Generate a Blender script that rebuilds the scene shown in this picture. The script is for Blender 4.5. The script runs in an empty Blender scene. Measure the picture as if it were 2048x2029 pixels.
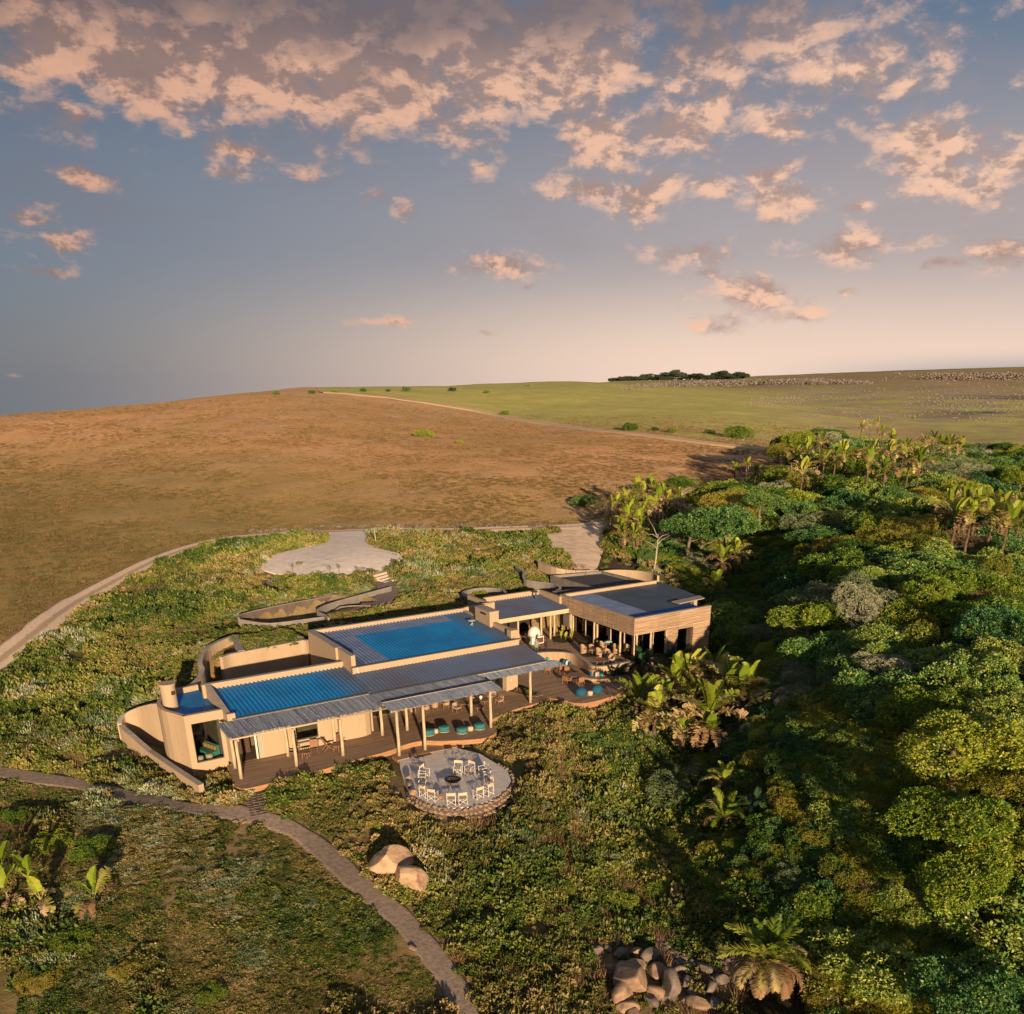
import bpy, bmesh, math, random
import numpy as np
from mathutils import Vector, Matrix
sc = bpy.context.scene
# ------------------------------------------------------------------ camera
F_PX, CX, CY, H_CAM = 1770.0, 1080.0, 1550.0, 28.0     # lens in pixels of a 2048 px wide frame, principal point, height
PITCH = math.radians(24.05)
cam_d = bpy.data.cameras.new('camera'); cam = bpy.data.objects.new('camera', cam_d); sc.collection.objects.link(cam)
cam_d.sensor_width = 36.0; cam_d.sensor_fit = 'HORIZONTAL'
cam_d.lens = 36.0 * F_PX / 2048.0
cam_d.shift_x = (1024.0 - CX) / 2048.0
cam_d.shift_y = (CY - 1014.5) / 2048.0
cam_d.clip_start = 0.5; cam_d.clip_end = 20000
cam.location = (0, 0, H_CAM); cam.rotation_euler = (math.pi / 2 - PITCH, 0, 0)
sc.camera = cam
SUN_AZ = math.radians(-14.5)      # direction the light travels, left of the view
SUN_EL = math.radians(9.0)
# ------------------------------------------------------------------ survey helpers and the terrain
sP, cP = math.sin(PITCH), math.cos(PITCH)
def ray(px, py):
    a = (px - CX) / F_PX; b = -(py - CY) / F_PX
    return np.array([a, cP + b * sP, -sP + b * cP])
def at_z(px, py, z):
    d = ray(px, py); t = (z - H_CAM) / d[2]
    return np.array([0, 0, H_CAM]) + d * t
def at_r(px, py, r):
    d = ray(px, py); t = r / math.hypot(d[0], d[1])
    return np.array([0, 0, H_CAM]) + d * t
BA = math.radians(33.3); BO = (-22.97, 62.03)           # the lodge's own axes: u along the front, v to the back
bu = np.array([math.cos(BA), math.sin(BA)]); bv = np.array([-math.sin(BA), math.cos(BA)])
def uv_of(x, y):
    dx = x - BO[0]; dy = y - BO[1]
    return dx * bu[0] + dy * bu[1], dx * bv[0] + dy * bv[1]
def W(u, v, z=0.0):
    return np.array([BO[0] + bu[0] * u + bv[0] * v, BO[1] + bu[1] * u + bv[1] * v, z])
CZ = [  # picture position and height of ground points
 (0,1535,-.8),(0,1450,.2),(0,1320,1.8),(160,1200,3.2),(400,1090,5.4),(520,1072,6.0),(0,1200,3.6),(0,1060,6.2),(0,950,8.5),
 (150,1560,-.9),(300,1590,-1.0),(440,1625,-1.1),(600,1650,-1.6),(700,1770,-2.5),(850,1880,-3.4),(950,2029,-4.5),
 (0,1700,-1.6),(0,1850,-2.6),(0,2029,-4.2),(150,1620,-1.3),(250,1750,-1.7),(400,1850,-2.5),(300,2029,-4.0),(600,1980,-4.0),(450,1700,-1.6),
 (100,1380,1.2),(250,1400,1.0),(200,1300,2.6),(330,1240,3.6),(440,1180,4.6),(300,1500,-.3),(350,1560,-.9),
 (520,1660,-1.5),(650,1600,-1.4),(900,1700,-2.2),(1000,1650,-1.9),(1100,1600,-1.7),(1150,1500,-1.6),(1100,1800,-3.2),(1250,1700,-3.9),(1000,1900,-3.8),(1250,2000,-4.8),(1400,1900,-4.6),
 (1340,1600,-3.6),(1390,1480,-2.4),(1500,1350,.2),(1480,1230,.6),(1380,1180,2.4),(1300,1120,3.6),(1340,1060,4.6),
 (1600,1600,-.2),(1600,1300,3.2),(1800,1400,4.2),(1800,1900,-2.6),(2048,2029,-4.8),(2048,1700,.6),(2048,1400,4.8),(1850,1150,7.6),(1600,1080,6.6),
 (660,1060,6.4),(560,1100,6.2),(660,1150,6.1),(780,1120,6.1),(1100,1058,6.0),(1200,1052,5.9),(1170,1110,5.0),(900,1080,5.8),(900,1140,5.0),(700,1190,4.9),(800,1200,4.3),(560,1200,4.5),(450,1240,3.9),
 (400,960,9.5),(700,930,10.8),(1000,960,9.8),(1100,920,11.0),(1300,960,8.4),(1500,930,8.0),(1700,960,9.4),(2048,1020,8.6),(2048,1180,7.2),
]
CR = [  # picture position and distance of ridge points, far land
 (0,832,430),(100,825,440),(200,819,460),(300,811,480),(400,801,500),(500,789,530),(580,783,560),(680,782,600),(800,778,640),(1000,768,720),(1100,765,760),(1220,767,780),
 (1000,830,420),(1250,860,330),(1500,900,280),(1400,800,560),(1300,780,700),(1600,850,420),(1700,880,380),
 (1500,772,1300),(1700,768,1300),(1900,775,1200),(2048,780,1200),(1600,800,900),(1800,810,800),(2000,830,650),(2048,860,480),
 (1350,762,2200),(1500,757,2200),(1230,764,2200),(1650,752,2400),(1740,744,3200),(1900,739,3300),(2048,735,3400),
]
CD = [  # azimuth in degrees, distance, height: land out of sight behind the ridges and at the sides
 (-38,700,-20),(-30,700,-16),(-20,800,-12),(-12,900,-8),(-38,1500,-60),(-25,1600,-60),(-12,1700,-50),(-3,1300,10),(-2,1900,0),(-3,3600,-80),(8,3400,18),(-25,4000,-140),(-38,4000,-140),
 (-45,60,0),(-45,120,4),(-50,300,6),(50,60,-2),(50,120,5),(50,400,8),(50,1500,34),(50,3400,70),(30,5200,60),(10,5200,-20),(-10,5200,-150),(-38,5200,-160),(50,5200,60),
 (-55,25,-6),(0,25,-7.5),(55,25,-8),(-55,12,-9),(0,12,-10),(55,12,-10),
]
_pts = [at_z(*c) for c in CZ] + [at_r(*c) for c in CR] + [np.array([r * math.sin(math.radians(a)), r * math.cos(math.radians(a)), z]) for a, r, z in CD]
_pts += [np.array([-6., 56., -1.35]), np.array([-1., 59., -1.3]), np.array([-10.5, 57.5, -1.2]), np.array([0., 62.5, -1.1])]
for (u, v, z) in [(-6,2,-.7),(-4,7,-.2),(0,-3,-.75),(-1.5,-2,-.8),(4,-2.8,-.6),(8,-2.4,-.6),(12,-2.6,-.75),(18,-3.6,-.7),(22.5,-2,-.65),(25,.8,-.5),(29,1.2,-.6),(24,-7,-1.0),(31,-1,-.8),(34,-1.8,-1.0),(38,-.5,-1.2),(44,-1,-1.6),(50,0,-1.6),(56,4,-1.4),(57,10,-.4),(58,18,1.8),(50,24,3.2),(40,28,4.2),(30,22,4.1),(20,22,4.2),(8,26,4.4),(14,36,4.9),(24,36,4.9),(-1,16,2.6),(12,6,-.8),(25,8,-.8),(35,10,-.6),(48,12,-.5),(22,14,1.5)]:
    _pts.append(W(u, v, z))
_pts = np.array(_pts)
def _qs(x, y):
    r = np.hypot(x, y)
    return np.arctan2(x, y) * 2.2, np.log(np.maximum(r, 6.0))
_qx, _qy = _qs(_pts[:, 0], _pts[:, 1])
def _phi(d2): return 0.5 * d2 * np.log(d2 + 1e-12)
_n = len(_pts)
_d2 = (_qx[:, None] - _qx[None]) ** 2 + (_qy[:, None] - _qy[None]) ** 2
_K = _phi(_d2) + np.eye(_n) * 2e-4
_Pm = np.c_[np.ones(_n), _qx, _qy]
_sol = np.linalg.solve(np.block([[_K, _Pm], [_Pm.T, np.zeros((3, 3))]]), np.r_[_pts[:, 2], np.zeros(3)])
def _vnoise(x, y, s, seed):
    "smooth value noise"
    x = np.asarray(x, float) / s + 517.3 * seed; y = np.asarray(y, float) / s + 131.7 * seed
    xi = np.floor(x).astype(np.int64); yi = np.floor(y).astype(np.int64); fx = x - xi; fy = y - yi
    fx = fx * fx * (3 - 2 * fx); fy = fy * fy * (3 - 2 * fy)
    def h(a, b):
        n = (a * 374761393 + b * 668265263 + seed * 974634777) & 0xffffffff
        n = ((n ^ (n >> 13)) * 1274126177) & 0xffffffff
        return ((n ^ (n >> 16)) & 0xffff) / 65535.0
    return (h(xi, yi) * (1 - fx) + h(xi + 1, yi) * fx) * (1 - fy) + (h(xi, yi + 1) * (1 - fx) + h(xi + 1, yi + 1) * fx) * fy
def fbm(x, y, s, seed, o=4):
    t = 0; a = 1; w = 0
    for k in range(o):
        t = t + a * _vnoise(x, y, s / 2 ** k, seed + k * 7); w += a; a *= .5
    return t / w
def ground(x, y):
    x = np.atleast_1d(np.asarray(x, float)); y = np.atleast_1d(np.asarray(y, float))
    qx, qy = _qs(x, y); out = np.zeros(x.shape).ravel(); qx = qx.ravel(); qy = qy.ravel()
    for i in range(0, len(qx), 20000):
        a, b = qx[i:i + 20000], qy[i:i + 20000]
        d2 = (a[:, None] - _qx[None]) ** 2 + (b[:, None] - _qy[None]) ** 2
        out[i:i + 20000] = _phi(d2) @ _sol[:_n] + _sol[_n] + _sol[_n + 1] * a + _sol[_n + 2] * b
    out = out.reshape(x.shape)
    r = np.hypot(x, y)
    out = out + (fbm(x, y, 60, 3) - .5) * np.clip((r - 160) / 300, 0, 1) * 2.6
    return out
def g1(x, y): return float(ground(x, y)[0])
def on_ground(px, py, h=0.0):
    "where the sight line through a picture point meets the ground raised by h"
    d = ray(px, py); ts = np.exp(np.linspace(math.log(20), math.log(4500), 500))
    X = d[0] * ts; Y = d[1] * ts; Z = H_CAM + d[2] * ts
    g = ground(X, Y) + h; s = Z - g
    i = int(np.argmax(s < 0)) if (s < 0).any() else len(ts) - 1
    lo, hi = ts[max(i - 1, 0)], ts[i]
    ts = np.linspace(lo, hi, 40); g = ground(d[0] * ts, d[1] * ts); s = H_CAM + d[2] * ts - g - h
    k = int(np.argmax(s < 0)) if (s < 0).any() else len(ts) - 1; k = max(k, 1)
    f = s[k-1] / (s[k-1] - s[k]) if s[k-1] != s[k] else 1.0; hi = ts[k-1] + (ts[k] - ts[k-1]) * min(max(f, 0), 1)
    return np.array([d[0] * hi, d[1] * hi, g[k-1] + (g[k] - g[k-1]) * min(max(f, 0), 1)])
# ------------------------------------------------------------------ world, sun
def look_az_el(px, py):
    d = ray(px, py); return math.atan2(d[0], d[1]), math.atan2(d[2], math.hypot(d[0], d[1]))
w = bpy.data.worlds.new('World'); sc.world = w; w.use_nodes = True
nt = w.node_tree; nt.nodes.clear(); N = nt.nodes; Lk = nt.links
def nn(t, **k):
    n = N.new(t)
    for a, b in k.items():
        if a == 'ins':
            for i, v in b.items():
                if hasattr(v, 'is_output'): Lk.new(v, n.inputs[i])
                else: n.inputs[i].default_value = v
        else: setattr(n, a, b)
    return n
def M(op, a, b=0.0, c=0.0, clamp=False):
    n = nn('ShaderNodeMath', operation=op, use_clamp=clamp, ins={0: a, 1: b} if op not in ('MULTIPLY_ADD', 'COMPARE', 'SMOOTH_MIN', 'SMOOTH_MAX') else {0: a, 1: b, 2: c}); return n.outputs[0]
def VM(op, a, b=(0, 0, 0), c=(0, 0, 0)):
    n = nn('ShaderNodeVectorMath', operation=op); 
    for i, v in enumerate((a, b, c)):
        if i == 2 and op != 'MULTIPLY_ADD': break
        if hasattr(v, 'is_output'): Lk.new(v, n.inputs[i])
        else: n.inputs[i].default_value = v
    return n.outputs['Value'] if op in ('LENGTH', 'DOT_PRODUCT') else n.outputs[0]
def MIX(f, a, b):
    n = nn('ShaderNodeMix', data_type='RGBA')
    for i, v in ((0, f), (6, a), (7, b)):
        if hasattr(v, 'is_output'): Lk.new(v, n.inputs[i])
        else: n.inputs[i].default_value = v if i == 0 else (*v, 1) if len(v) == 3 else v
    return n.outputs[2]
def MR(v, a, b, c=0.0, d=1.0, smooth=True):
    n = nn('ShaderNodeMapRange', interpolation_type='SMOOTHSTEP' if smooth else 'LINEAR', ins={0: v, 1: a, 2: b, 3: c, 4: d}); return n.outputs[0]
def NZ(vec, scale, detail=6, rough=.55, dist=0.0):
    n = nn('ShaderNodeTexNoise', ins={'Vector': vec, 'Scale': scale, 'Detail': detail, 'Roughness': rough, 'Distortion': dist}); return n.outputs['Fac']
tc = nn('ShaderNodeTexCoord'); sep = nn('ShaderNodeSeparateXYZ', ins={0: tc.outputs['Generated']})
dx_, dy_, dz_ = sep.outputs
AZ = M('ARCTAN2', dx_, dy_); EL = M('ARCSINE', dz_)
P2 = nn('ShaderNodeCombineXYZ', ins={0: AZ, 1: EL}).outputs[0]
# clear-sky colour: blue-grey above, warm peach low on the right
rt = MR(AZ, -.62, .42)
c_hi = MIX(rt, (.090, .145, .225), (.125, .205, .320))
c_mid = MIX(rt, (.170, .220, .310), (.56, .47, .47))
c_lo = MIX(MR(AZ, -.55, .20), (.205, .225, .270), (1.14, .84, .68))
c1_ = MIX(MR(EL, .005, .125), c_lo, c_mid)
gradc = MIX(MR(EL, .11, .31), c1_, c_hi)
gradc = MIX(M('MULTIPLY', MR(EL, .03, .0), MR(AZ, .18, .5)), gradc, (.40, .42, .47))
sky = nn('ShaderNodeTexSky', sky_type='NISHITA', sun_disc=False, sun_elevation=SUN_EL, sun_rotation=SUN_AZ + math.pi, altitude=30)
skyc = VM('SCALE', sky.outputs[0]); skyc.node.inputs['Scale'].default_value = .08
base = MIX(.12, gradc, skyc)
CL = [  # clouds in view: picture centre x, y, half sizes, weight
 (640,60,600,130,1.6),(300,110,260,80,1.25),(400,130,300,80,1.1),(850,130,240,80,1.05),(1000,120,180,100,.9),(30,130,60,35,.7),(60,120,30,30,.3),(135,220,95,38,1.0),(385,275,32,18,.7),(150,350,66,20,.85),(490,305,85,30,1.0),(470,355,70,20,.75),(620,355,50,22,.7),(745,398,45,18,.75),(795,430,30,26,.75),(955,345,38,26,.75),(785,280,34,16,.6),
 (40,430,75,30,.9),(125,480,60,30,.95),(110,540,85,26,.7),(1010,535,75,24,1.0),(1050,572,40,12,.7),(775,643,66,11,.75),(980,668,24,11,.7),(1205,290,80,60,.95),(1185,375,75,25,.95),(1275,390,60,38,1.0),(1410,378,55,22,.75),(1340,245,110,48,1.0),(1460,180,50,40,.75),(1510,60,50,35,.6),
 (1690,145,95,50,1.05),(1800,185,60,28,.85),(1545,245,70,32,.85),(1560,345,50,18,.8),(1580,405,60,30,.95),(1620,435,40,14,.6),(1710,420,22,12,.8),(1725,495,95,24,.95),(1810,500,60,13,.65),(1880,530,50,12,.75),(1395,505,60,30,.9),(1400,550,38,16,.7),(1500,590,70,32,.95),(1590,625,60,20,.85),(1440,650,36,20,.9),
 (1865,310,95,50,1.05),(1870,375,90,32,.95),(1965,390,40,36,.95),(2030,330,60,35,.85),(1985,250,50,40,.65),(2010,505,60,24,.9),(1690,578,50,12,.55),(1800,265,25,40,.5),(1230,90,120,70,.8),(1250,160,60,40,.6),(1780,60,30,18,.5),(2035,175,25,18,.6),(30,745,50,10,.2)]
big = NZ(P2, 3.2, 2, .5)
warpn = nn('ShaderNodeTexNoise', ins={'Vector': P2, 'Scale': 9.0, 'Detail': 4.0, 'Roughness': .6})
wv = VM('MULTIPLY_ADD', VM('SUBTRACT', warpn.outputs['Color'], (.5, .5, .5)), (.055, .030, 0), P2)
def blobs(pv):
    acc = None; top = None
    for (x, y, a, b, wt) in CL:
        if x > 1060: a *= 1.22; b *= 1.22; wt += .10
        az, el = look_az_el(x, y); az1, _ = look_az_el(x + a, y); _, el1 = look_az_el(x, y - b)
        sx = 1 / (1.3 * abs(az1 - az)); sy = 1 / (1.3 * abs(el1 - el))
        l = VM('LENGTH', VM('MULTIPLY_ADD', pv, (sx, sy, 0), (-az * sx, -el * sy, 0)))
        v = M('SUBTRACT', wt, M('MULTIPLY', l, .9))
        acc = v if acc is None else M('MAXIMUM', acc, v)
    return acc
cov = blobs(wv)
# outside the frame the same broken cloud goes on
oz = M('MAXIMUM', MR(M('ABSOLUTE', AZ), .60, .80), MR(EL, .30, .38))
field_ = M('MULTIPLY_ADD', NZ(P2, 3.0, 3, .5), 3.2, -1.45)
cov = M('ADD', M('MULTIPLY', cov, M('SUBTRACT', 1.0, oz)), M('MULTIPLY', field_, oz))
def dens(pv, c):
    s2 = VM('MULTIPLY', pv, (1.0, 1.75, 1.0))
    n = NZ(s2, 16.0, 9, .62, .25); m = NZ(s2, 60.0, 5, .6)
    return M('ADD', c, M('MULTIPLY_ADD', n, 3.3, M('MULTIPLY_ADD', m, .9, -2.15)))
d0 = dens(P2, cov)
up = VM('ADD', P2, (.006, -.012, 0.0))
d1 = dens(up, cov)
alpha = MR(d0, -.05, .95)
lit = MR(M('SUBTRACT', d0, d1), -.20, .34)
bigs = MR(NZ(VM('MULTIPLY', P2, (1, 1.6, 1)), 7.5, 3, .5), .38, .62)
# the big bank over the top is grey on its upper side
az0, el0 = look_az_el(640, 105)
topd = M('MULTIPLY', MR(M('ADD', EL, M('MULTIPLY_ADD', NZ(P2, 9.0, 4, .6), .09, -.045)), el0 - .022, el0 + .035), MR(AZ, .42, .15))
dark = M('MAXIMUM', M('MULTIPLY', topd, .88), M('MULTIPLY', MR(d0, .75, 1.9), M('MULTIPLY', bigs, .8)), clamp=True)
lf = M('MULTIPLY', M('MULTIPLY_ADD', lit, .74, .30), M('SUBTRACT', 1.0, dark), clamp=True)
cl_sh = MIX(rt, (.125, .108, .130), (.25, .205, .22))
cl_lt = MIX(rt, (.82, .45, .30), (1.08, .67, .47))
clc = MIX(lf, cl_sh, cl_lt)
veil = M('MULTIPLY', MR(NZ(VM('MULTIPLY', wv, (1, 2.2, 1)), 5.5, 7, .62), .42, .70), MR(EL, .05, .16))
base = MIX(M('MULTIPLY', veil, .34), base, MIX(rt, (.21, .185, .22), (.44, .34, .34)))
final = MIX(M('MULTIPLY', alpha, .93), base, clc)
bg = nn('ShaderNodeBackground', ins={0: final, 1: .47})
Lk.new(bg.outputs[0], nn('ShaderNodeOutputWorld').inputs[0])
w.cycles.sampling_method = 'MANUAL'; w.cycles.sample_map_resolution = 512
sd = bpy.data.lights.new('sun', 'SUN'); sun = bpy.data.objects.new('sun', sd); sc.collection.objects.link(sun)
sd.energy = 5.0; sd.angle = math.radians(.9); sd.color = (1.0, .70, .42)
ldir = Vector((math.sin(SUN_AZ) * math.cos(SUN_EL), math.cos(SUN_AZ) * math.cos(SUN_EL), -math.sin(SUN_EL)))
sun.rotation_euler = ldir.to_track_quat('-Z', 'Y').to_euler(); sun.location = (60, -120, 60)
sc.view_settings.view_transform = 'Standard'; sc.view_settings.look = 'None'; sc.view_settings.gamma = 1.0
sc.view_settings.use_curve_mapping = False; sc.view_settings.exposure = .90
sc.cycles.max_bounces = 5; sc.cycles.diffuse_bounces = 2; sc.cycles.glossy_bounces = 2; sc.cycles.transparent_max_bounces = 6
sc.cycles.use_adaptive_sampling = True
# ------------------------------------------------------------------ object helpers
C = sc.collection
class MB:
    def __init__(s): s.v = []; s.f = []; s.m = []
    def add(s, vs, fs, mi=0):
        o = len(s.v); s.v += [tuple(map(float, p)) for p in vs]
        s.f += [tuple(i + o for i in q) for q in fs]; s.m += [mi] * len(fs); return s
    def box(s, x0, x1, y0, y1, z0, z1, mi=0):
        return s.add([(x0,y0,z0),(x1,y0,z0),(x1,y1,z0),(x0,y1,z0),(x0,y0,z1),(x1,y0,z1),(x1,y1,z1),(x0,y1,z1)],
                     [(0,3,2,1),(4,5,6,7),(0,1,5,4),(1,2,6,5),(2,3,7,6),(3,0,4,7)], mi)
    def hexa(s, b, t, mi=0):
        return s.add(list(b) + list(t), [(0,3,2,1),(4,5,6,7),(0,1,5,4),(1,2,6,5),(2,3,7,6),(3,0,4,7)], mi)
    def prism(s, poly, z0, z1, mi=0):
        n = len(poly); a = sum(poly[i][0] * poly[(i+1) % n][1] - poly[(i+1) % n][0] * poly[i][1] for i in range(n))
        if a < 0: poly = poly[::-1]
        zt = z1 if callable(z1) else (lambda x, y: z1)
        vs = [(x, y, z0) for x, y in poly] + [(x, y, zt(x, y)) for x, y in poly]
        return s.add(vs, [tuple(range(n))[::-1], tuple(range(n, 2*n))] + [(i, (i+1) % n, n + (i+1) % n, n + i) for i in range(n)], mi)
    def strip(s, pts, th, z0, ztop, mi=0, closed=False):
        "wall along a line of points, thickness th, level base z0, top height per point"
        n = len(pts); P = [np.array(p[:2], float) for p in pts]
        zt = ztop if hasattr(ztop, '__len__') else [ztop] * n; zb = z0 if hasattr(z0, '__len__') else [z0] * n
        L, R = [], []
        for i in range(n):
            a = P[i-1] if (i > 0 or closed) else P[i]; b = P[(i+1) % n] if (i < n-1 or closed) else P[i]
            t = b - a; t = t / (np.linalg.norm(t) + 1e-9); nr = np.array([-t[1], t[0]]) * th / 2
            L.append(P[i] + nr); R.append(P[i] - nr)
        vs = []
        for i in range(n):
            vs += [(*L[i], zb[i]), (*R[i], zb[i]), (*R[i], zt[i]), (*L[i], zt[i])]
        fs = []
        for i in range(n if closed else n - 1):
            a = 4 * i; b = 4 * ((i + 1) % n)
            fs += [(a+1, b+1, b+2, a+2), (a, a+3, b+3, b), (a+3, a+2, b+2, b+3), (a, b, b+1, a+1)]
        if not closed: fs += [(0, 1, 2, 3), (4*n-4, 4*n-1, 4*n-2, 4*n-3)]
        return s.add(vs, fs, mi)
    def tube(s, pts, r, n=8, mi=0, cap=True):
        pts = [Vector(p) for p in pts]; k = len(pts); rr = r if hasattr(r, '__len__') else [r] * k
        vs = []; up = None
        for i, p in enumerate(pts):
            t = (pts[min(i+1, k-1)] - pts[max(i-1, 0)]).normalized()
            if up is None: up = t.orthogonal().normalized()
            up = (up - t * up.dot(t)).normalized(); q = t.cross(up)
            for j in range(n):
                a = 2 * math.pi * j / n; vs.append(p + (up * math.cos(a) + q * math.sin(a)) * rr[i])
        fs = [(i*n + j, i*n + (j+1) % n, (i+1)*n + (j+1) % n, (i+1)*n + j) for i in range(k-1) for j in range(n)]
        if cap: fs += [tuple(range(n))[::-1], tuple(range((k-1)*n, k*n))]
        return s.add(vs, fs, mi)
    def lathe(s, c, prof, n=20, mi=0, sx=1, sy=1):
        vs = []; k = len(prof)
        for r, z in prof:
            for j in range(n):
                a = 2 * math.pi * j / n; vs.append((c[0] + r * sx * math.cos(a), c[1] + r * sy * math.sin(a), c[2] + z))
        fs = [(i*n + j, i*n + (j+1) % n, (i+1)*n + (j+1) % n, (i+1)*n + j) for i in range(k-1) for j in range(n)]
        fs += [tuple(range(n))[::-1], tuple(range((k-1)*n, k*n))]
        return s.add(vs, fs, mi)
    def wall_u(s, u0, u1, v0, v1, z0, z1, holes=(), mi=0):
        "wall running along u with rectangular openings (ua, ub, za, zb)"
        us = sorted({u0, u1} | {h[0] for h in holes} | {h[1] for h in holes}); zs = sorted({z0, z1} | {h[2] for h in holes} | {h[3] for h in holes})
        for a, b in zip(us, us[1:]):
            for c, d in zip(zs, zs[1:]):
                mu, mz = (a+b)/2, (c+d)/2
                if not any(h[0] < mu < h[1] and h[2] < mz < h[3] for h in holes): s.box(a, b, v0, v1, c, d, mi)
        return s
def obj(name, mb, mat, parent=None, smooth=False, loc=None, kind=None, label=None, bevel=0):
    me = bpy.data.meshes.new(name); me.from_pydata(mb.v, [], mb.f)
    for m in (mat if isinstance(mat, (list, tuple)) else [mat]): me.materials.append(m)
    if any(mb.m): me.polygons.foreach_set('material_index', mb.m)
    if smooth: me.polygons.foreach_set('use_smooth', [True] * len(mb.f))
    me.update()
    o = bpy.data.objects.new(name, me); C.objects.link(o)
    if loc is not None: o.location = loc
    if parent: o.parent = parent
    if kind: o['kind'] = kind
    if label: o['label'] = label
    if bevel:
        b = o.modifiers.new('bevel', 'BEVEL'); b.width = bevel; b.segments = 2; b.limit_method = 'ANGLE'
    return o
def tag(o, label, cat, group=None):
    o['label'] = label; o['category'] = cat
    if group: o['group'] = group
    return o
def thing(name, label, cat, loc=(0, 0, 0), rz=0.0, group=None):
    o = bpy.data.objects.new(name, None); C.objects.link(o); o.location = loc; o.rotation_euler = (0, 0, rz); o.empty_display_size = .3
    return tag(o, label, cat, group)
_kids = {}
def kids(o):
    return [c for c in bpy.data.objects if c.parent == o]
class Proto:
    "a thing built once; later ones are copies of it and of its parts, sharing mesh data"
    def __init__(s, root): s.root = root; s.used = False; s.tree = [(c, kids(c)) for c in kids(root)]
    def put(s, loc, rz=0.0, label=None, group=None, scale=1.0, tilt=(0, 0)):
        if not s.used: r = s.root; s.used = True
        else:
            r = s.root.copy(); C.objects.link(r)
            for c, gs in s.tree:
                d = c.copy(); C.objects.link(d); d.parent = r
                for g in gs:
                    e = g.copy(); C.objects.link(e); e.parent = d
        r.location = loc; r.rotation_euler = (tilt[0], tilt[1], rz)
        r.scale = (scale,) * 3 if not hasattr(scale, '__len__') else scale
        if label: r['label'] = label
        if group: r['group'] = group
        elif 'group' in r and label and s.used and r is not s.root: pass
        return r
# ------------------------------------------------------------------ materials
ALB = 1.0
def alb(c): return tuple(q * ALB for q in c)
def mat(name, col, rough=.8, col2=None, scale=3.0, detail=6, bump=0.0, bscale=None, spec=.3, metal=0.0, stretch=(1, 1, 1), coord='Object', contrast=(.35, .65)):
    global N, Lk
    col = alb(col); col2 = alb(col2) if col2 else None
    m = bpy.data.materials.new(name); m.use_nodes = True; t = m.node_tree; t.nodes.clear(); N, Lk = t.nodes, t.links
    b = nn('ShaderNodeBsdfPrincipled', ins={'Base Color': (*col, 1), 'Roughness': rough, 'Metallic': metal, 'Specular IOR Level': spec})
    o = nn('ShaderNodeOutputMaterial', ins={0: b.outputs[0]})
    tcn = nn('ShaderNodeTexCoord'); mp = VM('MULTIPLY', tcn.outputs[coord], stretch)
    if col2:
        f = MR(NZ(mp, scale, detail, .6), contrast[0], contrast[1])
        Lk.new(MIX(f, col, col2), b.inputs['Base Color'])
    if bump:
        bn = nn('ShaderNodeBump', ins={'Strength': min(1, bump * 4), 'Distance': bump, 'Height': NZ(mp, bscale or scale * 4, 5, .6)})
        Lk.new(bn.outputs[0], b.inputs['Normal'])
    return m
def leafmat(name, cols, rough=.45, transl=.25, patch=.12, spec=.35):
    "foliage: colours vary from plant to plant and in patches over the land"
    global N, Lk
    m = bpy.data.materials.new(name); m.use_nodes = True; t = m.node_tree; t.nodes.clear(); N, Lk = t.nodes, t.links
    cols = [alb(c) for c in cols]; oi = nn('ShaderNodeObjectInfo')
    tcn = nn('ShaderNodeTexCoord')
    f = M('ADD', M('MULTIPLY', NZ(oi.outputs['Location'], patch, 3, .6), 1.5), M('MULTIPLY', oi.outputs['Random'], .5))
    f = M('ADD', f, M('MULTIPLY_ADD', NZ(tcn.outputs['Object'], 2.3, 3, .6), .7, -1.05))
    f = M('ADD', f, M('MULTIPLY', nn('ShaderNodeAttribute', attribute_name='tw').outputs['Fac'], .42))
    cr = nn('ShaderNodeValToRGB', ins={0: f}); e = cr.color_ramp.elements
    for i, c in enumerate(cols):
        p = i / (len(cols) - 1) * .7 + .15
        if i < 2: e[i].position = p; e[i].color = (*c, 1)
        else: x = e.new(p); x.color = (*c, 1)
    b = nn('ShaderNodeBsdfPrincipled', ins={'Base Color': cr.outputs[0], 'Roughness': rough, 'Specular IOR Level': spec})
    tr = nn('ShaderNodeBsdfTranslucent', ins={0: cr.outputs[0]})
    mx = nn('ShaderNodeMixShader', ins={0: transl, 1: b.outputs[0], 2: tr.outputs[0]})
    nn('ShaderNodeOutputMaterial', ins={0: mx.outputs[0]})
    return m
# ------------------------------------------------------------------ the land
def inpoly(x, y, poly):
    x = np.asarray(x); y = np.asarray(y); r = np.zeros(x.shape, bool); n = len(poly)
    for i in range(n):
        x1, y1 = poly[i][:2]; x2, y2 = poly[(i + 1) % n][:2]
        c = (y1 > y) != (y2 > y)
        with np.errstate(divide='ignore', invalid='ignore'):
            r ^= c & (x < (x2 - x1) * (y - y1) / (y2 - y1 + 1e-12) + x1)
    return r
def pdist(x, y, pts, closed=False):
    d = np.full(np.asarray(x).shape, 1e9); n = len(pts)
    for i in range(n if closed else n - 1):
        ax, ay = pts[i][:2]; bx, by = pts[(i + 1) % n][:2]; vx, vy = bx - ax, by - ay
        t = np.clip(((x - ax) * vx + (y - ay) * vy) / (vx * vx + vy * vy + 1e-9), 0, 1)
        d = np.minimum(d, np.hypot(x - ax - t * vx, y - ay - t * vy))
    return d
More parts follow.
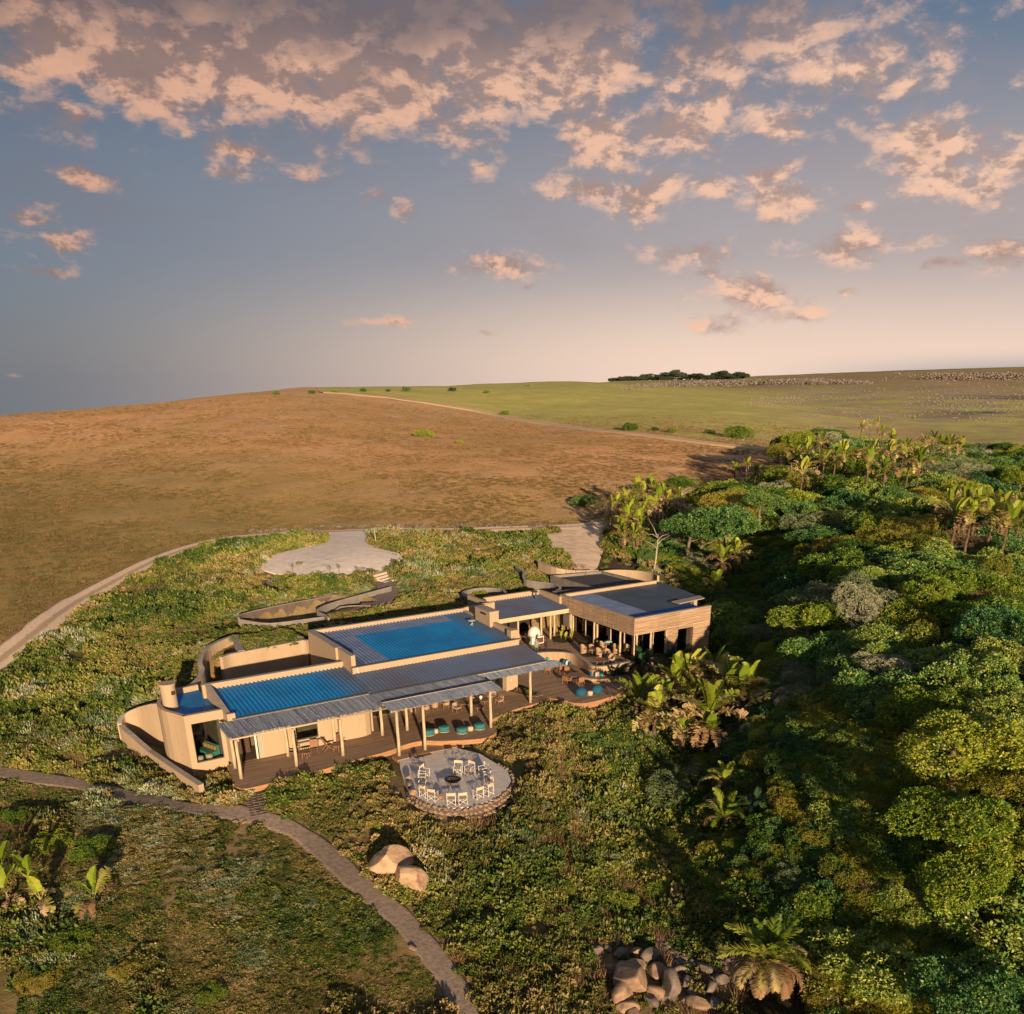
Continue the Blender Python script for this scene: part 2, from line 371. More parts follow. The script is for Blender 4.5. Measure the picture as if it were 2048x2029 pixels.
def smooth_line(pts, k=6):
    "Catmull-Rom through points"
    P = [np.array(p[:2], float) for p in pts]; out = []
    for i in range(len(P) - 1):
        p0 = P[max(i-1, 0)]; p1 = P[i]; p2 = P[i+1]; p3 = P[min(i+2, len(P)-1)]
        for j in range(k):
            t = j / k; out.append(.5 * ((2*p1) + (-p0+p2)*t + (2*p0-5*p1+4*p2-p3)*t*t + (-p0+3*p1-3*p2+p3)*t**3))
    out.append(P[-1]); return out
GP = lambda pts: [on_ground(*p) for p in pts]
FOREST = GP([(1530,2300),(1500,2029),(1440,1900),(1375,1760),(1335,1640),(1310,1560),(1285,1490),(1262,1440),(1262,1400)]) + [W(41,-1.5), W(47,-.5), W(54.8,2.5), W(55.5,10)] + GP([(1440,1235),(1400,1195),(1330,1130),(1262,1118),(1222,1108),(1215,1060)]) \
    + [on_ground(x, y, 6.5) for x, y in [(1235,985),(1300,960),(1400,955),(1485,950),(1540,905),(1580,880),(1640,855),(1750,853),(1900,858),(2048,868),(2300,880)]] + [np.array([230., 190., 0]), np.array([150., 40., 0]), np.array([60., 10., 0]), np.array([12., 14., 0])]
TRACK = smooth_line(GP([(-260,1490),(-120,1405),(0,1322),(60,1275),(160,1203),(260,1148),(330,1115),(400,1092),(460,1079),(560,1070),(640,1066),(740,1062),(860,1062),(960,1061),(1060,1057),(1150,1054),(1215,1050),(1330,1046)]))
HILLTRACK = smooth_line([on_ground(*p) for p in [(640,786),(700,789),(780,797),(860,808),(930,819),(990,831),(1050,843),(1120,853),(1190,862),(1300,873),(1400,886),(1480,895),(1560,903),(1700,930)]], 5)
PATH = smooth_line(GP([(-300,1500),(-120,1520),(0,1546),(110,1562),(220,1583),(330,1606),(430,1622),(510,1634),(570,1652),(625,1685),(680,1735),(740,1785),(800,1838),(850,1890),(890,1945),(925,2000),(955,2060),(990,2150)]))
SPUR = smooth_line(GP([(512,1590),(516,1605),(525,1632)]), 4)
CIRC = GP([(512,1133),(530,1120),(560,1108),(600,1099),(640,1091),(652,1080),(648,1071),(690,1066),(745,1064),(738,1082),(742,1092),(760,1100),(790,1107),(812,1112),(818,1120),(814,1130),(795,1142),(770,1149),(740,1153),(690,1156),(640,1157),(590,1155),(550,1150),(525,1142)])
DRIVE = GP([(1085,1072),(1130,1060),(1215,1052),(1212,1085),(1205,1105),(1198,1128),(1190,1146),(1150,1146),(1146,1128),(1128,1112),(1100,1096),(1088,1088)])
SOIL = GP([(1200,1100),(1240,1112),(1290,1115),(1340,1130),(1400,1170),(1440,1215),(1450,1260),(1430,1330)]) + [W(53.5,5), W(53.5,18), W(50,24), W(46,29)]
PADUV = [(-6.3,14.6),(-5.2,9),(-3.2,0.4),(-1.0,-1.4),(14,-.8),(20,-2.2),(21.5,-1),(23,1),(29,1.8),(33,0),(37.5,.9),(42,2.9),(53.3,4.6),(53.8,18.8),(44,20.6),(34.4,22.8),(30.5,18.2),(12.6,18.4),(8.4,18.6),(5.2,18.3),(3.2,19.5),(2.2,18),(1.4,16.3),(.4,13.8),(-2.0,12.1),(-3.0,13.4),(-4.2,15.5),(-5.5,16.0)]
PADW = [W(a, b) for a, b in PADUV]
# paths of the retaining walls behind the lodge: the sunken walk between them
TRENCH = [W(a, b) for a, b in [(9.0,29.6),(11,30.6),(15.3,32),(21.0,32.8),(24.5,31.5),(18.8,29.9),(17.2,28.6),(16.9,26.4),(12.2,26.4)]]
_g0 = ground
def ground(x, y):
    x = np.atleast_1d(np.asarray(x, float)); y = np.atleast_1d(np.asarray(y, float)); g = _g0(x, y)
    d = pdist(x, y, PADW, True); i = inpoly(x, y, PADW); k = np.where(i, np.clip((d + .25) / .5, 0, 1), np.clip((.25 - d) / .5, 0, 1)); k = k * k * (3 - 2 * k)
    g = g * (1 - k) + np.minimum(g, -.95) * k
    d = pdist(x, y, TRENCH, True); i = inpoly(x, y, TRENCH); k = np.where(i, 1, np.clip((.75 - d) / .6, 0, 1))
    return g - 3.3 * k
GA, GR = 470, 620
_th = np.linspace(math.radians(-72), math.radians(72), GA); _rr = np.exp(np.linspace(math.log(9), math.log(5600), GR))
TH, RR = np.meshgrid(_th, _rr); LX = RR * np.sin(TH); LY = RR * np.cos(TH); LZ = ground(LX, LY)
LZ = LZ + (fbm(LX, LY, 9, 5, 3) - .5) * .5 * np.clip((pdist(LX, LY, PADW, True) - 1) / 4, 0, 1) * ~inpoly(LX, LY, PADW) * np.clip(pdist(LX, LY, TRACK) / 4 - .6, 0, 1) * np.clip(pdist(LX, LY, PATH) / 3 - .5, 0, 1) * ~inpoly(LX, LY, CIRC) * ~inpoly(LX, LY, DRIVE) * np.clip(pdist(LX, LY, CIRC, True) / 3, 0, 1)
ix = np.arange(GA * GR).reshape(GR, GA)
quads = np.stack([ix[:-1, :-1], ix[:-1, 1:], ix[1:, 1:], ix[1:, :-1]], -1).reshape(-1, 4)
me = bpy.data.meshes.new('ground'); nv = GA * GR; nf = len(quads)
me.vertices.add(nv); me.vertices.foreach_set('co', np.stack([LX, LY, LZ], -1).astype(np.float32).ravel())
me.loops.add(nf * 4); me.loops.foreach_set('vertex_index', quads.astype(np.int32).ravel())
me.polygons.add(nf); me.polygons.foreach_set('loop_start', np.arange(0, nf * 4, 4, dtype=np.int32)); me.polygons.foreach_set('loop_total', np.full(nf, 4, np.int32))
me.polygons.foreach_set('use_smooth', np.ones(nf, bool)); me.update(calc_edges=True)
def lin(a, b, x): return np.clip((x - a) / (b - a), 0, 1)
def blend(c, col, k): return c * (1 - k[..., None]) + np.array(col) * k[..., None]
FRONTLINE = [(-400., -60.)] + [tuple(p[:2]) for p in TRACK] + [(400., 150.), (400., -60.)]
def zones(x, y):
    "what grows where: field beyond the track, scrub round the lodge, forest on the right"
    fo = inpoly(x, y, FOREST); near = inpoly(x, y, FRONTLINE)
    return fo, near
r_ = np.hypot(LX, LY); fo, near = zones(LX, LY)
n1 = fbm(LX, LY, 45, 11); n2 = fbm(LX, LY, 14, 12); n3 = fbm(LX, LY, 5, 13); n4 = fbm(LX, LY, 150, 14)
azd = np.degrees(np.arctan2(LX, LY))
c = np.zeros(LX.shape + (3,)) + np.array([.66, .375, .185])
c = blend(c, (.40, .28, .11), lin(.42, .62, n1) * .6)
c = blend(c, (.58, .37, .23), lin(.52, .68, n2) * .6)
# greener towards the left and near the track
c = blend(c, (.25, .225, .075), lin(230, 120, r_ + (n1 - .5) * 80 + np.clip(azd + 14, -25, 6) * 3.2) * .9)
c = blend(c, (.30, .22, .085), lin(-10, -26, azd + (n1 - .5) * 14) * lin(330, 170, r_) * .6)
# green hill behind the far dirt track
ht = np.array([p[:2] for p in HILLTRACK]); hr = np.hypot(ht[:, 0], ht[:, 1]); ha = np.degrees(np.arctan2(ht[:, 0], ht[:, 1]))
o_ = np.argsort(ha); lim = np.interp(azd, ha[o_], hr[o_], left=1e9, right=float(hr[o_][-1]))
gk = lin(-4, 16, r_ - lim)
c = blend(c, (.40, .41, .12), gk * (1 - .25 * n2))
c = blend(c, (.38, .28, .15), gk * lin(.5, .7, n1) * lin(12, 18, azd) * .8)
topg = lin(-14, -9, azd) * lin(400, 480, r_) * (1 - gk); c = blend(c, (.36, .31, .10), topg * lin(.35, .5, n1))
pl = lin(900, 1300, r_) * lin(4, 8, azd); c = blend(c, (.30, .255, .11), pl * .8); c = blend(c, (.30, .20, .12), pl * lin(.5, .62, n4) * .7)
c = blend(c, (.16, .19, .25), lin(2800, 3400, r_) * .55)  # distance haze painted into the farthest land as a blue tint
ro = lin(12, 16, azd) * lin(380, 520, r_) * lin(.47, .55, n2) * lin(1600, 1100, r_); c = blend(c, (.34, .27, .22), ro * .7)
dk = lin(21, 25, azd) * lin(420, 520, r_) * lin(.48, .60, n1) * lin(1200, 900, r_); c = blend(c, (.07, .075, .07), dk * .75)
# scrub soil round the lodge
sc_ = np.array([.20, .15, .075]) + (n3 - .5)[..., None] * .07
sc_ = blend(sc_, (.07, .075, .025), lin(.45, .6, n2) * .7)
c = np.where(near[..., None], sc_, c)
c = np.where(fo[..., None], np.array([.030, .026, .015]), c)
so = inpoly(LX, LY, SOIL); c = np.where(so[..., None], np.array([.075, .052, .036]), c)
vg = near & ~fo & (pdist(LX, LY, TRACK) < 2.6 + n3 * 2); c = np.where(vg[..., None], np.array([.26, .165, .10]), c)
vg = ~near & (pdist(LX, LY, TRACK) < 2.2 + n3 * 1.6) & (r_ > 60); c = np.where(vg[..., None], c * .3 + np.array([.26, .165, .10]) * .7, c)
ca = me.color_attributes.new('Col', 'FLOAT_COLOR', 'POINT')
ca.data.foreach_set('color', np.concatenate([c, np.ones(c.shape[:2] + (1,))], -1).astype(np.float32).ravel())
gm = bpy.data.materials.new('land'); gm.use_nodes = True; gt = gm.node_tree; gt.nodes.clear(); N, Lk = gt.nodes, gt.links
at = nn('ShaderNodeAttribute', attribute_name='Col'); tcn = nn('ShaderNodeTexCoord')
fn = NZ(tcn.outputs['Object'], .9, 9, .72); fn2 = NZ(tcn.outputs['Object'], .12, 6, .65)
k1 = M('MULTIPLY', MR(fn, .3, .7, .80, 1.20, False), MR(fn2, .3, .7, .88, 1.12, False))
cc = VM('SCALE', at.outputs['Color']); Lk.new(k1, cc.node.inputs['Scale'])
pb = nn('ShaderNodeBsdfPrincipled', ins={'Base Color': cc, 'Roughness': .95, 'Specular IOR Level': .1})
bn = nn('ShaderNodeBump', ins={'Strength': 1.0, 'Distance': .16, 'Height': NZ(tcn.outputs['Object'], 1.3, 8, .7)}); Lk.new(bn.outputs[0], pb.inputs['Normal'])
nn('ShaderNodeOutputMaterial', ins={0: pb.outputs[0]})
me.materials.append(gm)
go = bpy.data.objects.new('ground', me); C.objects.link(go); go['kind'] = 'structure'
def ribbon(name, line, hw, m, lift=.05, rag=.25, seed=1, cols=13):
    P = [np.array(p[:2]) for p in line]; Q = []
    for a, b in zip(P, P[1:]):
        L = np.linalg.norm(b - a); k = max(1, int(L / max(.5, np.hypot(*a) * .008)))
        Q += [a + (b - a) * j / k for j in range(k)]
    Q.append(P[-1]); Q = np.array(Q); T = np.gradient(Q, axis=0); T /= np.linalg.norm(T, axis=1)[:, None]; Nn = np.c_[-T[:, 1], T[:, 0]]
    s = np.arange(len(Q)) * 1.0; h = hw if hasattr(hw, '__len__') else np.full(len(Q), hw)
    if len(h) != len(Q): h = np.interp(np.linspace(0, 1, len(Q)), np.linspace(0, 1, len(h)), h)
    el = h * (1 + rag * 2 * (fbm(s * .7, s * 0, 2.2, seed, 3) - .5)); er = h * (1 + rag * 2 * (fbm(s * .7, s * 0 + 9, 2.2, seed + 5, 3) - .5))
    us = np.linspace(-1, 1, cols); X = []; 
    for u in us:
        e = np.where(u < 0, el, er) * u; X.append(Q + Nn * e[:, None])
    X = np.stack(X, 1); Z = ground(X[..., 0], X[..., 1]) + lift + np.hypot(X[..., 0], X[..., 1]) * .0004
    Z[:, 0] -= .12 + lift; Z[:, -1] -= .12 + lift
    mb = MB(); mb.v = [tuple(p) for p in np.concatenate([X, Z[..., None]], -1).reshape(-1, 3)]
    ac = np.tile(np.abs(us), len(Q)); mb.f = [(i*cols + j, i*cols + j+1, (i+1)*cols + j+1, (i+1)*cols + j) for i in range(len(Q)-1) for j in range(cols-1)]; mb.m = [0] * len(mb.f)
    o = obj(name, mb, m, smooth=True, kind='structure'); a_ = o.data.attributes.new('across', 'FLOAT', 'POINT'); a_.data.foreach_set('value', ac.astype(np.float32)); return o
def patchmesh(name, poly, m, lift=.08, res=1.0, z=None):
    "a level or draped sheet with the outline poly and a skirt"
    me_b = bmesh.new(); vs = [me_b.verts.new((p[0], p[1], 0)) for p in poly]; f = me_b.faces.new(vs)
    if f.normal.z < 0 or f.calc_area() < 0: pass
    bmesh.ops.triangulate(me_b, faces=[f])
    for k in range(12):
        es = [e for e in me_b.edges if e.calc_length() > res * 1.6]
        if not es: break
        bmesh.ops.subdivide_edges(me_b, edges=es, cuts=1); bmesh.ops.triangulate(me_b, faces=me_b.faces[:])
    X = np.array([v.co[:] for v in me_b.verts])
    Z = (ground(X[:, 0], X[:, 1]) + lift) if z is None else np.full(len(X), z)
    for v, zz in zip(me_b.verts, Z): v.co.z = zz
    be = [e for e in me_b.edges if e.is_boundary]; ex = bmesh.ops.extrude_edge_only(me_b, edges=be)
    for v in ex['geom']:
        if isinstance(v, bmesh.types.BMVert): v.co.z -= (.5 if z is None else .9)
    bmesh.ops.recalc_face_normals(me_b, faces=me_b.faces[:])
    mesh = bpy.data.meshes.new(name); me_b.to_mesh(mesh); me_b.free(); mesh.materials.append(m)
    o = bpy.data.objects.new(name, mesh); C.objects.link(o); o['kind'] = 'structure'; return o
m_dirt = mat('dirt_track', (.66, .45, .31), .95, (.48, .31, .20), .8, 8, .12, 3)
m_path = mat('footpath_earth', (.27, .205, .16), .95, (.17, .125, .095), 1.2, 8, .10, 4)
m_conc = mat('concrete', (.80, .72, .63), .9, (.66, .59, .52), 1.1, 9, .02, 8)
m_sandroad = mat('sandy_driveway', (.76, .61, .46), .95, (.58, .44, .32), .7, 8, .06, 4)
def rutted(name, base_, dark_, grass_, ruts=True):
    global N, Lk
    m = bpy.data.materials.new(name); m.use_nodes = True; t = m.node_tree; t.nodes.clear(); N, Lk = t.nodes, t.links
    tcn = nn('ShaderNodeTexCoord'); ac = nn('ShaderNodeAttribute', attribute_name='across').outputs['Fac']; n_ = NZ(tcn.outputs['Object'], .8, 8, .7); n2_ = NZ(tcn.outputs['Object'], 3.5, 7, .7)
    c_ = MIX(MR(n2_, .3, .7), dark_, base_)
    a_ = M('ADD', ac, M('MULTIPLY_ADD', n_, .5, -.25))
    if ruts: c_ = MIX(M('MULTIPLY', MR(a_, .30, .12), .65), c_, grass_)
    c_ = MIX(MR(a_, .74, 1.0), c_, grass_)
    b = nn('ShaderNodeBsdfPrincipled', ins={'Base Color': c_, 'Roughness': .95, 'Specular IOR Level': .1}); bn = nn('ShaderNodeBump', ins={'Strength': .6, 'Distance': .08, 'Height': n2_}); Lk.new(bn.outputs[0], b.inputs['Normal'])
    nn('ShaderNodeOutputMaterial', ins={0: b.outputs[0]}); return m
m_trk = rutted('rutted_track', (.80, .64, .49), (.58, .44, .32), (.30, .22, .13)); m_hill = rutted('rutted_hill_track', (.72, .50, .34), (.52, .35, .23), (.42, .31, .16)); m_path = rutted('worn_footpath', (.28, .225, .185), (.16, .13, .105), (.16, .13, .075), False)
def w_track(n=60):
    k = np.linspace(0, 1, n); return np.where(k < .45, 2.0, np.where(k < .6, 1.9, 1.6))
ribbon('dirt_track', TRACK, w_track() * 1.15, m_trk, .07, .16, 3)
ribbon('hill_track', HILLTRACK, 3.8, m_hill, .25, .30, 8)
ribbon('footpath', PATH, .92, m_path, .06, .22, 12)
patchmesh('parking_area', CIRC, m_conc, .16, 2.0)
patchmesh('driveway', DRIVE, m_sandroad, .12, 1.5)
# ------------------------------------------------------------------ the lodge (local axes u along the front, v to the back)
ALB = .74
m_pl = mat('tan_plaster', (.48, .37, .255), .92, (.425, .325, .225), 1.1, 9, .004, 30, stretch=(1.2, 1.2, .45), contrast=(.38, .80))
m_plg = mat('grey_plaster', (.25, .235, .215), .92, (.19, .18, .165), 1.0, 8, .004, 30)  # darker, greyer version of the tan plaster
m_cap = mat('plaster_coping', (.40, .36, .32), .9, (.33, .30, .28), 2.0, 6)
def roofmat(name, fades):
    global N, Lk
    m = bpy.data.materials.new(name); m.use_nodes = True; t = m.node_tree; t.nodes.clear(); N, Lk = t.nodes, t.links
    tcn = nn('ShaderNodeTexCoord'); s = nn('ShaderNodeSeparateXYZ', ins={0: tcn.outputs['Object']}); st = NZ(VM('MULTIPLY', tcn.outputs['Object'], (3.0, .35, 1)), 1.2, 7, .65); lo = NZ(tcn.outputs['Object'], .35, 5, .6)
    c_ = MIX(MR(lo, .35, .65), (.008, .185, .47), (.008, .140, .39)); c_ = MIX(M('MULTIPLY', MR(st, .50, .78), .35), c_, (.05, .13, .22))
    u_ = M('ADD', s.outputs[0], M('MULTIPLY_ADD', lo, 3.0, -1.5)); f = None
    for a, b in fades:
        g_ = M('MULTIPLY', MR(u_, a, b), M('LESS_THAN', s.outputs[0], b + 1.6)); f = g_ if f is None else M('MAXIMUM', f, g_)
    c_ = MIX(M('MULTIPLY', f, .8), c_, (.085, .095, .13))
    b = nn('ShaderNodeBsdfPrincipled', ins={'Base Color': c_, 'Roughness': MR(st, .3, .8, .50, .75), 'Specular IOR Level': .3}); nn('ShaderNodeOutputMaterial', ins={0: b.outputs[0]}); return m
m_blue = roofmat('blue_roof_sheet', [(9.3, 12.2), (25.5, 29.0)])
m_lil = mat('lilac_roof_sheet', (.19, .26, .44), .62, (.13, .20, .40), .8, 8, spec=.4)  # paler lilac sheets set among the blue ones
m_lil2 = mat('grey_roof_sheet', (.11, .175, .33), .60, (.12, .13, .20), .22, 5, spec=.45)
m_slate = mat('slate_roof_sheet', (.060, .090, .135), .45, (.045, .072, .115), .5, 6, spec=.4)
m_gravel = mat('gravel_roof', (.10, .10, .12), .95, (.06, .06, .075), 9, 8, .02, 20)
m_gut = mat('dark_gutter', (.05, .065, .085), .4, spec=.5)
m_cream = mat('cream_timber', (.62, .50, .35), .75, (.52, .41, .28), 3, 6, stretch=(.3, 1, 1))
m_pole = mat('gum_pole', (.58, .48, .33), .8, (.46, .37, .25), 5, 7, .006, 20, stretch=(1, 1, .25))
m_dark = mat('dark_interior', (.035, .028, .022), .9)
m_ceil = mat('ceiling_boards', (.16, .11, .07), .9)
m_inn = mat('interior_wall', (.16, .12, .085), .9, (.12, .09, .065), 2)
m_brown = mat('brown_timber_screen', (.10, .062, .036), .7, (.055, .035, .022), 9, 4, stretch=(6, 1, .3))
m_edge = mat('deck_fascia_timber', (.46, .26, .13), .75, (.36, .20, .10), 4, 6, stretch=(.3, .3, 2))
m_white = mat('white_paint', (.75, .74, .70), .6)
m_green = mat('pale_green_door', (.40, .40, .30), .7)
m_stone = mat('sandstone', (.40, .285, .19), .93, (.22, .16, .115), 1.8, 8, .05, 6, coord='Object')
m_stone2 = mat('weathered_boulder', (.44, .30, .20), .93, (.20, .145, .11), 1.4, 10, .10, 3, contrast=(.32, .72))
def m_planks(name, c1, c2, wd=.14):
    global N, Lk
    m = bpy.data.materials.new(name); m.use_nodes = True; t = m.node_tree; t.nodes.clear(); N, Lk = t.nodes, t.links
    tcn = nn('ShaderNodeTexCoord'); s = nn('ShaderNodeSeparateXYZ', ins={0: tcn.outputs['Object']})
    q = M('FLOOR', M('DIVIDE', s.outputs[1], wd)); q2 = M('FLOOR', M('ADD', M('DIVIDE', s.outputs[0], 3.1), M('MULTIPLY', q, .37)))
    wn = nn('ShaderNodeTexWhiteNoise', noise_dimensions='2D', ins={0: nn('ShaderNodeCombineXYZ', ins={0: q, 1: q2}).outputs[0]})
    st = VM('MULTIPLY', tcn.outputs['Object'], (.5, 7, 7)); f = M('ADD', M('MULTIPLY', wn.outputs[0], .7), M('MULTIPLY', NZ(st, 2, 6, .7), .5), clamp=True)
    b = nn('ShaderNodeBsdfPrincipled', ins={'Base Color': MIX(f, c1, c2), 'Roughness': .8, 'Specular IOR Level': .25})
    nn('ShaderNodeOutputMaterial', ins={0: b.outputs[0]}); return m
m_deck = m_planks('deck_boards', (.15, .098, .066), (.29, .205, .145))
m_lath = m_planks('split_lath', (.26, .18, .12), (.47, .345, .24), .09)
def m_reed_():
    global N, Lk
    m = bpy.data.materials.new('split_reed'); m.use_nodes = True; t = m.node_tree; t.nodes.clear(); N, Lk = t.nodes, t.links
    at = nn('ShaderNodeAttribute', attribute_name='shade')
    b = nn('ShaderNodeBsdfPrincipled', ins={'Base Color': MIX(at.outputs['Fac'], (.09, .14, .25), (.52, .55, .62)), 'Roughness': .55, 'Specular IOR Level': .5})  # blue cast of the sky put into the reed colours
    nn('ShaderNodeOutputMaterial', ins={0: b.outputs[0]}); return m
m_reed = m_reed_()
def m_glass_(name, tint, tr):
    global N, Lk
    m = bpy.data.materials.new(name); m.use_nodes = True; t = m.node_tree; t.nodes.clear(); N, Lk = t.nodes, t.links
    a = nn('ShaderNodeBsdfTransparent', ins={0: (*tint, 1)}); g = nn('ShaderNodeBsdfGlossy', ins={'Color': (1, 1, 1, 1), 'Roughness': .03})
    fr = nn('ShaderNodeFresnel', ins={'IOR': 1.45})
    mx = nn('ShaderNodeMixShader', ins={0: fr.outputs[0], 1: a.outputs[0], 2: g.outputs[0]})
    nn('ShaderNodeOutputMaterial', ins={0: mx.outputs[0]}); return m
m_glass = m_glass_('window_glass', (.85, .9, .88), 0)
def sheet(u0, u1, va, za, vb, zb, pitch=.36, h=.10, mats=lambda u, v: 0, cuts=()):
    "ribbed roof sheet, eave at va/za, top edge at vb/zb"
    mb = MB(); vs_ = sorted({va, vb} | set(cuts)); z = lambda v: za + (zb - za) * (v - va) / (vb - va)
    n = int(round((u1 - u0) / pitch)); p = (u1 - u0) / n; prof = []
    for i in range(n):
        a = u0 + i * p; prof += [(a, 0), (a + p * .62, 0), (a + p * .70, h), (a + p * .92, h)]
    prof.append((u1, 0)); k = len(prof)
    mb.v = [(u, v, z(v) + d) for v in vs_ for u, d in prof]
    for j in range(len(vs_) - 1):
        for i in range(k - 1):
            mb.f.append((j*k + i, j*k + i+1, (j+1)*k + i+1, (j+1)*k + i)); mb.m.append(mats((prof[i][0] + prof[i+1][0]) / 2, (vs_[j] + vs_[j+1]) / 2))
    mb.hexa([(u0, va, za - .16), (u1, va, za - .16), (u1, vb, zb - .16), (u0, vb, zb - .16)], [(u0, va, za - .03), (u1, va, za - .03), (u1, vb, zb - .03), (u0, vb, zb - .03)], 0)
    return mb
BL = (BO[0], BO[1], 0)
lodge = thing('lodge', 'long tan plastered lodge with stepped blue ribbed roofs and a reed shaded deck', 'building', BL, BA)
# ---- tower room at the left end
curve = [(-2.5,4.6),(-2.72,5.15),(-2.98,5.75),(-3.30,6.35),(-3.52,7.1),(-3.58,7.9),(-3.48,8.9),(-3.15,9.9),(-2.5,10.9),(-1.5,11.7),(0.3,12.0)]
mb = MB(); th = .32
mb.strip(curve[:2], th, -1.3, 4.23); mb.strip(curve[1:3], th, -1.3, .8); mb.strip(curve[1:3], th, 3.3, 4.23)
a, b = np.array(curve[1]), np.array(curve[2])
mb.strip([a, a + (b-a)*.36], th, .8, 3.3); mb.strip([a + (b-a)*.62, b], th, .8, 3.3); mb.strip(curve[2:], th, -1.3, 4.23)
mb.wall_u(-2.62, .62, 4.4, 4.75, -1.3, 4.23, [(-2.15, -.02, .2, 3.5)])
mb.box(.30, .62, 3.36, 4.4, -1.3, 3.5)
obj('curved_wall', mb, m_pl, lodge)
mb = MB(); p0, p1 = a + (b-a)*.36, a + (b-a)*.62; mb.strip([p0, p1], .05, .8, 3.3); obj('slit_window', mb, m_brown, lodge)
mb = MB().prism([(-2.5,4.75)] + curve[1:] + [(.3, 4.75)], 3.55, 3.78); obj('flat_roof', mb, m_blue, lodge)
mb = MB().lathe((-2.72, 8.25, 3.7), [(.58, 0), (.58, 2.05), (.64, 2.06), (.64, 2.22)], 28)
ch = obj('chimney', mb, m_pl, lodge, label='round plaster chimney on the tower room'); MB_ = MB().box(-2.62, -2.36, 7.62, 7.80, 5.05, 5.35); obj('flue_opening', MB_, m_dark, ch)
mb = MB().box(-.62, -.55, 6.9, 6.97, 3.78, 3.95); obj('roof_vent', mb, m_gut, lodge)
fr = MB(); fr.box(-2.15, -2.09, 4.5, 4.58, .2, 3.5).box(-.08, -.02, 4.5, 4.58, .2, 3.5).box(-2.09, -.08, 4.5, 4.58, .2, .26).box(-2.09, -.08, 4.5, 4.58, 3.44, 3.5)
wf = obj('picture_window', fr, m_gut, lodge); obj('pane', MB().box(-2.09, -.08, 4.53, 4.545, .26, 3.44), m_glass, wf)
# inside of the tower room
mb = MB().box(-2.5, .3, 4.76, 11.5, -1.0, 0.02); obj('floor', mb, m_inn, lodge)
mb = MB().box(.0, .3, 5.6, 11.6, .02, 3.5); obj('inner_wall', mb, m_inn, lodge)
# ---- front room range
F0 = MB(); F0.wall_u(.62, 10.0, 3.1, 3.38, -.02, 3.42, [(.62, 2.88, -.02, 2.75), (5.55, 7.45, .85, 2.55)])
rc = [(10.0, 3.24), (10.9, 3.16), (11.6, 3.2), (12.05, 3.42), (12.3, 3.8), (12.42, 4.4), (12.45, 7.0)]
F0.strip(rc, .28, -.02, 3.42); F0.box(.62, 12.4, 9.0, 9.3, -.02, 3.9)
obj('front_wall', F0, m_pl, lodge)
mb = MB().box(.62, 12.3, 3.38, 9.0, -.5, .0); obj('floor', mb, m_inn, lodge)
mb = MB().box(.64, 2.2, 4.9, 5.0, .02, 3.4); obj('timber_screen', mb, m_brown, lodge)
mb = MB().box(2.2, 2.34, 3.14, 3.24, .02, 2.75); obj('door_frame', mb, m_white, lodge)
mb = MB().box(2.42, 2.88, 3.12, 3.20, .02, 2.73); obj('door', mb, m_green, lodge)
mb = MB().box(5.5, 5.56, 3.06, 3.2, .85, 2.55).box(7.45, 7.53, 3.06, 3.2, .85, 2.6).box(5.55, 7.45, 3.08, 3.16, 2.0, 2.09).box(5.4, 7.6, 3.0, 3.12, .78, .85)
wf = obj('window', mb, m_cream, lodge); obj('pane', MB().box(5.56, 7.45, 3.2, 3.22, .85, 2.55), m_glass, wf)
mb = MB().box(5.2, 7.8, 2.62, 2.9, .72, .78); obj('serving_shelf', mb, m_plg, lodge)
mb = MB().box(2.2, 12.3, 6.2, 6.3, .02, 3.4); obj('inner_wall', mb, m_inn, lodge)
# A roof
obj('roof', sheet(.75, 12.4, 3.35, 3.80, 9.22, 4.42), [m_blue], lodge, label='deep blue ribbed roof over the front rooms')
mb = MB().box(.1, 12.4, 9.22, 9.62, 3.3, 4.92); obj('parapet', mb, m_pl, lodge)
mb = MB().box(.08, 12.42, 9.20, 9.64, 4.92, 4.95); obj('coping', mb, m_cap, lodge)
mb = MB(); mb.hexa([(.35, 3.3, 3.3), (.75, 3.3, 3.3), (.75, 9.2, 3.6), (.35, 9.2, 3.6)], [(.35, 3.3, 4.05), (.75, 3.3, 4.05), (.75, 9.2, 4.9), (.35, 9.2, 4.9)]); mb.box(.35, .98, 3.1, 3.32, 3.6, 4.2)
obj('parapet', mb, m_pl, lodge)
mb = MB().hexa([(.33, 3.3, 4.052), (.77, 3.3, 4.052), (.77, 9.2, 4.902), (.33, 9.2, 4.902)], [(.33, 3.3, 4.08), (.77, 3.3, 4.08), (.77, 9.2, 4.93), (.33, 9.2, 4.93)]); obj('coping', mb, m_cap, lodge)
mb = MB().box(.8, 12.15, 3.12, 3.30, 3.50, 3.74); obj('eave_board', mb, m_cream, lodge)
mb = MB().box(.7, 12.15, 3.02, 3.14, 3.70, 3.80); obj('gutter', mb, m_gut, lodge)
# ---- verandah roof D
obj('verandah_roof', sheet(12.45, 30.1, 3.05, 3.78, 7.2, 4.32), [m_lil2], lodge, label='grey lilac ribbed verandah roof')
mb = MB().box(12.42, 30.12, 2.82, 3.0, 3.36, 3.68); obj('eave_board', mb, m_cream, lodge)
mb = MB().box(12.40, 30.16, 2.76, 2.88, 3.66, 3.77); obj('gutter', mb, m_gut, lodge)
mb = MB().box(12.5, 30.0, 3.0, 7.2, 3.30, 3.40); obj('ceiling', mb, m_ceil, lodge)
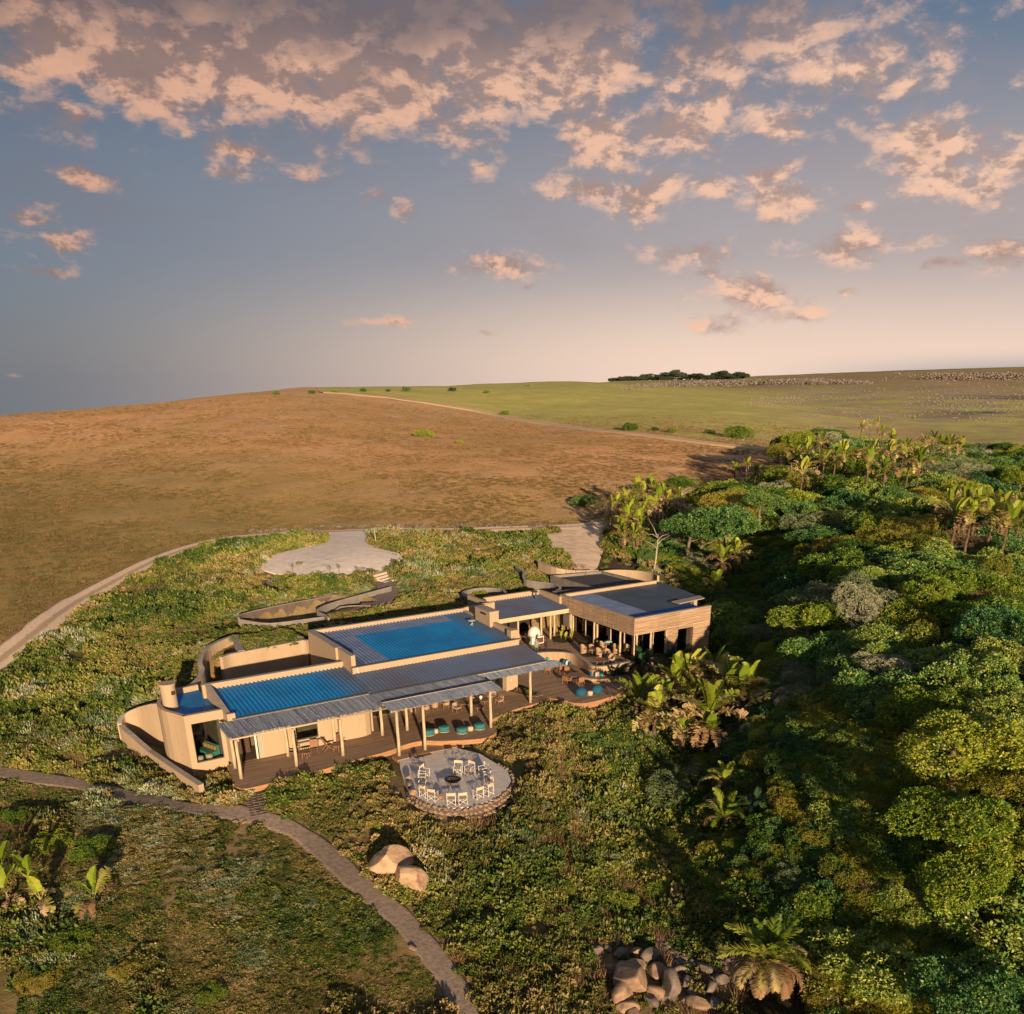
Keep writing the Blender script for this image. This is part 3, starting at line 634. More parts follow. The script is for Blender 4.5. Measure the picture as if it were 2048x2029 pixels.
# ---- main hall B
mb = MB(); mb.wall_u(12.42, 29.6, 7.2, 7.5, -.02, 4.97, [(13.2, 17.8, -.02, 2.7), (18.6, 23.0, -.02, 2.7), (23.8, 27.9, -.02, 2.7)])
obj('hall_wall', mb, m_pl, lodge)
for (a0, b0) in ((13.2, 17.8), (18.6, 23.0), (23.8, 27.9)):
    n = 4; s_ = (b0 - a0) / n; f_ = MB()
    for i in range(n): f_.box(a0 + i*s_ - .03 + .03, a0 + i*s_ + .06, 7.3, 7.38, .02, 2.68)
    f_.box(b0 - .06, b0, 7.3, 7.38, .02, 2.68).box(a0, b0, 7.3, 7.38, 2.62, 2.7)
    d_ = obj('sliding_door', f_, m_gut, lodge)
    for i in range(n): obj('pane', MB().box(a0 + i*s_ + .06, a0 + (i+1)*s_, 7.33, 7.345, .02, 2.62), m_glass, d_)
mb = MB().box(12.4, 29.4, 7.5, 17.4, -.5, .0); obj('floor', mb, m_inn, lodge)
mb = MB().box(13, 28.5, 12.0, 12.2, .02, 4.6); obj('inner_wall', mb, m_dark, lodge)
mb = MB().box(12.42, 29.62, 7.02, 7.2, 4.34, 4.92); obj('fascia', mb, m_pl, lodge)
mb = MB().box(12.40, 29.64, 6.92, 7.10, 4.92, 5.01); obj('gutter', mb, m_gut, lodge)
def mB(u, v):
    if v > 15.0 and u < 26.6: return 1
    if 13.7 < u < 16.0: return 1
    return 0
obj('hall_roof', sheet(12.9, 29.2, 7.1, 5.03, 17.35, 5.56, cuts=(15.0,), mats=mB), [m_blue, m_lil], lodge, label='large blue ribbed roof with a lilac border')
mb = MB().box(12.35, 29.4, 17.35, 17.72, 3.0, 5.92).box(12.2, 12.82, 10.3, 17.35, -.02, 5.95).box(12.42, 12.82, 7.22, 10.3, 3.4, 5.93)
obj('parapet', mb, m_pl, lodge)
mb = MB().box(12.35, 29.4, 17.33, 17.74, 5.922, 5.95).box(12.18, 12.84, 10.28, 17.33, 5.952, 5.975).box(12.40, 12.84, 7.2, 10.28, 5.932, 5.955); obj('coping', mb, m_cap, lodge)
mb = MB().box(12.0, 12.2, 10.29, 10.9, 4.5, 5.94)
obj('side_parapet', MB().box(29.2, 29.55, 8.0, 11.2, 4.6, 5.76), m_pl, lodge); obj('end_pier', MB().box(28.85, 29.75, 7.22, 7.98, 4.3, 5.80), m_pl, lodge); obj('side_parapet', MB().box(29.2, 29.55, 14.3, 17.33, 4.6, 5.7), m_pl, lodge)
mb = MB().box(28.85, 29.9, 11.25, 14.2, 4.6, 6.78); cb = obj('chimney_stack', mb, m_pl, lodge, label='square plaster chimney block on the hall roof')
obj('stack_coping', MB().box(28.81, 29.94, 11.21, 14.24, 6.78, 6.84), m_cap, cb); obj('flue_opening', MB().box(28.83, 28.86, 12.0, 13.1, 6.35, 6.55), m_dark, cb)
mb = MB().box(12.42, 12.6, 3.8, 7.1, .0, 3.3); obj('end_wall', mb, m_pl, lodge)
mb = MB().box(27.9, 29.2, 6.6, 7.1, -.02, 3.3); obj('end_wall', mb, m_pl, lodge); obj('wall_lamp', MB().lathe((28.4, 6.56, 1.05), [(.07, 0), (.07, .14)], 10), m_white, lodge)
mb = MB().tube([(12.86, 6.98, 4.86), (12.86, 6.98, 4.5), (12.9, 6.9, 4.38)], .05, 8); obj('downpipe', mb, m_white, lodge)
# satellite dish
dish = thing('satellite_dish', 'small white satellite dish on the blue hall roof', 'dish', tuple(W(27.6, 12.7, 5.33)), BA)
obj('stand', MB().tube([(0, 0, 0), (0, 0, .5)], .03, 6).tube([(-.25, .1, 0), (0, 0, .3)], .02, 5).tube([(.25, .1, 0), (0, 0, .3)], .02, 5), m_white, dish)
obj('reflector', MB().add([(x*.38, y*.26, 0) for x, y in [(math.cos(t/12*6.283), math.sin(t/12*6.283)) for t in range(12)]] + [(x*.38, y*.26, .03) for x, y in [(math.cos(t/12*6.283), math.sin(t/12*6.283)) for t in range(12)]], [tuple(range(12))[::-1], tuple(range(12, 24))] + [(i, (i+1) % 12, 12 + (i+1) % 12, 12 + i) for i in range(12)]), m_white, dish).location = (0, 0, .5)
kids(dish)[1].rotation_euler = (math.radians(28), math.radians(-12), 0)
# ---- reed shade over the deck
def reeds(parts, seed):
    rnd = random.Random(seed); mb = MB(); sh = []
    for (u0, u1, vb, zb, vf, zf, sp, jag) in parts:
        n = int((u1 - u0) / sp)
        for i in range(n * 3):
            u = u0 + (u1 - u0) * (i + rnd.random()) / (n * 3); t = rnd.gauss(0, .045); r = rnd.uniform(.009, .019)
            e = rnd.uniform(-jag, jag * .6); b = rnd.uniform(-.05, .05)
            zz = rnd.uniform(0, .05); dz = (zf - zb) / (vf - vb); z1 = zb + dz * (b); z2 = zf + dz * (e)
            L = vf - vb + e; mb.tube([(u, vb + b, z1 + zz), (u + t * .5 * -L, vb + L / 2, (z1 + z2) / 2 + zz), (u - t * L, vf + e, z2 + zz + rnd.uniform(-.02, .01))], r, 3, cap=False)
            s = min(1, max(0, rnd.gauss(.34, .30))); sh += [s] * 9
        mb.hexa([(u0, vf + .15, zf - .06), (u1, vf + .15, zf - .06), (u1, vb, zb - .06), (u0, vb, zb - .06)], [(u0, vf + .15, zf - .03), (u1, vf + .15, zf - .03), (u1, vb, zb - .03), (u0, vb, zb - .03)]); sh += [.1] * 8  # added dark backing sheet under the reeds, blocks light
    return mb, sh
def reed_obj(parts, seed, parent):
    mb, sh = reeds(parts, seed); o = obj('reed_mat', mb, m_reed, parent, kind='stuff')
    a = o.data.attributes.new('shade', 'FLOAT', 'POINT'); a.data.foreach_set('value', np.array(sh, np.float32)); return o
m_log = m_pole
def post_mesh(h, r=.13):
    return MB().tube([(0, 0, 0), (.015, 0, h*.33), (-.01, .01, h*.7), (0, 0, h)], [r * 1.08, r, r * .95, r * .9], 12)
def pergola(label, beams, posts, parts, seed):
    t = thing('reed_pergola', label, 'pergola', BL, BA)
    for (p, q, r) in beams: obj('beam', MB().tube([p, q], r, 8), m_log, t, smooth=True)
    for (u, v, z0, z1) in posts: o = obj('post', post_mesh(z1 - z0), m_pole, t, smooth=True, loc=(u, v, z0))
    reed_obj(parts, seed, t); return t
pergola('grey reed shade along the left half of the deck on pairs of pale poles',
    [((-.4, .08, 3.24), (12.7, .08, 3.24), .07), ((-.4, 2.35, 3.3), (12.7, 2.35, 3.3), .08)] + [((u, -.16, 3.12), (u, 3.0, 3.26), .065) for u in (.18, 4.55, 8.42)],
    [(0, 0, 0, 3.16), (4.38, 0, 0, 3.16), (8.27, 0, 0, 3.16), (.2, 2.3, 0, 3.2), (4.48, 2.33, 0, 3.2), (8.5, 2.3, 0, 3.2)],
    [(-.45, 12.45, 3.1, 3.60, .30, 3.38, .030, .42)], 5)
pergola('grey reed shade projecting in two steps over the ottomans on taller poles',
    [((12.0, -1.62, 3.52), (22.4, -1.25, 3.52), .07), ((12.0, .0, 3.64), (22.4, .0, 3.64), .07), ((12.7, 2.4, 3.2), (30.6, 2.4, 3.2), .08), ((12.0, -.02, 3.84), (22.4, -.02, 3.84), .035)] + [((u, 2.42, 3.32), (u, -1.7 if u < 20 else -1.25, 3.46), .06) for u in (12.49, 14.86, 21.58)],
    [(12.49, -1.62, -.4, 3.42), (14.86, -1.64, -.4, 3.42), (21.58, -1.11, 0, 3.42), (12.82, 2.43, 0, 3.14), (15.13, 2.34, 0, 3.14), (21.61, 2.47, 0, 3.14), (28.05, 2.53, 0, 3.14)],
    [(12.0, 22.5, 2.8, 3.60, -.1, 3.66, .030, .12), (12.0, 22.4, .02, 3.80, -1.72, 3.62, .030, .34), (22.5, 31.2, 2.8, 3.56, 1.75, 3.40, .030, .30)], 9)
# ---- decks
def planks(poly, z, wd=.14, gap=.018, th=.05):
    mb = MB(); vs = [p[1] for p in poly]; v = min(vs); n = len(poly)
    while v < max(vs):
        vc = v + wd / 2; xs = []
        for i in range(n):
            (x1, y1), (x2, y2) = poly[i], poly[(i+1) % n]
            if (y1 > vc) != (y2 > vc): xs.append(x1 + (x2 - x1) * (vc - y1) / (y2 - y1))
        xs.sort()
        for a, b in zip(xs[::2], xs[1::2]):
            x = a; 
            while x < b - .05:
                e = min(b, x + 3.1 + (int(v * 97) % 7) * .2); 
                if b - e < .5: e = b
                mb.box(x, e - .004, v, v + wd - gap, z - th, z); x = e
        v += wd
    return mb
def deck(label, poly, z, skirt, parts_extra=()):
    poly = [tuple(p[:2]) for p in poly]
    t = thing('timber_deck', label, 'deck', BL, BA)
    obj('plank', planks(poly, z), m_deck, t, kind='stuff')
    mb = MB(); n = len(poly); cx_, cy_ = np.mean([p[0] for p in poly]), np.mean([p[1] for p in poly])
    mb.strip(poly, .06, z - skirt, z + .012, closed=True); obj('edge_board', mb, m_edge, t)
    mb = MB().prism(poly, z - 1.4, z - .07); obj('frame', mb, m_dark, t); return t
main = [(-.2,3.2),(-.2,2.5),(-.79,-1.2),(-.5,-1.9),(-.07,-2.09),(1.4,-2.06),(4.41,-1.95),(7.0,-1.65),(9.3,-1.35)] + [tuple(p) for p in smooth_line([(9.3,-1.35),(12.0,-1.08),(13.3,-.62),(15.14,-.62),(16.56,-1.6),(18.3,-2.45),(19.8,-2.93),(21.0,-2.6),(21.75,-1.7),(22.0,-.4),(22.6,.6)], 4)][1:] + [(25.5,1.7),(28.7,2.1),(29.0,2.6),(28.9,4.3),(28.4,5.6),(27.9,7.18),(12.46,7.18),(12.46,4.3),(12.1,3.5),(11.5,3.05),(10,3.08)]
deck('long curved timber deck under the reed shades in front of the lodge', main, 0.0, .42)
deck('narrow timber step below the deck beside the fire terrace', [(12.0,-1.35),(11.98,-2.44),(13.96,-2.34),(16.9,-2.45),(18.0,-2.6),(16.56,-1.72),(15.14,-.75),(13.3,-.75)], -.4, .3)
low = [tuple(p) for p in smooth_line([(30.3,5.4),(30.2,3.6),(30.5,2.3),(30.96,1.6),(31.2,.7),(31.94,-.27),(33.2,-.5),(35.2,-.3),(37.5,.35),(39.5,1.2),(41.0,2.4)], 4)] + [(41.0,4.4),(38.8,4.4),(37.8,4.6),(37.5,5.4),(38.0,7.3),(38.3,9.3),(38.1,10.4),(37.5,11.1),(36.1,11.9),(30.3,12.2)]
deck('rounded lower timber terrace with blue beanbags by the palms', low, 0.0, .55)
up = [(30.3,12.3),(36.1,12.0),(37.5,11.2),(38.2,10.5),(38.45,9.3),(38.15,7.3),(37.7,5.5),(37.9,4.8),(38.9,4.5),(42.6,4.6),(42.6,18.3),(30.3,22.3)]
up = [(30.3,12.3),(36.1,12.0),(37.5,11.2),(38.2,10.5),(38.45,9.3),(38.15,7.3),(37.7,5.5),(37.9,4.8),(38.9,4.5),(42.3,4.6),(42.3,22.3),(30.3,22.3)]
deck('raised timber courtyard with wicker chairs in front of the clad restaurant', up, 1.10, .2)
t = thing('bench_wall', 'curving timber clad retaining wall with a seat below the courtyard', 'bench', BL, BA)
bw = smooth_line([(31.5,12.35),(34.5,12.2),(36.05,11.8),(37.35,10.95),(37.9,10.2),(38.1,9.2),(37.75,7.26),(37.3,5.5),(37.4,4.8),(37.95,4.45),(39.2,4.3),(41.2,4.2)], 4)
m_bw = m_planks('bench_cladding', (.28, .195, .12), (.39, .28, .18), .11)
obj('backrest', MB().strip(bw, .30, 0.0, 1.42), m_bw, t); obj('capping', MB().strip(bw, .38, 1.42, 1.47), m_cap, t)
bs = smooth_line([(36.2,11.3),(37.0,10.5),(37.35,9.6),(37.3,8.6),(36.9,7.2),(36.45,5.6),(36.5,4.8),(37.1,4.0),(38.4,3.55),(40.2,3.4)], 4)
obj('seat', MB().strip(bs, .70, .38, .46), m_deck, t); obj('seat_base', MB().strip(bs, .60, 0, .38), m_bw, t)
for k, (pl_) in enumerate([[(27.9,7.0),(28.6,5.6),(28.9,4.4),(29.6,4.0),(30.2,4.6),(30.2,7.0)], [(40.4,17.2),(39.6,15.6),(40.2,14.6),(41.4,14.4),(42.1,15.2),(42.1,17.2)]]):
    o = obj('garden_bed', MB().prism(pl_, -.9 if k == 0 else .6, .06 if k == 0 else 1.16), mat('bed_soil_%d' % k, (.06, .042, .03), .95, (.035, .026, .02), 6, 6, .03), loc=BL); o.rotation_euler = (0, 0, BA); o['kind'] = 'structure'
m_flag = mat('flagstone', (.30, .21, .15), .9, (.22, .155, .11), 3, 7, .01)
for i, (pl_, z_, la) in enumerate([([(28.9,3.4),(29.0,2.3),(30.1,2.2),(30.4,3.0),(30.1,3.7)], -.06, 'pale flagstone step beside the tall deck pole'), ([(29.2,4.4),(29.3,3.6),(30.4,3.8),(30.6,4.7),(29.9,5.0)], -.02, 'middle flagstone step next to the planted bed'), ([(30.6,2.0),(29.3,1.9),(29.7,1.0),(30.7,.9)], -.25, 'lowest flagstone step at the edge of the scrub')]):
    o = obj('flagstone', MB().prism(pl_, z_ - .7, z_ + .05), m_flag, loc=BL, bevel=.03); o.rotation_euler = (0, 0, BA); tag(o, la, 'flagstone', 'flagstones between the two decks')
# ---- kitchen wing C
cw = thing('kitchen_wing', 'plastered middle wing with lilac ribbed roof and cowl over the pizza oven', 'building', BL, BA)
obj('roof', sheet(33.1, 42.85, 17.0, 4.46, 22.45, 4.86), [m_lil2], cw)
obj('eave_board', MB().box(30.2, 42.86, 16.74, 16.95, 3.84, 4.36), m_cream, cw); obj('gutter', MB().box(30.2, 42.86, 16.66, 16.8, 4.34, 4.44), m_gut, cw)
obj('roof', MB().box(30.2, 33.1, 16.95, 22.4, 4.2, 4.4), m_gravel, cw)
obj('parapet', MB().box(34.7, 42.4, 22.45, 22.8, 3.9, 5.42).box(42.1, 42.45, 18.2, 22.45, 4.5, 5.42).box(32.05, 33.35, 17.9, 18.3, 4.3, 5.98).box(30.0, 32.05, 18.0, 18.3, 3.0, 5.9).box(32.7, 33.05, 18.3, 22.8, 4.2, 5.9), m_pl, cw)
obj('back_wall', MB().box(30.2, 42.2, 21.8, 22.1, 1.1, 4.2).box(30.2, 30.5, 17.6, 21.8, 1.1, 4.2), m_inn, cw)
obj('ceiling', MB().box(30.2, 42.8, 16.96, 22.0, 3.95, 4.05), m_ceil, cw)
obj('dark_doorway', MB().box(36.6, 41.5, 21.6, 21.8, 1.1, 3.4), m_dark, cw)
ck = obj('cowl', MB().lathe((40.7, 21.0, 4.8), [(.16, 0), (.13, .08), (.10, .12), (.10, .75), (.27, .78), (.27, .90), (.1, .98)], 14), m_gut, cw, smooth=False)
for u, v in [(35.7, 16.9), (38.75, 16.9), (41.2, 17.9), (40.0, 16.9)]: obj('post', post_mesh(2.78, .12), m_pole, cw, smooth=True, loc=(u, v, 1.1))
obj('post', post_mesh(2.78, .12), m_pole, cw, smooth=True, loc=(33.2, 16.9, 1.1))
# ---- restaurant E
ew = thing('restaurant_pavilion', 'restaurant pavilion clad in split timber laths with slate blue roof', 'building', BL, BA)
E0, E1, V0, V1 = 42.4, 53.0, 5.0, 18.5
def laths(segs, seed):
    rnd = random.Random(seed); mb = MB()
    for (ax, c0, a0, a1, z0, z1, holes) in segs:
        z = z0
        while z < z1 - .02:
            x = a0 - rnd.random() * 1.5
            while x < a1:
                e = x + rnd.uniform(1.2, 2.6); xa, xb = max(x, a0), min(e, a1); cuts = [(xa, xb)]
                for (h0, h1, k0, k1) in holes:
                    if k0 - .04 < z < k1:
                        nc = []
                        for p, q in cuts:
                            if q <= h0 or p >= h1: nc.append((p, q))
                            else:
                                if p < h0: nc.append((p, h0))
                                if q > h1: nc.append((h1, q))
                        cuts = nc
                for p, q in cuts:
                    if q - p < .05: continue
                    t0 = z + rnd.uniform(-.012, .012); t1 = z + rnd.uniform(-.014, .014); d = rnd.uniform(.02, .055); hh = rnd.uniform(.045, .075)
                    if ax == 'u': mb.hexa([(p, c0 - d, t0), (q, c0 - d, t1), (q, c0, t1), (p, c0, t0)], [(p, c0 - d, t0 + hh), (q, c0 - d, t1 + hh), (q, c0, t1 + hh), (p, c0, t0 + hh)])
                    else: mb.hexa([(c0 - d, p, t0), (c0, p, t0), (c0, q, t1), (c0 - d, q, t1)], [(c0 - d, p, t0 + hh), (c0, p, t0 + hh), (c0, q, t1 + hh), (c0 - d, q, t1 + hh)])
                x = e
            z += .088
    return mb
holes = [(42.5, 47.25, .6, 3.75), (47.9, 48.0, 9, 9), (47.45 + .0, 50.2, .75, 3.62)]
holes = [(42.5, 45.0, -.2, 3.8), (45.0, 46.9, -.2, 3.8), (48.4, 50.6, .75, 3.6)]
mb = MB().wall_u(E0, E1, V0, V0 + .3, -1.2, 5.55, [(42.42, 46.9, 1.1, 3.8), (48.4, 50.6, .8, 3.6)])
mb.box(E0, E0 + .28, V0 + .3, V1, 3.8, 5.55).box(E1 - .3, E1, V0 + .3, V1, -1.0, 5.05).box(E0 + 2, E1 - .3, V1 - .3, V1, 0, 5.4)
mb.box(42.5, 46.9, 5.05, 5.28, -1.1, 1.08)
obj('wall', mb, m_brown, ew)
obj('lath_cladding', laths([('u', V0, E0, E1, -1.2, 5.55, [(42.42, 46.9, 1.1, 3.75), (48.4, 50.6, .8, 3.6)]), ('v', E0, V0 - .05, V1, 3.80, 5.52, [])], 4), m_lath, ew, kind='stuff')
obj('coping', MB().box(E0 - .06, E1 + .04, V0 - .06, V0 + .34, 5.56, 5.61).box(E0 - .06, E0 + .34, V0 + .34, V1, 5.56, 5.61), m_cap, ew)
obj('window_reveal', MB().box(50.2, 50.58, 4.98, 5.7, .8, 3.58).box(48.4, 48.46, 4.98, 5.7, .8, 3.6).box(48.46, 50.2, 5.0, 5.6, .78, .84), m_brown, ew)
wf = obj('window', MB().box(48.46, 48.52, 5.4, 5.46, .84, 3.6).box(50.12, 50.2, 5.4, 5.46, .84, 3.6).box(48.46, 50.2, 5.4, 5.46, 3.54, 3.6), m_gut, ew); obj('pane', MB().box(48.52, 50.12, 5.42, 5.435, .84, 3.54), m_glass, wf)
obj('floor', MB().box(42.7, 52.7, 5.3, 18.2, .7, 1.08), m_brown, ew)
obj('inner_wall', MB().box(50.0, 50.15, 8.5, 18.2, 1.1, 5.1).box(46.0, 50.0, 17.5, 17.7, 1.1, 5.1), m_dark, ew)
sl = MB(); sl.wall_u(45.9, 50.0, 14.0, 14.02, 1.1, 1.2)
f_ = MB()
for i in range(9):
    v = 6.2 + i * 1.45; f_.box(44.55, 44.62, v, v + .07, 1.1, 3.7)
f_.box(44.55, 44.62, 6.2, 18.0, 3.7, 3.8)
d_ = obj('glass_front', f_, m_gut, ew)
for i in range(8): obj('pane', MB().box(44.58, 44.595, 6.27 + i * 1.45, 7.65 + i * 1.45, 1.1, 3.7), m_glass, d_)
obj('door_jamb', MB().box(45.1, 45.17, 5.1, 5.2, 1.1, 3.75), m_cream, ew); obj('door_jamb', MB().box(46.78, 46.92, 4.97, 5.2, 1.1, 3.78), m_cream, ew)
for u, v in [(42.6, 12.13), (42.6, 7.5), (42.65, 5.25), (42.6, 16.6), (43.9, 18.0), (43.9, 15.6), (43.9, 13.3), (43.9, 10.9), (43.9, 8.5), (45.0, 5.35), (43.9, 6.3)]: obj('post', post_mesh(2.75, .12), m_pole, ew, smooth=True, loc=(u, v, 1.08))
# roof of E
obj('roof', sheet(42.75, 46.6, 5.35, 5.10, 18.1, 5.30, .22, .04), [m_lil], ew, label='lilac strip of ribbed sheeting')
mb = sheet(46.6, 52.95, 5.35, 5.10, 18.1, 5.30, .25, .04, mats=lambda u, v: 1 if (v < 8.0 + .0 * u) else 0, cuts=(8.0,)); obj('roof', mb, [m_slate, m_blue], ew)  # slate against blue paints the edge of a reflected shadow onto the sheets
mb = MB().box(42.9, 52.6, 18.1, 18.5, 4.6, 5.66); mb.hexa([(52.6,18.1,4.6),(56.4,18.1,4.6),(56.4,18.5,4.6),(52.6,18.5,4.6)], [(52.6,18.1,5.66),(56.4,18.1,5.66),(56.4,18.5,5.66),(52.6,18.5,5.66)]); obj('parapet', mb, m_pl, ew)
obj('roof', MB().prism([(53.0,8.2),(53.0,18.1),(57.2,19.2),(56.9,15.0),(55.9,9.9)], 5.18, 5.32), m_slate, ew, label='flared slate roof over the service side')
obj('canopy_slab', MB().prism([(51.2,8.1),(51.2,9.4),(55.9,9.9),(55.4,8.6)], 5.36, 5.46), m_cap, ew)
obj('service_wall', MB().box(53.4, 55.0, 9.3, 9.6, -.5, 5.3).box(53.1, 53.4, 8.4, 9.6, 3.5, 5.36), m_pl, ew)
# ---- back building F with a gravel roof
fb = thing('service_building', 'low flat roofed service building with gravel roof behind the restaurant', 'building', BL, BA)
fp = [(43.9,18.9),(43.9,22.1),(49.2,21.3),(48.9,29.9),(56.0,28.8),(56.6,20.2),(56.4,18.9)]
obj('roof', MB().prism(fp, 4.6, 4.78), m_gravel, fb)
obj('parapet', MB().strip(fp, .3, 1.5, 5.12, closed=True), m_plg, fb)
cws = smooth_line([(56.0,29.2),(58.5,28.6),(60.4,26.6),(61.0,24.4),(60.5,22.6)], 5)
o = obj('curved_screen_wall', MB().strip([(a, b) for a, b in cws], .3, 2.0, 5.05), m_pl, loc=BL); o.rotation_euler = (0, 0, BA); tag(o, 'curved plaster screen wall behind the gravel roofed service building', 'wall')
# ---- garden walls
WALLS = []
m_dkw = mat('shade_dark_plaster', (.15, .115, .10), .92, (.11, .085, .075), 1.0)  # plaster darkened to stand in for shade in the sunken walk
def gwall(label, pts, th, z0, zt, m=m_pl, cap=True, k=4):
    sp = smooth_line([p[:2] for p in pts], k)
    zz = np.interp(np.linspace(0, 1, len(sp)), np.linspace(0, 1, len(pts)), zt if hasattr(zt, '__len__') else [zt] * len(pts))
    WALLS.append([W(*q) for q in sp]); t = thing('garden_wall', label, 'wall', BL, BA, 'low plaster garden walls round the lodge')
    obj('wall_face', MB().strip(sp, th, z0, list(zz)), m, t)
    if cap: obj('coping', MB().strip(sp, th + .04, list(zz), list(zz + .04)), m_cap, t)
    return t
gwall('curved low wall sweeping round the sunken court left of the tower room', [(-2.9,.5),(-3.8,4.6),(-4.75,9.4),(-5.5,12.4),(-5.9,14.4)], .42, -1.4, [0.0,.1,.15,.75,1.0])
gwall('sloping wall rising from the left court to the round chimney', [(-6.0,14.6),(-5.4,15.6),(-4.3,15.0),(-3.3,13.0),(-2.3,11.3)], .38, -1.2, [1.1,1.5,2.1,2.9,3.3])
gwall('tall curved wall round the rear court beside the roof garden', [(-2.0,11.8),(-.6,12.4),(.8,13.9),(1.7,15.8),(1.9,17.3),(3.3,20.6),(5.0,22.4),(6.9,23.6)], .38, -1.2, [3.5,3.9,4.1,4.3,4.55,4.8,4.9,4.95])
gwall('curved wall holding the planted roof garden behind the front roof', [(3.7,16.9),(4.6,17.5),(6.0,17.7),(8.4,18.0),(10.8,18.3),(11.9,18.5),(12.3,18.1)], .34, -1.0, 4.85)
gwall('straight edge wall on the left of the planted roof garden', [(5.85,17.75),(6.1,19.8),(6.6,22.2),(6.95,23.8)], .55, 1.0, 4.9)
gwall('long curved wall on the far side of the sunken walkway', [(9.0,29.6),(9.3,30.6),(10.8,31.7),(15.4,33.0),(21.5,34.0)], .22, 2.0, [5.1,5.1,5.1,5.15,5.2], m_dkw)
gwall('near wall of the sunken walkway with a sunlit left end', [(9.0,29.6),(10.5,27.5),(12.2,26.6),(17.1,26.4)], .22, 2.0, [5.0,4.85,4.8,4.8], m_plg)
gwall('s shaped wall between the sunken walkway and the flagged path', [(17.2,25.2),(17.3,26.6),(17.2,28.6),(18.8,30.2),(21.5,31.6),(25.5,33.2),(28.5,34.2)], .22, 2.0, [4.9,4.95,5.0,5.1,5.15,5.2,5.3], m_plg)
gwall('round planter wall behind the kitchen wing', [(35.0,22.9),(34.2,25.0),(34.6,27.4),(36.2,28.8),(38.3,28.7),(39.6,27.0),(38.9,24.6)], .30, 2.4, 5.0, m_plg)
gwall('wall running down from the driveway to the service building', [(47.6,36.4),(47.0,33.6),(45.6,31.4),(45.0,29.6),(46.6,26.6),(46.2,24.0),(44.2,22.6)], .28, 2.6, [5.3,5.2,5.1,5.0,4.95,4.9,4.9], m_plg)
gwall('short wall at the foot of the driveway beside the pot plants', [(50.6,35.4),(50.9,31.6),(53.0,30.6),(56.0,29.4)], .34, 2.4, [5.9,5.6,5.2,5.1])
o = obj('rear_wall', MB().box(29.5, 33.0, 17.75, 18.05, 2.5, 5.9), m_pl, loc=BL); o.rotation_euler = (0, 0, BA); tag(o, 'plaster link wall between the hall roof and the kitchen wing', 'wall')
# ------------------------------------------------------------------ vegetation
rs = np.random.RandomState(7)
def leaves_mesh(name, centres, outs, per, size, spread, mt, shape=(1.0, .5), up=.5, seed=0, fold=.0):
    "rosettes of small leaves: one four-sided leaf per entry, pointing out from its twig end"
    r = np.random.RandomState(seed); n = len(centres) * per
    c = np.repeat(centres, per, 0); o = np.repeat(outs, per, 0)
    d = r.normal(size=(n, 3)); d /= np.linalg.norm(d, axis=1)[:, None]
    ax = o * up + d * (1 - up * .45); ax[:, 2] += .12; ax /= np.linalg.norm(ax, axis=1)[:, None]
    sd_ = np.cross(ax, r.normal(size=(n, 3))); sd_ /= np.linalg.norm(sd_, axis=1)[:, None] + 1e-9
    L = size * shape[0] * r.uniform(.6, 1.25, n)[:, None]; Wd = size * shape[1] * r.uniform(.7, 1.2, n)[:, None]
    b = c + ax * spread * r.uniform(-.1, .6, n)[:, None]
    V = np.stack([b, b + ax * L * .5 + sd_ * Wd * .5, b + ax * L, b + ax * L * .5 - sd_ * Wd * .5], 1).reshape(-1, 3)
    m = bpy.data.meshes.new(name); k = n
    m.vertices.add(4 * k); m.vertices.foreach_set('co', V.astype(np.float32).ravel())
    m.loops.add(4 * k); m.loops.foreach_set('vertex_index', np.arange(4 * k, dtype=np.int32))
    m.polygons.add(k); m.polygons.foreach_set('loop_start', np.arange(0, 4 * k, 4, dtype=np.int32)); m.polygons.foreach_set('loop_total', np.full(k, 4, np.int32))
    m.update(calc_edges=True); m.materials.append(mt)
    rv = np.repeat(r.rand(len(centres)), per * 4); a = m.attributes.new('tw', 'FLOAT', 'POINT'); a.data.foreach_set('value', rv.astype(np.float32)); return m
def dome_pts(n, lobes, seed, flat=.75, lo=-.15):
    "points and outward directions over a lumpy dome made of several lobes"
    r = np.random.RandomState(seed); C_, R_ = [], []
    for i in range(lobes):
        a = r.uniform(0, 6.283); q = math.sqrt(r.uniform(.0, 1)) * .78
        C_.append([q * math.cos(a), q * math.sin(a), r.uniform(-.10, .30) * (1 - q * .6)]); R_.append(r.uniform(.22, .42))
    C_ = np.array(C_); R_ = np.array(R_); P_, O_ = [], []
    while len(P_) < n:
        i = r.randint(lobes); d = r.normal(size=3); d /= np.linalg.norm(d)
        if d[2] < lo: continue
        p = C_[i] + d * R_[i] * r.uniform(.80, 1.04)
        dd = np.linalg.norm(p - C_, axis=1) / R_; dd[i] = 9
        if dd.min() < .78: continue
        P_.append(p * [1, 1, flat]); O_.append(d)
    return np.array(P_), np.array(O_)
ALB = .86
L_green = leafmat('leaf_deep_green', [(.030, .090, .014), (.085, .185, .022), (.22, .33, .030), (.44, .47, .06)], .40, .28, .05)
L_teal = leafmat('leaf_blue_green', [(.024, .095, .036), (.065, .190, .062), (.17, .32, .065), (.38, .45, .09)], .40, .25, .05)
L_olive = leafmat('leaf_olive', [(.060, .095, .014), (.150, .190, .020), (.30, .30, .030), (.36, .30, .05)], .5, .22, .08)
L_grey = leafmat('leaf_silver_grey', [(.09, .15, .06), (.17, .24, .11), (.31, .36, .20), (.46, .47, .33)], .6, .15, .1)
L_scrub = leafmat('leaf_scrub', [(.070, .095, .022), (.140, .155, .036), (.27, .24, .07), (.45, .34, .16)], .55, .25, .10)
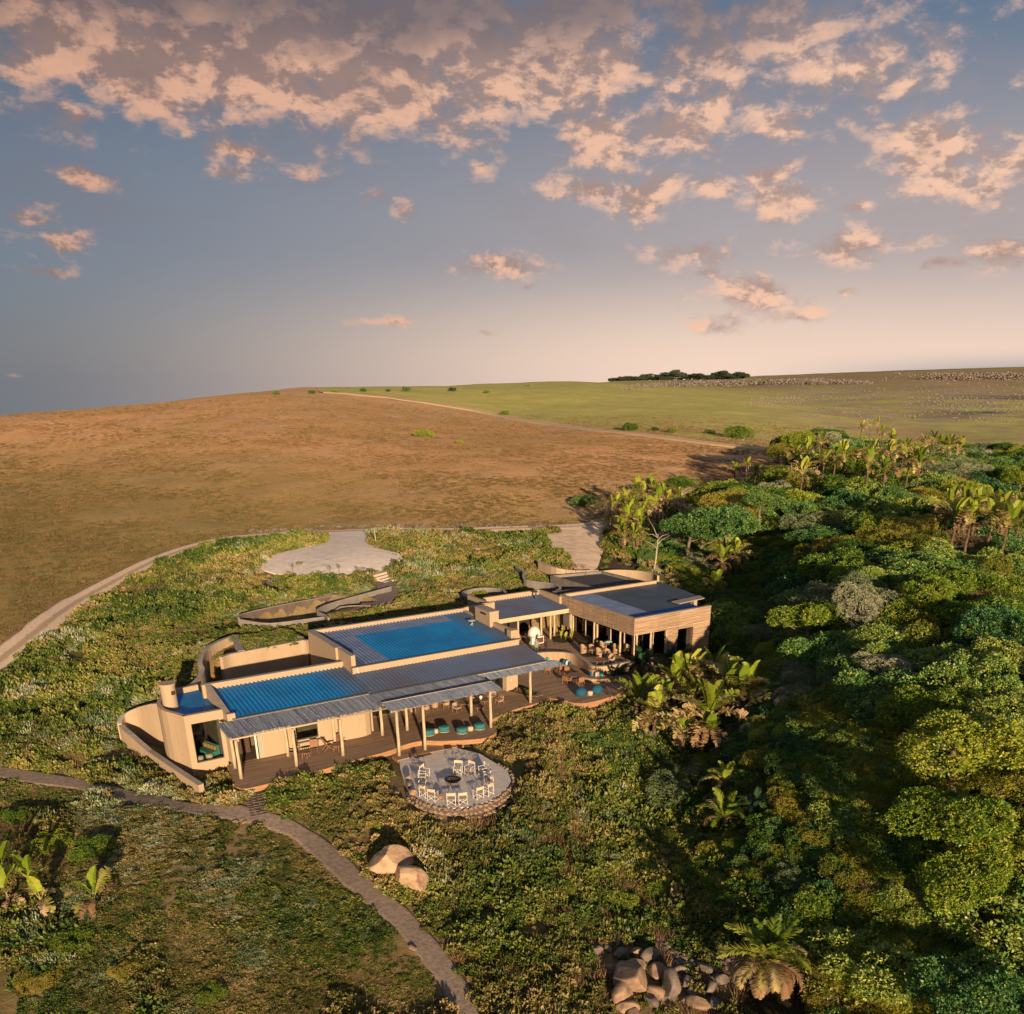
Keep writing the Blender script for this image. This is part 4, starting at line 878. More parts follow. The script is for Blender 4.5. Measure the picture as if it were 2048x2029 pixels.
L_scrubg = leafmat('leaf_scrub_green', [(.050, .100, .020), (.105, .170, .028), (.21, .25, .045), (.34, .31, .09)], .5, .25, .10)
L_dry = leafmat('dry_stalks', [(.18, .115, .060), (.26, .17, .095), (.34, .225, .13), (.26, .21, .09)], .8, .25, .10)
L_grass = leafmat('dry_grass', [(.25, .155, .065), (.31, .19, .09), (.37, .23, .12), (.30, .20, .085)], .8, .3, .018)
L_grassg = leafmat('green_grass', [(.13, .115, .035), (.17, .145, .048), (.22, .17, .065), (.18, .15, .052)], .8, .3, .03)
m_bark = mat('grey_bark', (.20, .17, .14), .9, (.12, .095, .075), 4, 6, .01, 10)
m_barkb = mat('brown_trunk', (.15, .10, .07), .95, (.08, .055, .04), 5, 6, .02, 10)
# ---- sources for ground cover (kept out of the scene, only instanced)
def src(prefix, meshes):
    c = bpy.data.collections.new(prefix)
    for i, m in enumerate(meshes):
        o = bpy.data.objects.new('%s_%02d' % (prefix, i), m); c.objects.link(o)
    return c
def clump(kind, seed):
    r = np.random.RandomState(seed)
    if kind == 'scrub': P_, O_ = dome_pts(150, 6, seed, .95, -.5); return leaves_mesh('clump', P_ * .62 + [0, 0, .12], O_, 4, .15, .10, L_scrub, (1, .6), .5, seed)
    if kind == 'green': P_, O_ = dome_pts(150, 6, seed, .95, -.5); return leaves_mesh('clump', P_ * .62 + [0, 0, .12], O_, 4, .16, .10, L_scrubg, (1, .65), .5, seed)
    if kind == 'grey': P_, O_ = dome_pts(110, 5, seed, .8); return leaves_mesh('clump', P_ * .60, O_ * .5 + [0, 0, .6], 4, .15, .14, L_grey, (1, .30), .75, seed)
    if kind == 'dry':
        n = 90; a = r.uniform(0, 6.283, n); q = np.sqrt(r.uniform(0, 1, n)) * .30; P_ = np.c_[q * np.cos(a), q * np.sin(a), np.zeros(n)]
        O_ = np.c_[np.cos(a) * q * 3.0, np.sin(a) * q * 3.0, np.full(n, 1.6)]; return leaves_mesh('clump', P_, O_, 1, .46, .0, L_dry, (1, .06), .7, seed)
    if kind in ('grass', 'grassg'):
        n = 30; a = r.uniform(0, 6.283, n); q = np.sqrt(r.uniform(0, 1, n)) * .45; P_ = np.c_[q * np.cos(a), q * np.sin(a), np.full(n, -.05)]
        O_ = np.c_[np.cos(a) * .35, np.sin(a) * .35, np.full(n, 1.5)]; return leaves_mesh('clump', P_, O_, 1, .34, .0, L_grass if kind == 'grass' else L_grassg, (1, .22), .8, seed)
def gn_scatter(name, pts, scl, rot, idx, coll, label=None):
    pts = np.asarray(pts, np.float32); n = len(pts)
    m = bpy.data.meshes.new(name); m.vertices.add(n); m.vertices.foreach_set('co', pts.ravel())
    a = m.attributes.new('rot', 'FLOAT_VECTOR', 'POINT'); a.data.foreach_set('vector', np.asarray(rot, np.float32).ravel())
    a = m.attributes.new('scl', 'FLOAT_VECTOR', 'POINT'); a.data.foreach_set('vector', np.asarray(scl, np.float32).ravel())
    a = m.attributes.new('idx', 'INT', 'POINT'); a.data.foreach_set('value', np.asarray(idx, np.int32))
    o = bpy.data.objects.new(name, m); C.objects.link(o); o['kind'] = 'stuff'
    if label: o['label'] = label
    g = bpy.data.node_groups.new(name, 'GeometryNodeTree')
    g.interface.new_socket('Geometry', in_out='INPUT', socket_type='NodeSocketGeometry'); g.interface.new_socket('Geometry', in_out='OUTPUT', socket_type='NodeSocketGeometry')
    gi = g.nodes.new('NodeGroupInput'); go_ = g.nodes.new('NodeGroupOutput'); iop = g.nodes.new('GeometryNodeInstanceOnPoints'); ci = g.nodes.new('GeometryNodeCollectionInfo')
    ci.inputs['Collection'].default_value = coll; ci.inputs['Separate Children'].default_value = True; ci.inputs['Reset Children'].default_value = True
    iop.inputs['Pick Instance'].default_value = True
    def na(nm, ty):
        x = g.nodes.new('GeometryNodeInputNamedAttribute'); x.data_type = ty; x.inputs['Name'].default_value = nm; return x.outputs['Attribute']
    g.links.new(gi.outputs[0], iop.inputs['Points']); g.links.new(ci.outputs[0], iop.inputs['Instance'])
    g.links.new(na('idx', 'INT'), iop.inputs['Instance Index']); g.links.new(na('scl', 'FLOAT_VECTOR'), iop.inputs['Scale'])
    e2r = g.nodes.new('FunctionNodeEulerToRotation'); g.links.new(na('rot', 'FLOAT_VECTOR'), e2r.inputs[0]); g.links.new(e2r.outputs[0], iop.inputs['Rotation'])
    g.links.new(iop.outputs[0], go_.inputs[0])
    o.modifiers.new('scatter', 'NODES').node_group = g; return o
KEEP = []      # outlines where nothing grows: paved areas, decks, rooms
def uvpoly(p): return [W(a, b) for a, b in p]
NOGROW = [CIRC, DRIVE, uvpoly([(-3.3,4.6),(-3.7,8),(-3.2,10.2),(-1.5,12.2),(.6,12.4),(.6,9.7),(12.3,9.7),(12.3,18.0),(29.5,18.0),(33,22.8),(42.6,22.9),(44,22.2),(49,21.5),(48.8,30),(56.2,29),(57.2,19.4),(57,15),(56,9.8),(53.3,8),(53.2,4.8),(42.2,4.6),(41.2,2.3),(37.5,.2),(33.2,-.7),(31.7,-.4),(30.9,.6),(30.3,2.0),(25.5,1.5),(22.7,.5),(21.9,-1.8),(21,-2.8),(19.8,-3.1),(12,-2.6),(9.3,-1.5),(4.4,-2.1),(-.1,-2.3),(-.95,-1.3),(-.4,2.5),(-.2,4.3),(-2.4,4.3)]),
    uvpoly([(.6,9.6),(12.4,9.6),(12.4,18.2),(6,17.6),(3.6,17.0),(1.9,16.4),(.5,12.4)]), TRENCH, uvpoly([(-5.9,14.4),(-5.3,12),(-4.6,9.4),(-3.6,4.6),(-2.6,.8),(-2.3,4.4),(-3.3,6.4),(-3.8,8),(-3,11),(-4.4,15)]), uvpoly([(5.9,17.8),(11.9,18.5),(12.4,18.2),(12.4,24),(6.9,23.9)]), uvpoly([(34.6,23),(39,24.6),(39.4,27),(38,28.5),(36.2,28.6),(34.6,27.2)])]
FIRE = [at_z(a, b, -.45) for a, b in [(797,1506),(800,1535),(806,1556),(818,1582),(838,1600),(868,1611),(905,1617),(945,1614),(985,1600),(1010,1582),(1022,1562),(1015,1543),(990,1526),(960,1508),(905,1494)]]
ROCKZ = GP([(1180,1895),(1260,1880),(1330,1880),(1440,1900),(1470,1960),(1480,2060),(1220,2060),(1225,1980),(1175,1930)])
STEPZ = [at_z(*q) for q in [(722,1150,6.0),(776,1138,6.0),(800,1165,5),(800,1190,5),(780,1204,5),(720,1216,5),(650,1228,4.8),(640,1214,4.8),(700,1196,5),(740,1186,5),(735,1165,5)]]
def free(x, y, margin=0.0):
    ok = np.ones(x.shape, bool)
    for p in NOGROW:
        ok &= ~inpoly(x, y, p)
    ok &= ~inpoly(x, y, FIRE)
    ok &= pdist(x, y, TRACK) > 2.5 + margin; ok &= pdist(x, y, PATH) > 1.05 + margin; ok &= pdist(x, y, SPUR) > .8
    ok &= ~(inpoly(x, y, ROCKZ) & (rs.rand(*x.shape) > .2)) & ~inpoly(x, y, STEPZ) & (pdist(x, y, FIRE, True) > 1.35)
    for wl in WALLS: ok &= pdist(x, y, wl) > .5
    ok &= ~(inpoly(x, y, SOIL) & (rs.rand(*x.shape) > .06))
    return ok
def polar_scatter(n, az0, az1, r0, r1, power=0.0, seed=1):
    "random points over a sector, density per area proportional to r**power"
    r = np.random.RandomState(seed); k = 2 + power
    u = r.rand(n); rr = (r0 ** k + u * (r1 ** k - r0 ** k)) ** (1 / k); a = np.radians(r.uniform(az0, az1, n))
    return rr * np.sin(a), rr * np.cos(a)
SCRUB_C = src('scrub', [clump('scrub', 1), clump('scrub', 2), clump('green', 3), clump('green', 4), clump('grey', 5), clump('grey', 6), clump('dry', 7), clump('dry', 8)])
GRASS_C = src('grass', [clump('grass', 11), clump('grass', 12), clump('grassg', 13), clump('grassg', 14)])
def scrub(name, x, y, big, label, seed, lowk=None):
    r = np.random.RandomState(seed); bare = (fbm(x, y, 6.5, 71) * .7 + fbm(x, y, 2.2, 72) * .3 < .365) & (r.rand(len(x)) > .12); x, y = x[~bare], y[~bare]; n = len(x); z = ground(x, y)
    if lowk is not None: lowk = lowk[~bare]
    if hasattr(big, '__len__'): big = big[~bare]
    nA = fbm(x, y, 9, 31); nB = fbm(x, y, 4.5, 32); nC = fbm(x, y, 22, 33)
    pick = r.rand(n); idx = np.where(nA + (pick - .5) * .35 > .50, 2, 0) + r.randint(0, 2, n)
    idx = np.where(nB + (r.rand(n) - .5) * .34 > .635, 4 + r.randint(0, 2, n), idx)
    idx = np.where(nC * .6 + nB * .4 + (r.rand(n) - .5) * .42 < .345, 6 + r.randint(0, 2, n), idx)
    uu, vv = uv_of(x, y); dw = np.full(n, 9.)
    for wl in WALLS: dw = np.minimum(dw, pdist(x, y, wl))
    s = big * r.uniform(.55, 1.3, n) * (.18 + 1.62 * nB); s = s * np.where((vv > 17) & (vv < 37) & (uu > -2) & (uu < 50), .62, 1) * np.clip(.45 + dw * .16, 0, 1)
    hz = s * r.uniform(.75, 1.3, n)
    if lowk is not None: hz = hz * lowk
    rot = np.c_[r.normal(0, .12, n), r.normal(0, .12, n), r.uniform(0, 6.283, n)]
    return gn_scatter(name, np.c_[x, y, z - .05], np.c_[s, s, hz], rot, idx, SCRUB_C, label)
x, y = polar_scatter(80000, -36, 24, 34, 160, -.35, 21); fo_, ne_ = zones(x, y); k = ne_ & ~fo_ & free(x, y)
lawn = inpoly(x, y, [(-200., -50.)] + [tuple(p[:2]) for p in PATH] + [(30., -50.)])      # the lower side of the footpath: low matted growth
kk = k & ~lawn; scrub('scrub', x[kk], y[kk], 1.36, 'dense mixed coastal scrub around the lodge', 41)
kk = k & lawn; nL = fbm(x, y, 7, 44); scrub('low_scrub', x[kk], y[kk], np.where(nL > .58, 1.15, .85)[kk] * 1.0, 'low matted scrub on the slope below the footpath', 42, (.38 + 1.0 * lin(.54, .70, nL))[kk])
x, y = polar_scatter(95000, -36, 20, 34, 100, -.3, 22); fo_, ne_ = zones(x, y); lawn = inpoly(x, y, [(-200., -50.)] + [tuple(p[:2]) for p in PATH] + [(30., -50.)]); k = ne_ & ~fo_ & free(x, y) & lawn & (rs.rand(len(x)) < .8)
scrub('ground_cover', x[k], y[k], .62, 'fine creeping ground cover on the slope below the footpath', 43, np.full(k.sum(), .5))
patchmesh('sunken_walk', [tuple(W(a, b)[:2]) for a, b in [(9.3,29.5),(10.9,30.4),(15.4,31.9),(21.0,32.7),(24.3,31.6),(18.7,30.0),(17.0,28.6),(16.7,26.6),(12.2,26.7)]], mat('shade_dark_walk', (.13, .10, .09), .95, (.09, .07, .065), 2), 0, 1.5, 2.95)  # floor coloured dark, shade of the sunken walk painted in
# roof garden and sunken planters
x = rs.uniform(0, 1, 1200); y = rs.uniform(0, 1, 1200); p = [W(6.4 + a * 5.7, 18.1 + b * 5.4) for a, b in zip(x, y)]; p = np.array([q for q in p]); uu, vv = uv_of(p[:, 0], p[:, 1]); k = (vv > 18.7) | (uu < 11.5)
o = patchmesh('roof_garden_soil', uvpoly([(6.0,17.9),(8.4,18.2),(10.8,18.5),(12.2,18.4),(12.2,24.6),(7.0,24.0)]), mat('garden_soil', (.085, .058, .04), .95, (.05, .035, .025), 3, 7, .04), 0, 1.5, 4.62)
r_i = rs.randint(0, 8, len(p)); s_ = rs.uniform(.35, .8, len(p)); k &= rs.rand(len(p)) < .55
gn_scatter('roof_garden_plants', np.c_[p[:, :2], np.full(len(p), 4.62)][k], np.c_[s_, s_, s_][k], np.c_[p[:, :2] * 0, rs.uniform(0, 6, len(p))][k], r_i[k], SCRUB_C, 'mixed low plants in the roof garden')
# field grass: short tufts, thinning with distance
x, y = polar_scatter(130000, -34, 24, 88, 420, -.7, 23); fo_, ne_ = zones(x, y); r0 = np.hypot(x, y)
k = ~ne_ & ~fo_ & (pdist(x, y, TRACK) > 2.2) & (rs.rand(len(x)) < np.clip((430 - r0) / 260, 0, 1)) & (rs.rand(len(x)) < .62 + .45 * fbm(x, y, 12, 57))
x, y, r0 = x[k], y[k], r0[k]; n = len(x); s = rs.uniform(.55, 1.15, n) * (.85 + r0 / 500); gg = (r0 < 205 + (fbm(x, y, 40, 55) - .5) * 170 + np.clip(-np.degrees(np.arctan2(x, y)) - 12, -4, 20) * 3) ^ (rs.rand(n) < .3)
gn_scatter('field_grass', np.c_[x, y, ground(x, y) - .03], np.c_[s, s, s * rs.uniform(.35, .8, n)], np.c_[np.zeros(n), np.zeros(n), rs.uniform(0, 6.28, n)], np.where(gg, 2, 0) + rs.randint(0, 2, n), GRASS_C, 'dry grass over the open field')
# ------------------------------------------------------------------ wild bananas and palms
def flat(name, cols, rough=.5, tr=.3, patch=.6):
    return leafmat(name, cols, rough, tr, patch)
L_ban = flat('banana_leaf', [(.18, .28, .02), (.32, .40, .04), (.48, .48, .08), (.60, .52, .16)])
L_torn = flat('weathered_leaf', [(.30, .30, .07), (.50, .42, .15), (.68, .54, .29), (.78, .60, .40)])
L_dead = flat('dead_leaf', [(.24, .15, .08), (.36, .24, .13), (.50, .36, .22), (.30, .20, .12)], .8, .15)
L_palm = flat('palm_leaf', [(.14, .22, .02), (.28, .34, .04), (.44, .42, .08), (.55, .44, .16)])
L_palmd = flat('palm_leaf_painted_shade', [(.02, .065, .03), (.035, .10, .045), (.06, .13, .05), (.10, .12, .05)])  # darker copy of the palm leaf, shade painted into its colours
def arc(a0, a1, L, n):
    "points in the xz plane, the heading turning from a0 to a1 degrees above the horizon"
    p = [np.array([0., 0., 0.])]; 
    for i in range(n):
        a = math.radians(a0 + (a1 - a0) * (i / (n - 1)) ** 1.3); p.append(p[-1] + np.array([math.cos(a), 0, math.sin(a)]) * L / n)
    return p
def banana_leaf(a0, a1, Lb, wd, tear, seed, Lp=.85, fold=.35):
    r = random.Random(seed); n = 7 + 16; pts = arc(a0, a1, Lp + Lb, n); k0 = int(n * Lp / (Lp + Lb)); mb = MB()
    mb.tube([tuple(q) for q in pts[:k0 + 1]], [.035 - .015 * i / k0 for i in range(k0 + 1)], 5)
    m = n - k0
    for i in range(k0, n):
        t0 = (i - k0) / m; t1 = (i + 1 - k0) / m; w_ = lambda t: wd * (math.sin(math.pi * min(1, .06 + t * .94)) ** .45) * (1 - .25 * t)
        d = pts[i + 1] - pts[i]; d /= np.linalg.norm(d); nz = np.array([-d[2], 0, d[0]])
        for s in (-1, 1):
            j = tear * r.uniform(-.5, 1.2); out = np.array([0, s, 0.]) * math.cos(fold + j * .5) + nz * (math.sin(fold) - j * .9)
            sk = d * (.22 + .25 * r.random() * tear); g = 1 - tear * r.uniform(0, .45)
            a_, b_ = pts[i], pts[i] + (pts[i+1] - pts[i]) * (1 - tear * r.uniform(.05, .35))
            wa, wb = w_(t0) * g, w_(t1) * g
            mb.add([a_, b_, b_ + (out + sk) * wb, a_ + (out + sk) * wa], [(0, 1, 2, 3)])
    return mb
def mesh_of(name, mb, m):
    me = bpy.data.meshes.new(name); me.from_pydata(mb.v, [], mb.f); me.materials.append(m); me.update(); return me
BL_UP = [mesh_of('leaf', banana_leaf(84, 58, 1.45, .44, .12, s, .65), L_ban) for s in (1, 2)]
BL_MID = [mesh_of('leaf', banana_leaf(66, -5, 1.6, .46, .45, s, .7), m) for s, m in ((3, L_ban), (4, L_torn), (5, L_torn))]
BL_LOW = [mesh_of('leaf', banana_leaf(48, -62, 1.55, .42, .8, s, .7), m) for s, m in ((6, L_torn), (7, L_torn), (8, L_dead))]
BL_DEAD = [mesh_of('dead_leaf', banana_leaf(10, -96, 1.1, .24, 1.0, s, .35), L_dead) for s in (9, 10)]
def part_from(mesh, name, parent, loc=(0, 0, 0), rot=(0, 0, 0), sc_=1.0):
    o = bpy.data.objects.new(name, mesh); C.objects.link(o); o.parent = parent; o.location = loc; o.rotation_euler = rot; o.scale = (sc_,) * 3; return o
_tr = {}
def trunk_mesh(h, r0):
    k = (round(h, 1), r0)
    if k not in _tr:
        n = 6; mb = MB().tube([(math.sin(i * 1.7) * .03, math.cos(i * 2.1) * .03, h * i / n) for i in range(n + 1)], [r0 * (1.25 - .35 * i / n) for i in range(n + 1)], 9); _tr[k] = mesh_of('trunk', mb, m_barkb)
    return _tr[k]
CROWNS = []    # crown centres that the thicket must leave in view
def banana(px, py, h, label, sc_=1.0, seed=0, n=10, dead=4, group=None, fan=None):
    r = random.Random(seed * 31 + int(px)); p = on_ground(px, py, h); t = thing('wild_banana', label, 'plant', tuple(p), 0, group)
    CROWNS.append((p[0], p[1], p[2] + h)); part_from(trunk_mesh(max(.3, h - .1), .13 * sc_), 'trunk', t)
    f = r.uniform(0, 3.14) if fan is None else fan
    n = int(n * 1.75) if n > 6 else n + 2; sc_ *= 1.2
    for i in range(n):
        q = i / max(1, n - 1); side = 1 if i % 2 else -1; az = f + (0 if side > 0 else math.pi) + r.gauss(0, .38)
        src_ = BL_UP if q < .22 else BL_MID if q < .62 else BL_LOW
        part_from(r.choice(src_), 'leaf', t, (0, 0, h - .12), (r.gauss(0, .12), r.gauss(0, .12), az), sc_ * r.uniform(.85, 1.15))
    for i in range(dead): part_from(r.choice(BL_DEAD), 'dead_leaf', t, (0, 0, h - .22), (0, 0, r.uniform(0, 6.28)), sc_ * r.uniform(.8, 1.2))
    return t
def frond(a0, a1, L, seed, ll=.40, nl=44):
    r = random.Random(seed); pts = arc(a0, a1, L, 14); mb = MB(); mb.tube([tuple(q) for q in pts], [.028 - .022 * i / 14 for i in range(15)], 4)
    for i in range(nl):
        t = .14 + .86 * i / nl; x = t * 14; k = min(13, int(x)); p = pts[k] + (pts[k+1] - pts[k]) * (x - k); d = pts[k+1] - pts[k]; d /= np.linalg.norm(d); nz = np.array([-d[2], 0, d[0]])
        l_ = ll * math.sin(math.pi * (.15 + .8 * t)) ** .6
        for s in (-1, 1):
            o = np.array([0, s, 0.]) * .75 + d * .62 + nz * r.uniform(-.10, .38); o /= np.linalg.norm(o); w_ = d * .024
            mb.add([p - w_, p + w_, p + o * l_ * .6 + w_ * 1.6 - nz * .01, p + o * l_ - nz * .05], [(0, 1, 2, 3)])
    return mb
def frset(m, s):
    return ([mesh_of('frond', frond(82, 40, 1.7, s), m), mesh_of('frond', frond(70, 5, 1.9, s + 1), m)], [mesh_of('frond', frond(55, -35, 2.0, s + 2), m), mesh_of('frond', frond(40, -60, 1.9, s + 3), L_torn if m is L_palm else m)], [mesh_of('dry_frond', frond(15, -90, 1.6, s + 4), L_dead)])
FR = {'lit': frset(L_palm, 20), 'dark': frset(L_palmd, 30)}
def palm(px, py, h, label, sc_=1.0, kind='lit', seed=0, n=14, dry=4, group=None):
    r = random.Random(seed * 17 + int(px)); p = on_ground(px, py, h); t = thing('date_palm', label, 'palm', tuple(p), 0, group)
    CROWNS.append((p[0], p[1], p[2] + h)); part_from(trunk_mesh(max(.3, h), .15 * sc_), 'trunk', t); A, B_, D_ = FR[kind]
    for i in range(n): part_from(r.choice(A if i < n * .5 else B_), 'frond', t, (0, 0, h - .05), (r.gauss(0, .1), r.gauss(0, .1), i * 2.4 + r.gauss(0, .2)), sc_ * r.uniform(.85, 1.15))
    for i in range(dry): part_from(r.choice(D_), 'dry_frond', t, (0, 0, h - .1), (0, 0, r.uniform(0, 6.28)), sc_ * r.uniform(.8, 1.1))
    return t
gB = 'wild bananas in the clump below the restaurant'
for a in [(1310,1434,2.3,'wild banana nearest the terrace, with drooping torn leaves and a brown skirt',1.05,11,7),(1414,1440,3.3,'tallest sunlit wild banana with pale arching petioles in the middle of the clump',1.25,13,5),(1368,1462,2.4,'wild banana with yellowish leaves in front of the sunlit middle one',.95,9,5),
          (1420,1472,1.9,'small fresh green wild banana under the sunlit middle one',.85,8,1),(1352,1366,3.0,'wild banana with frayed golden leaves at the left back of the clump',1.05,11,5),(1384,1354,3.4,'wild banana with upright leaves against the foot of the clad wall',1.0,11,4),
          (1388,1392,2.4,'wild banana with a grey ragged skirt in the centre of the clump',.95,8,9),(1428,1352,3.4,'wild banana standing at the right corner of the clad wall',1.0,11,4),(1460,1384,3.2,'wild banana with broad curling leaves right of the clad wall corner',1.15,12,4),
          (1492,1385,3.0,'rightmost wild banana of the clump with fringed pale leaves',1.05,11,5),(1280,1394,2.2,'dark wild banana leaning over the terrace edge',.95,10,3),(1330,1402,2.3,'shaded wild banana with blue green leaves between the golden ones',.9,9,3)]:
    banana(a[0], a[1], a[2], a[3], a[4] * 1.14, 3, a[5], a[6] + 3, gB)
palm(1450, 1563, 1.6, 'bright lime palm above the silver bushes', 1.15, 'lit', 2, 10, 1, 'palms on the slope below the banana clump')
palm(1451, 1636, 1.5, 'sunlit palm with fanned pale fronds low in the shaded gully', 1.35, 'lit', 5, 11, 3, 'palms on the slope below the banana clump')
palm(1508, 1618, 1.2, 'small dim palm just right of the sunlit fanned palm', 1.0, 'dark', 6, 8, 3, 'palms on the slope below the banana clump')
palm(1536, 1925, 2.2, 'large palm with yellow and brown fronds beside the rock pile', 1.65, 'lit', 9, 22, 12, 'palms on the slope below the banana clump')
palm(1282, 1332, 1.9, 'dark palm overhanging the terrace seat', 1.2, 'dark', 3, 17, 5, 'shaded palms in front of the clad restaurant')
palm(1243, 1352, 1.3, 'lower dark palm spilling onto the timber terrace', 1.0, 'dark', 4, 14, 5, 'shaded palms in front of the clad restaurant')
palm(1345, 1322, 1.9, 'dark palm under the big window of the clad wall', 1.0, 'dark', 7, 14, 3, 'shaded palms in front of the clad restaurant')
gN = 'wild bananas on the lower left slope'
banana(62, 1757, .9, 'wild banana with one upright bright green leaf on the lower left slope', 0.89, 2, 5, 1, gN)
banana(81, 1798, .7, 'wild banana with a pale spoon shaped leaf in front on the lower left slope', 0.84, 5, 5, 1, gN)
banana(14, 1792, .7, 'wild banana with a split leaf by the left edge of the picture', 0.84, 7, 4, 1, gN)
banana(186, 1800, .6, 'wild banana with yellow leaves and bleached dead ones on the lower left slope', 0.84, 8, 7, 5, gN)
banana(2, 1737, .8, 'wild banana half cut off at the left edge', 0.84, 9, 4, 1, gN)
gT = 'tall wild bananas at the driveway corner of the thicket'
TOPS = [(1221,1024,4.0),(1250,1003,5.2),(1266,1016,5.6),(1273,983,6.2),(1296,975,6.4),(1308,985,6.2),(1325,992,6.0),(1296,1020,5.0),(1252,1041,4.6),(1275,1046,4.4),(1248,1072,3.0),(1268,1075,2.8),(1354,1003,4.6)]
for i, (a, b, h) in enumerate(TOPS):
    banana(a, b, h, ['short trunked wild banana closest to the driveway','second wild banana from the driveway in the tall stand','wild banana with a leaning trunk inside the tall stand','high wild banana with pale leaves at the top left of the tall stand','highest wild banana crowning the tall stand','high wild banana right of the highest one in the tall stand','wild banana with round green leaves at the right of the tall stand','wild banana halfway up the sunlit face of the tall stand','wild banana low on the left face of the tall stand','wild banana low in the middle of the tall stand','wild banana with a bare pale trunk at the foot of the tall stand','short wild banana at the foot of the tall stand','lone wild banana column standing right of the tall stand'][i], .95, i, 8, 5, gT)
for i, (a, b, h, lb) in enumerate([(1236,1012,4.6,'slender'),(1262,998,5.4,'pale topped'),(1284,990,5.9,'yellowish'),(1316,1000,5.6,'green topped'),(1284,1030,4.4,'ragged'),(1262,1030,4.6,'leaning'),(1305,1018,5.0,'broad leaved'),(1240,1056,3.4,'stubby'),(1284,1062,3.4,'drooping'),(1335,1005,5.2,'narrow')]):
    banana(a, b, h, lb + ' wild banana pressed among the others in the tall driveway stand', .9, i + 60, 8, 5, gT)
gP = 'three tall palms on the field edge of the thicket'
palm(1470, 941, 5.5, 'left one of three tall palms at the field edge', .95, 'lit', 1, 11, 2, gP); palm(1493, 931, 6.3, 'middle and highest of three tall palms at the field edge', 1.0, 'lit', 2, 11, 2, gP); palm(1511, 943, 5.8, 'right one of three tall palms at the field edge', .95, 'lit', 3, 11, 2, gP)
banana(1445, 1124, 3.6, 'wild banana with a large brown drooping crown above the gravel roof', 1.1, 5, 9, 12, 'wild bananas behind the clad restaurant'); banana(1474, 1112, 3.6, 'wild banana with one upright green leaf above the gravel roof', 1.0, 6, 9, 8, 'wild bananas behind the clad restaurant'); banana(1428, 1172, 2.8, 'small ragged wild banana behind the corner of the slate roof', .85, 4, 7, 8, 'wild bananas behind the clad restaurant')
CREST = [(1590,913),(1615,903),(1643,886),(1648,926),(1671,918),(1690,913),(1605,946),(1724,855),(1742,850),(1757,845),(1765,863),(1785,881),(1747,908),(1737,931),(1782,908),(1770,944),(1807,906),(1818,929),(1840,931),(1850,893),(1868,881),(1886,893),(1898,896),(1919,896)]
for i, (a, b) in enumerate(sorted(CREST)):
    banana(a, b + 2, 6.2 if b > 870 else 4.6, 'wild banana emerging from the far crest, %s in the row from the left' % ['first','second','third','fourth','fifth','sixth','seventh','eighth','ninth','tenth','eleventh','twelfth','thirteenth','fourteenth','fifteenth','sixteenth','seventeenth','eighteenth','nineteenth','twentieth','twenty first','twenty second','twenty third','last'][i], 1.15, i, 9, 3, 'wild bananas along the far crest of the thicket')
RGT = [(1896,1017),(1926,1012),(1954,1017),(1941,1042),(1912,1040),(2004,1022),(2015,1052),(2040,1035),(1985,1040)]
for i, (a, b) in enumerate(sorted(RGT)):
    banana(a, b, 5.0, '%s wild banana from the left in the pale clump at the right edge' % ['first','second','third','fourth','fifth','sixth','seventh','eighth','ninth'][i], 1.1, i + 40, 10, 4, 'wild bananas in the pale clump at the right edge')
# ---- the coastal forest on the right
def crown_mesh(kind, seed):
    if kind == 'green': P_, O_ = dome_pts(2300, 19, seed, 1.0, -.75); return leaves_mesh('crown', P_, O_, 6, .056, .055, L_green, (1, .55), .45, seed)
    if kind == 'teal': P_, O_ = dome_pts(2000, 18, seed, 1.0, -.75); return leaves_mesh('crown', P_, O_, 6, .064, .06, L_teal, (1, .55), .45, seed)
    if kind == 'olive': P_, O_ = dome_pts(2600, 19, seed, 1.0, -.75); return leaves_mesh('crown', P_, O_, 5, .044, .05, L_olive, (1, .5), .4, seed)
    if kind == 'grey': P_, O_ = dome_pts(2200, 17, seed, 1.0, -.7); return leaves_mesh('crown', P_, O_ * .6 + [0, 0, .55], 6, .062, .06, L_grey, (1, .26), .8, seed)
    if kind == 'dead': P_, O_ = dome_pts(1000, 10, seed, .9, -.6); return leaves_mesh('crown', P_, O_, 3, .13, .05, L_dry, (1, .07), .5, seed)
def limb_trunk(seed, h):
    r = random.Random(seed); mb = MB(); mb.tube([(0, 0, -h), (r.uniform(-.06, .06), r.uniform(-.06, .06), -h * .5), (0, 0, -.02)], [.055, .045, .035], 7)
    for i in range(7):
        a = i * .9 + r.random(); L = r.uniform(.45, .8); z = r.uniform(-.45, -.05) * h
        mb.tube([(0, 0, z), (math.cos(a) * L * .5, math.sin(a) * L * .5, z + .16), (math.cos(a) * L, math.sin(a) * L, min(.25, z + .42))], [.026, .018, .008], 5)
    return mb
TREES = {}
for kd, label in (('green', 'leafy dark green tree'), ('teal', 'blue green broad leaved tree'), ('olive', 'olive yellow fine leaved tree'), ('grey', 'silver grey leaved bush'), ('dead', 'bare brown twiggy bush')):
    L_ = []
    for i in range(3 if kd in ('green', 'teal') else 2):
        rt_ = thing({'green': 'coastal_tree', 'teal': 'milkwood_tree', 'olive': 'olive_tree', 'grey': 'silver_bush', 'dead': 'dry_bush'}[kd], label, 'bush' if kd in ('grey', 'dead') else 'tree')
        cm = crown_mesh(kd, 60 + i * 13 + len(kd)); co = bpy.data.objects.new('crown', cm); C.objects.link(co); co.parent = rt_
        obj('trunk', limb_trunk(i + 5, 1.25), m_bark, rt_)
        L_.append(Proto(rt_))
    TREES[kd] = L_
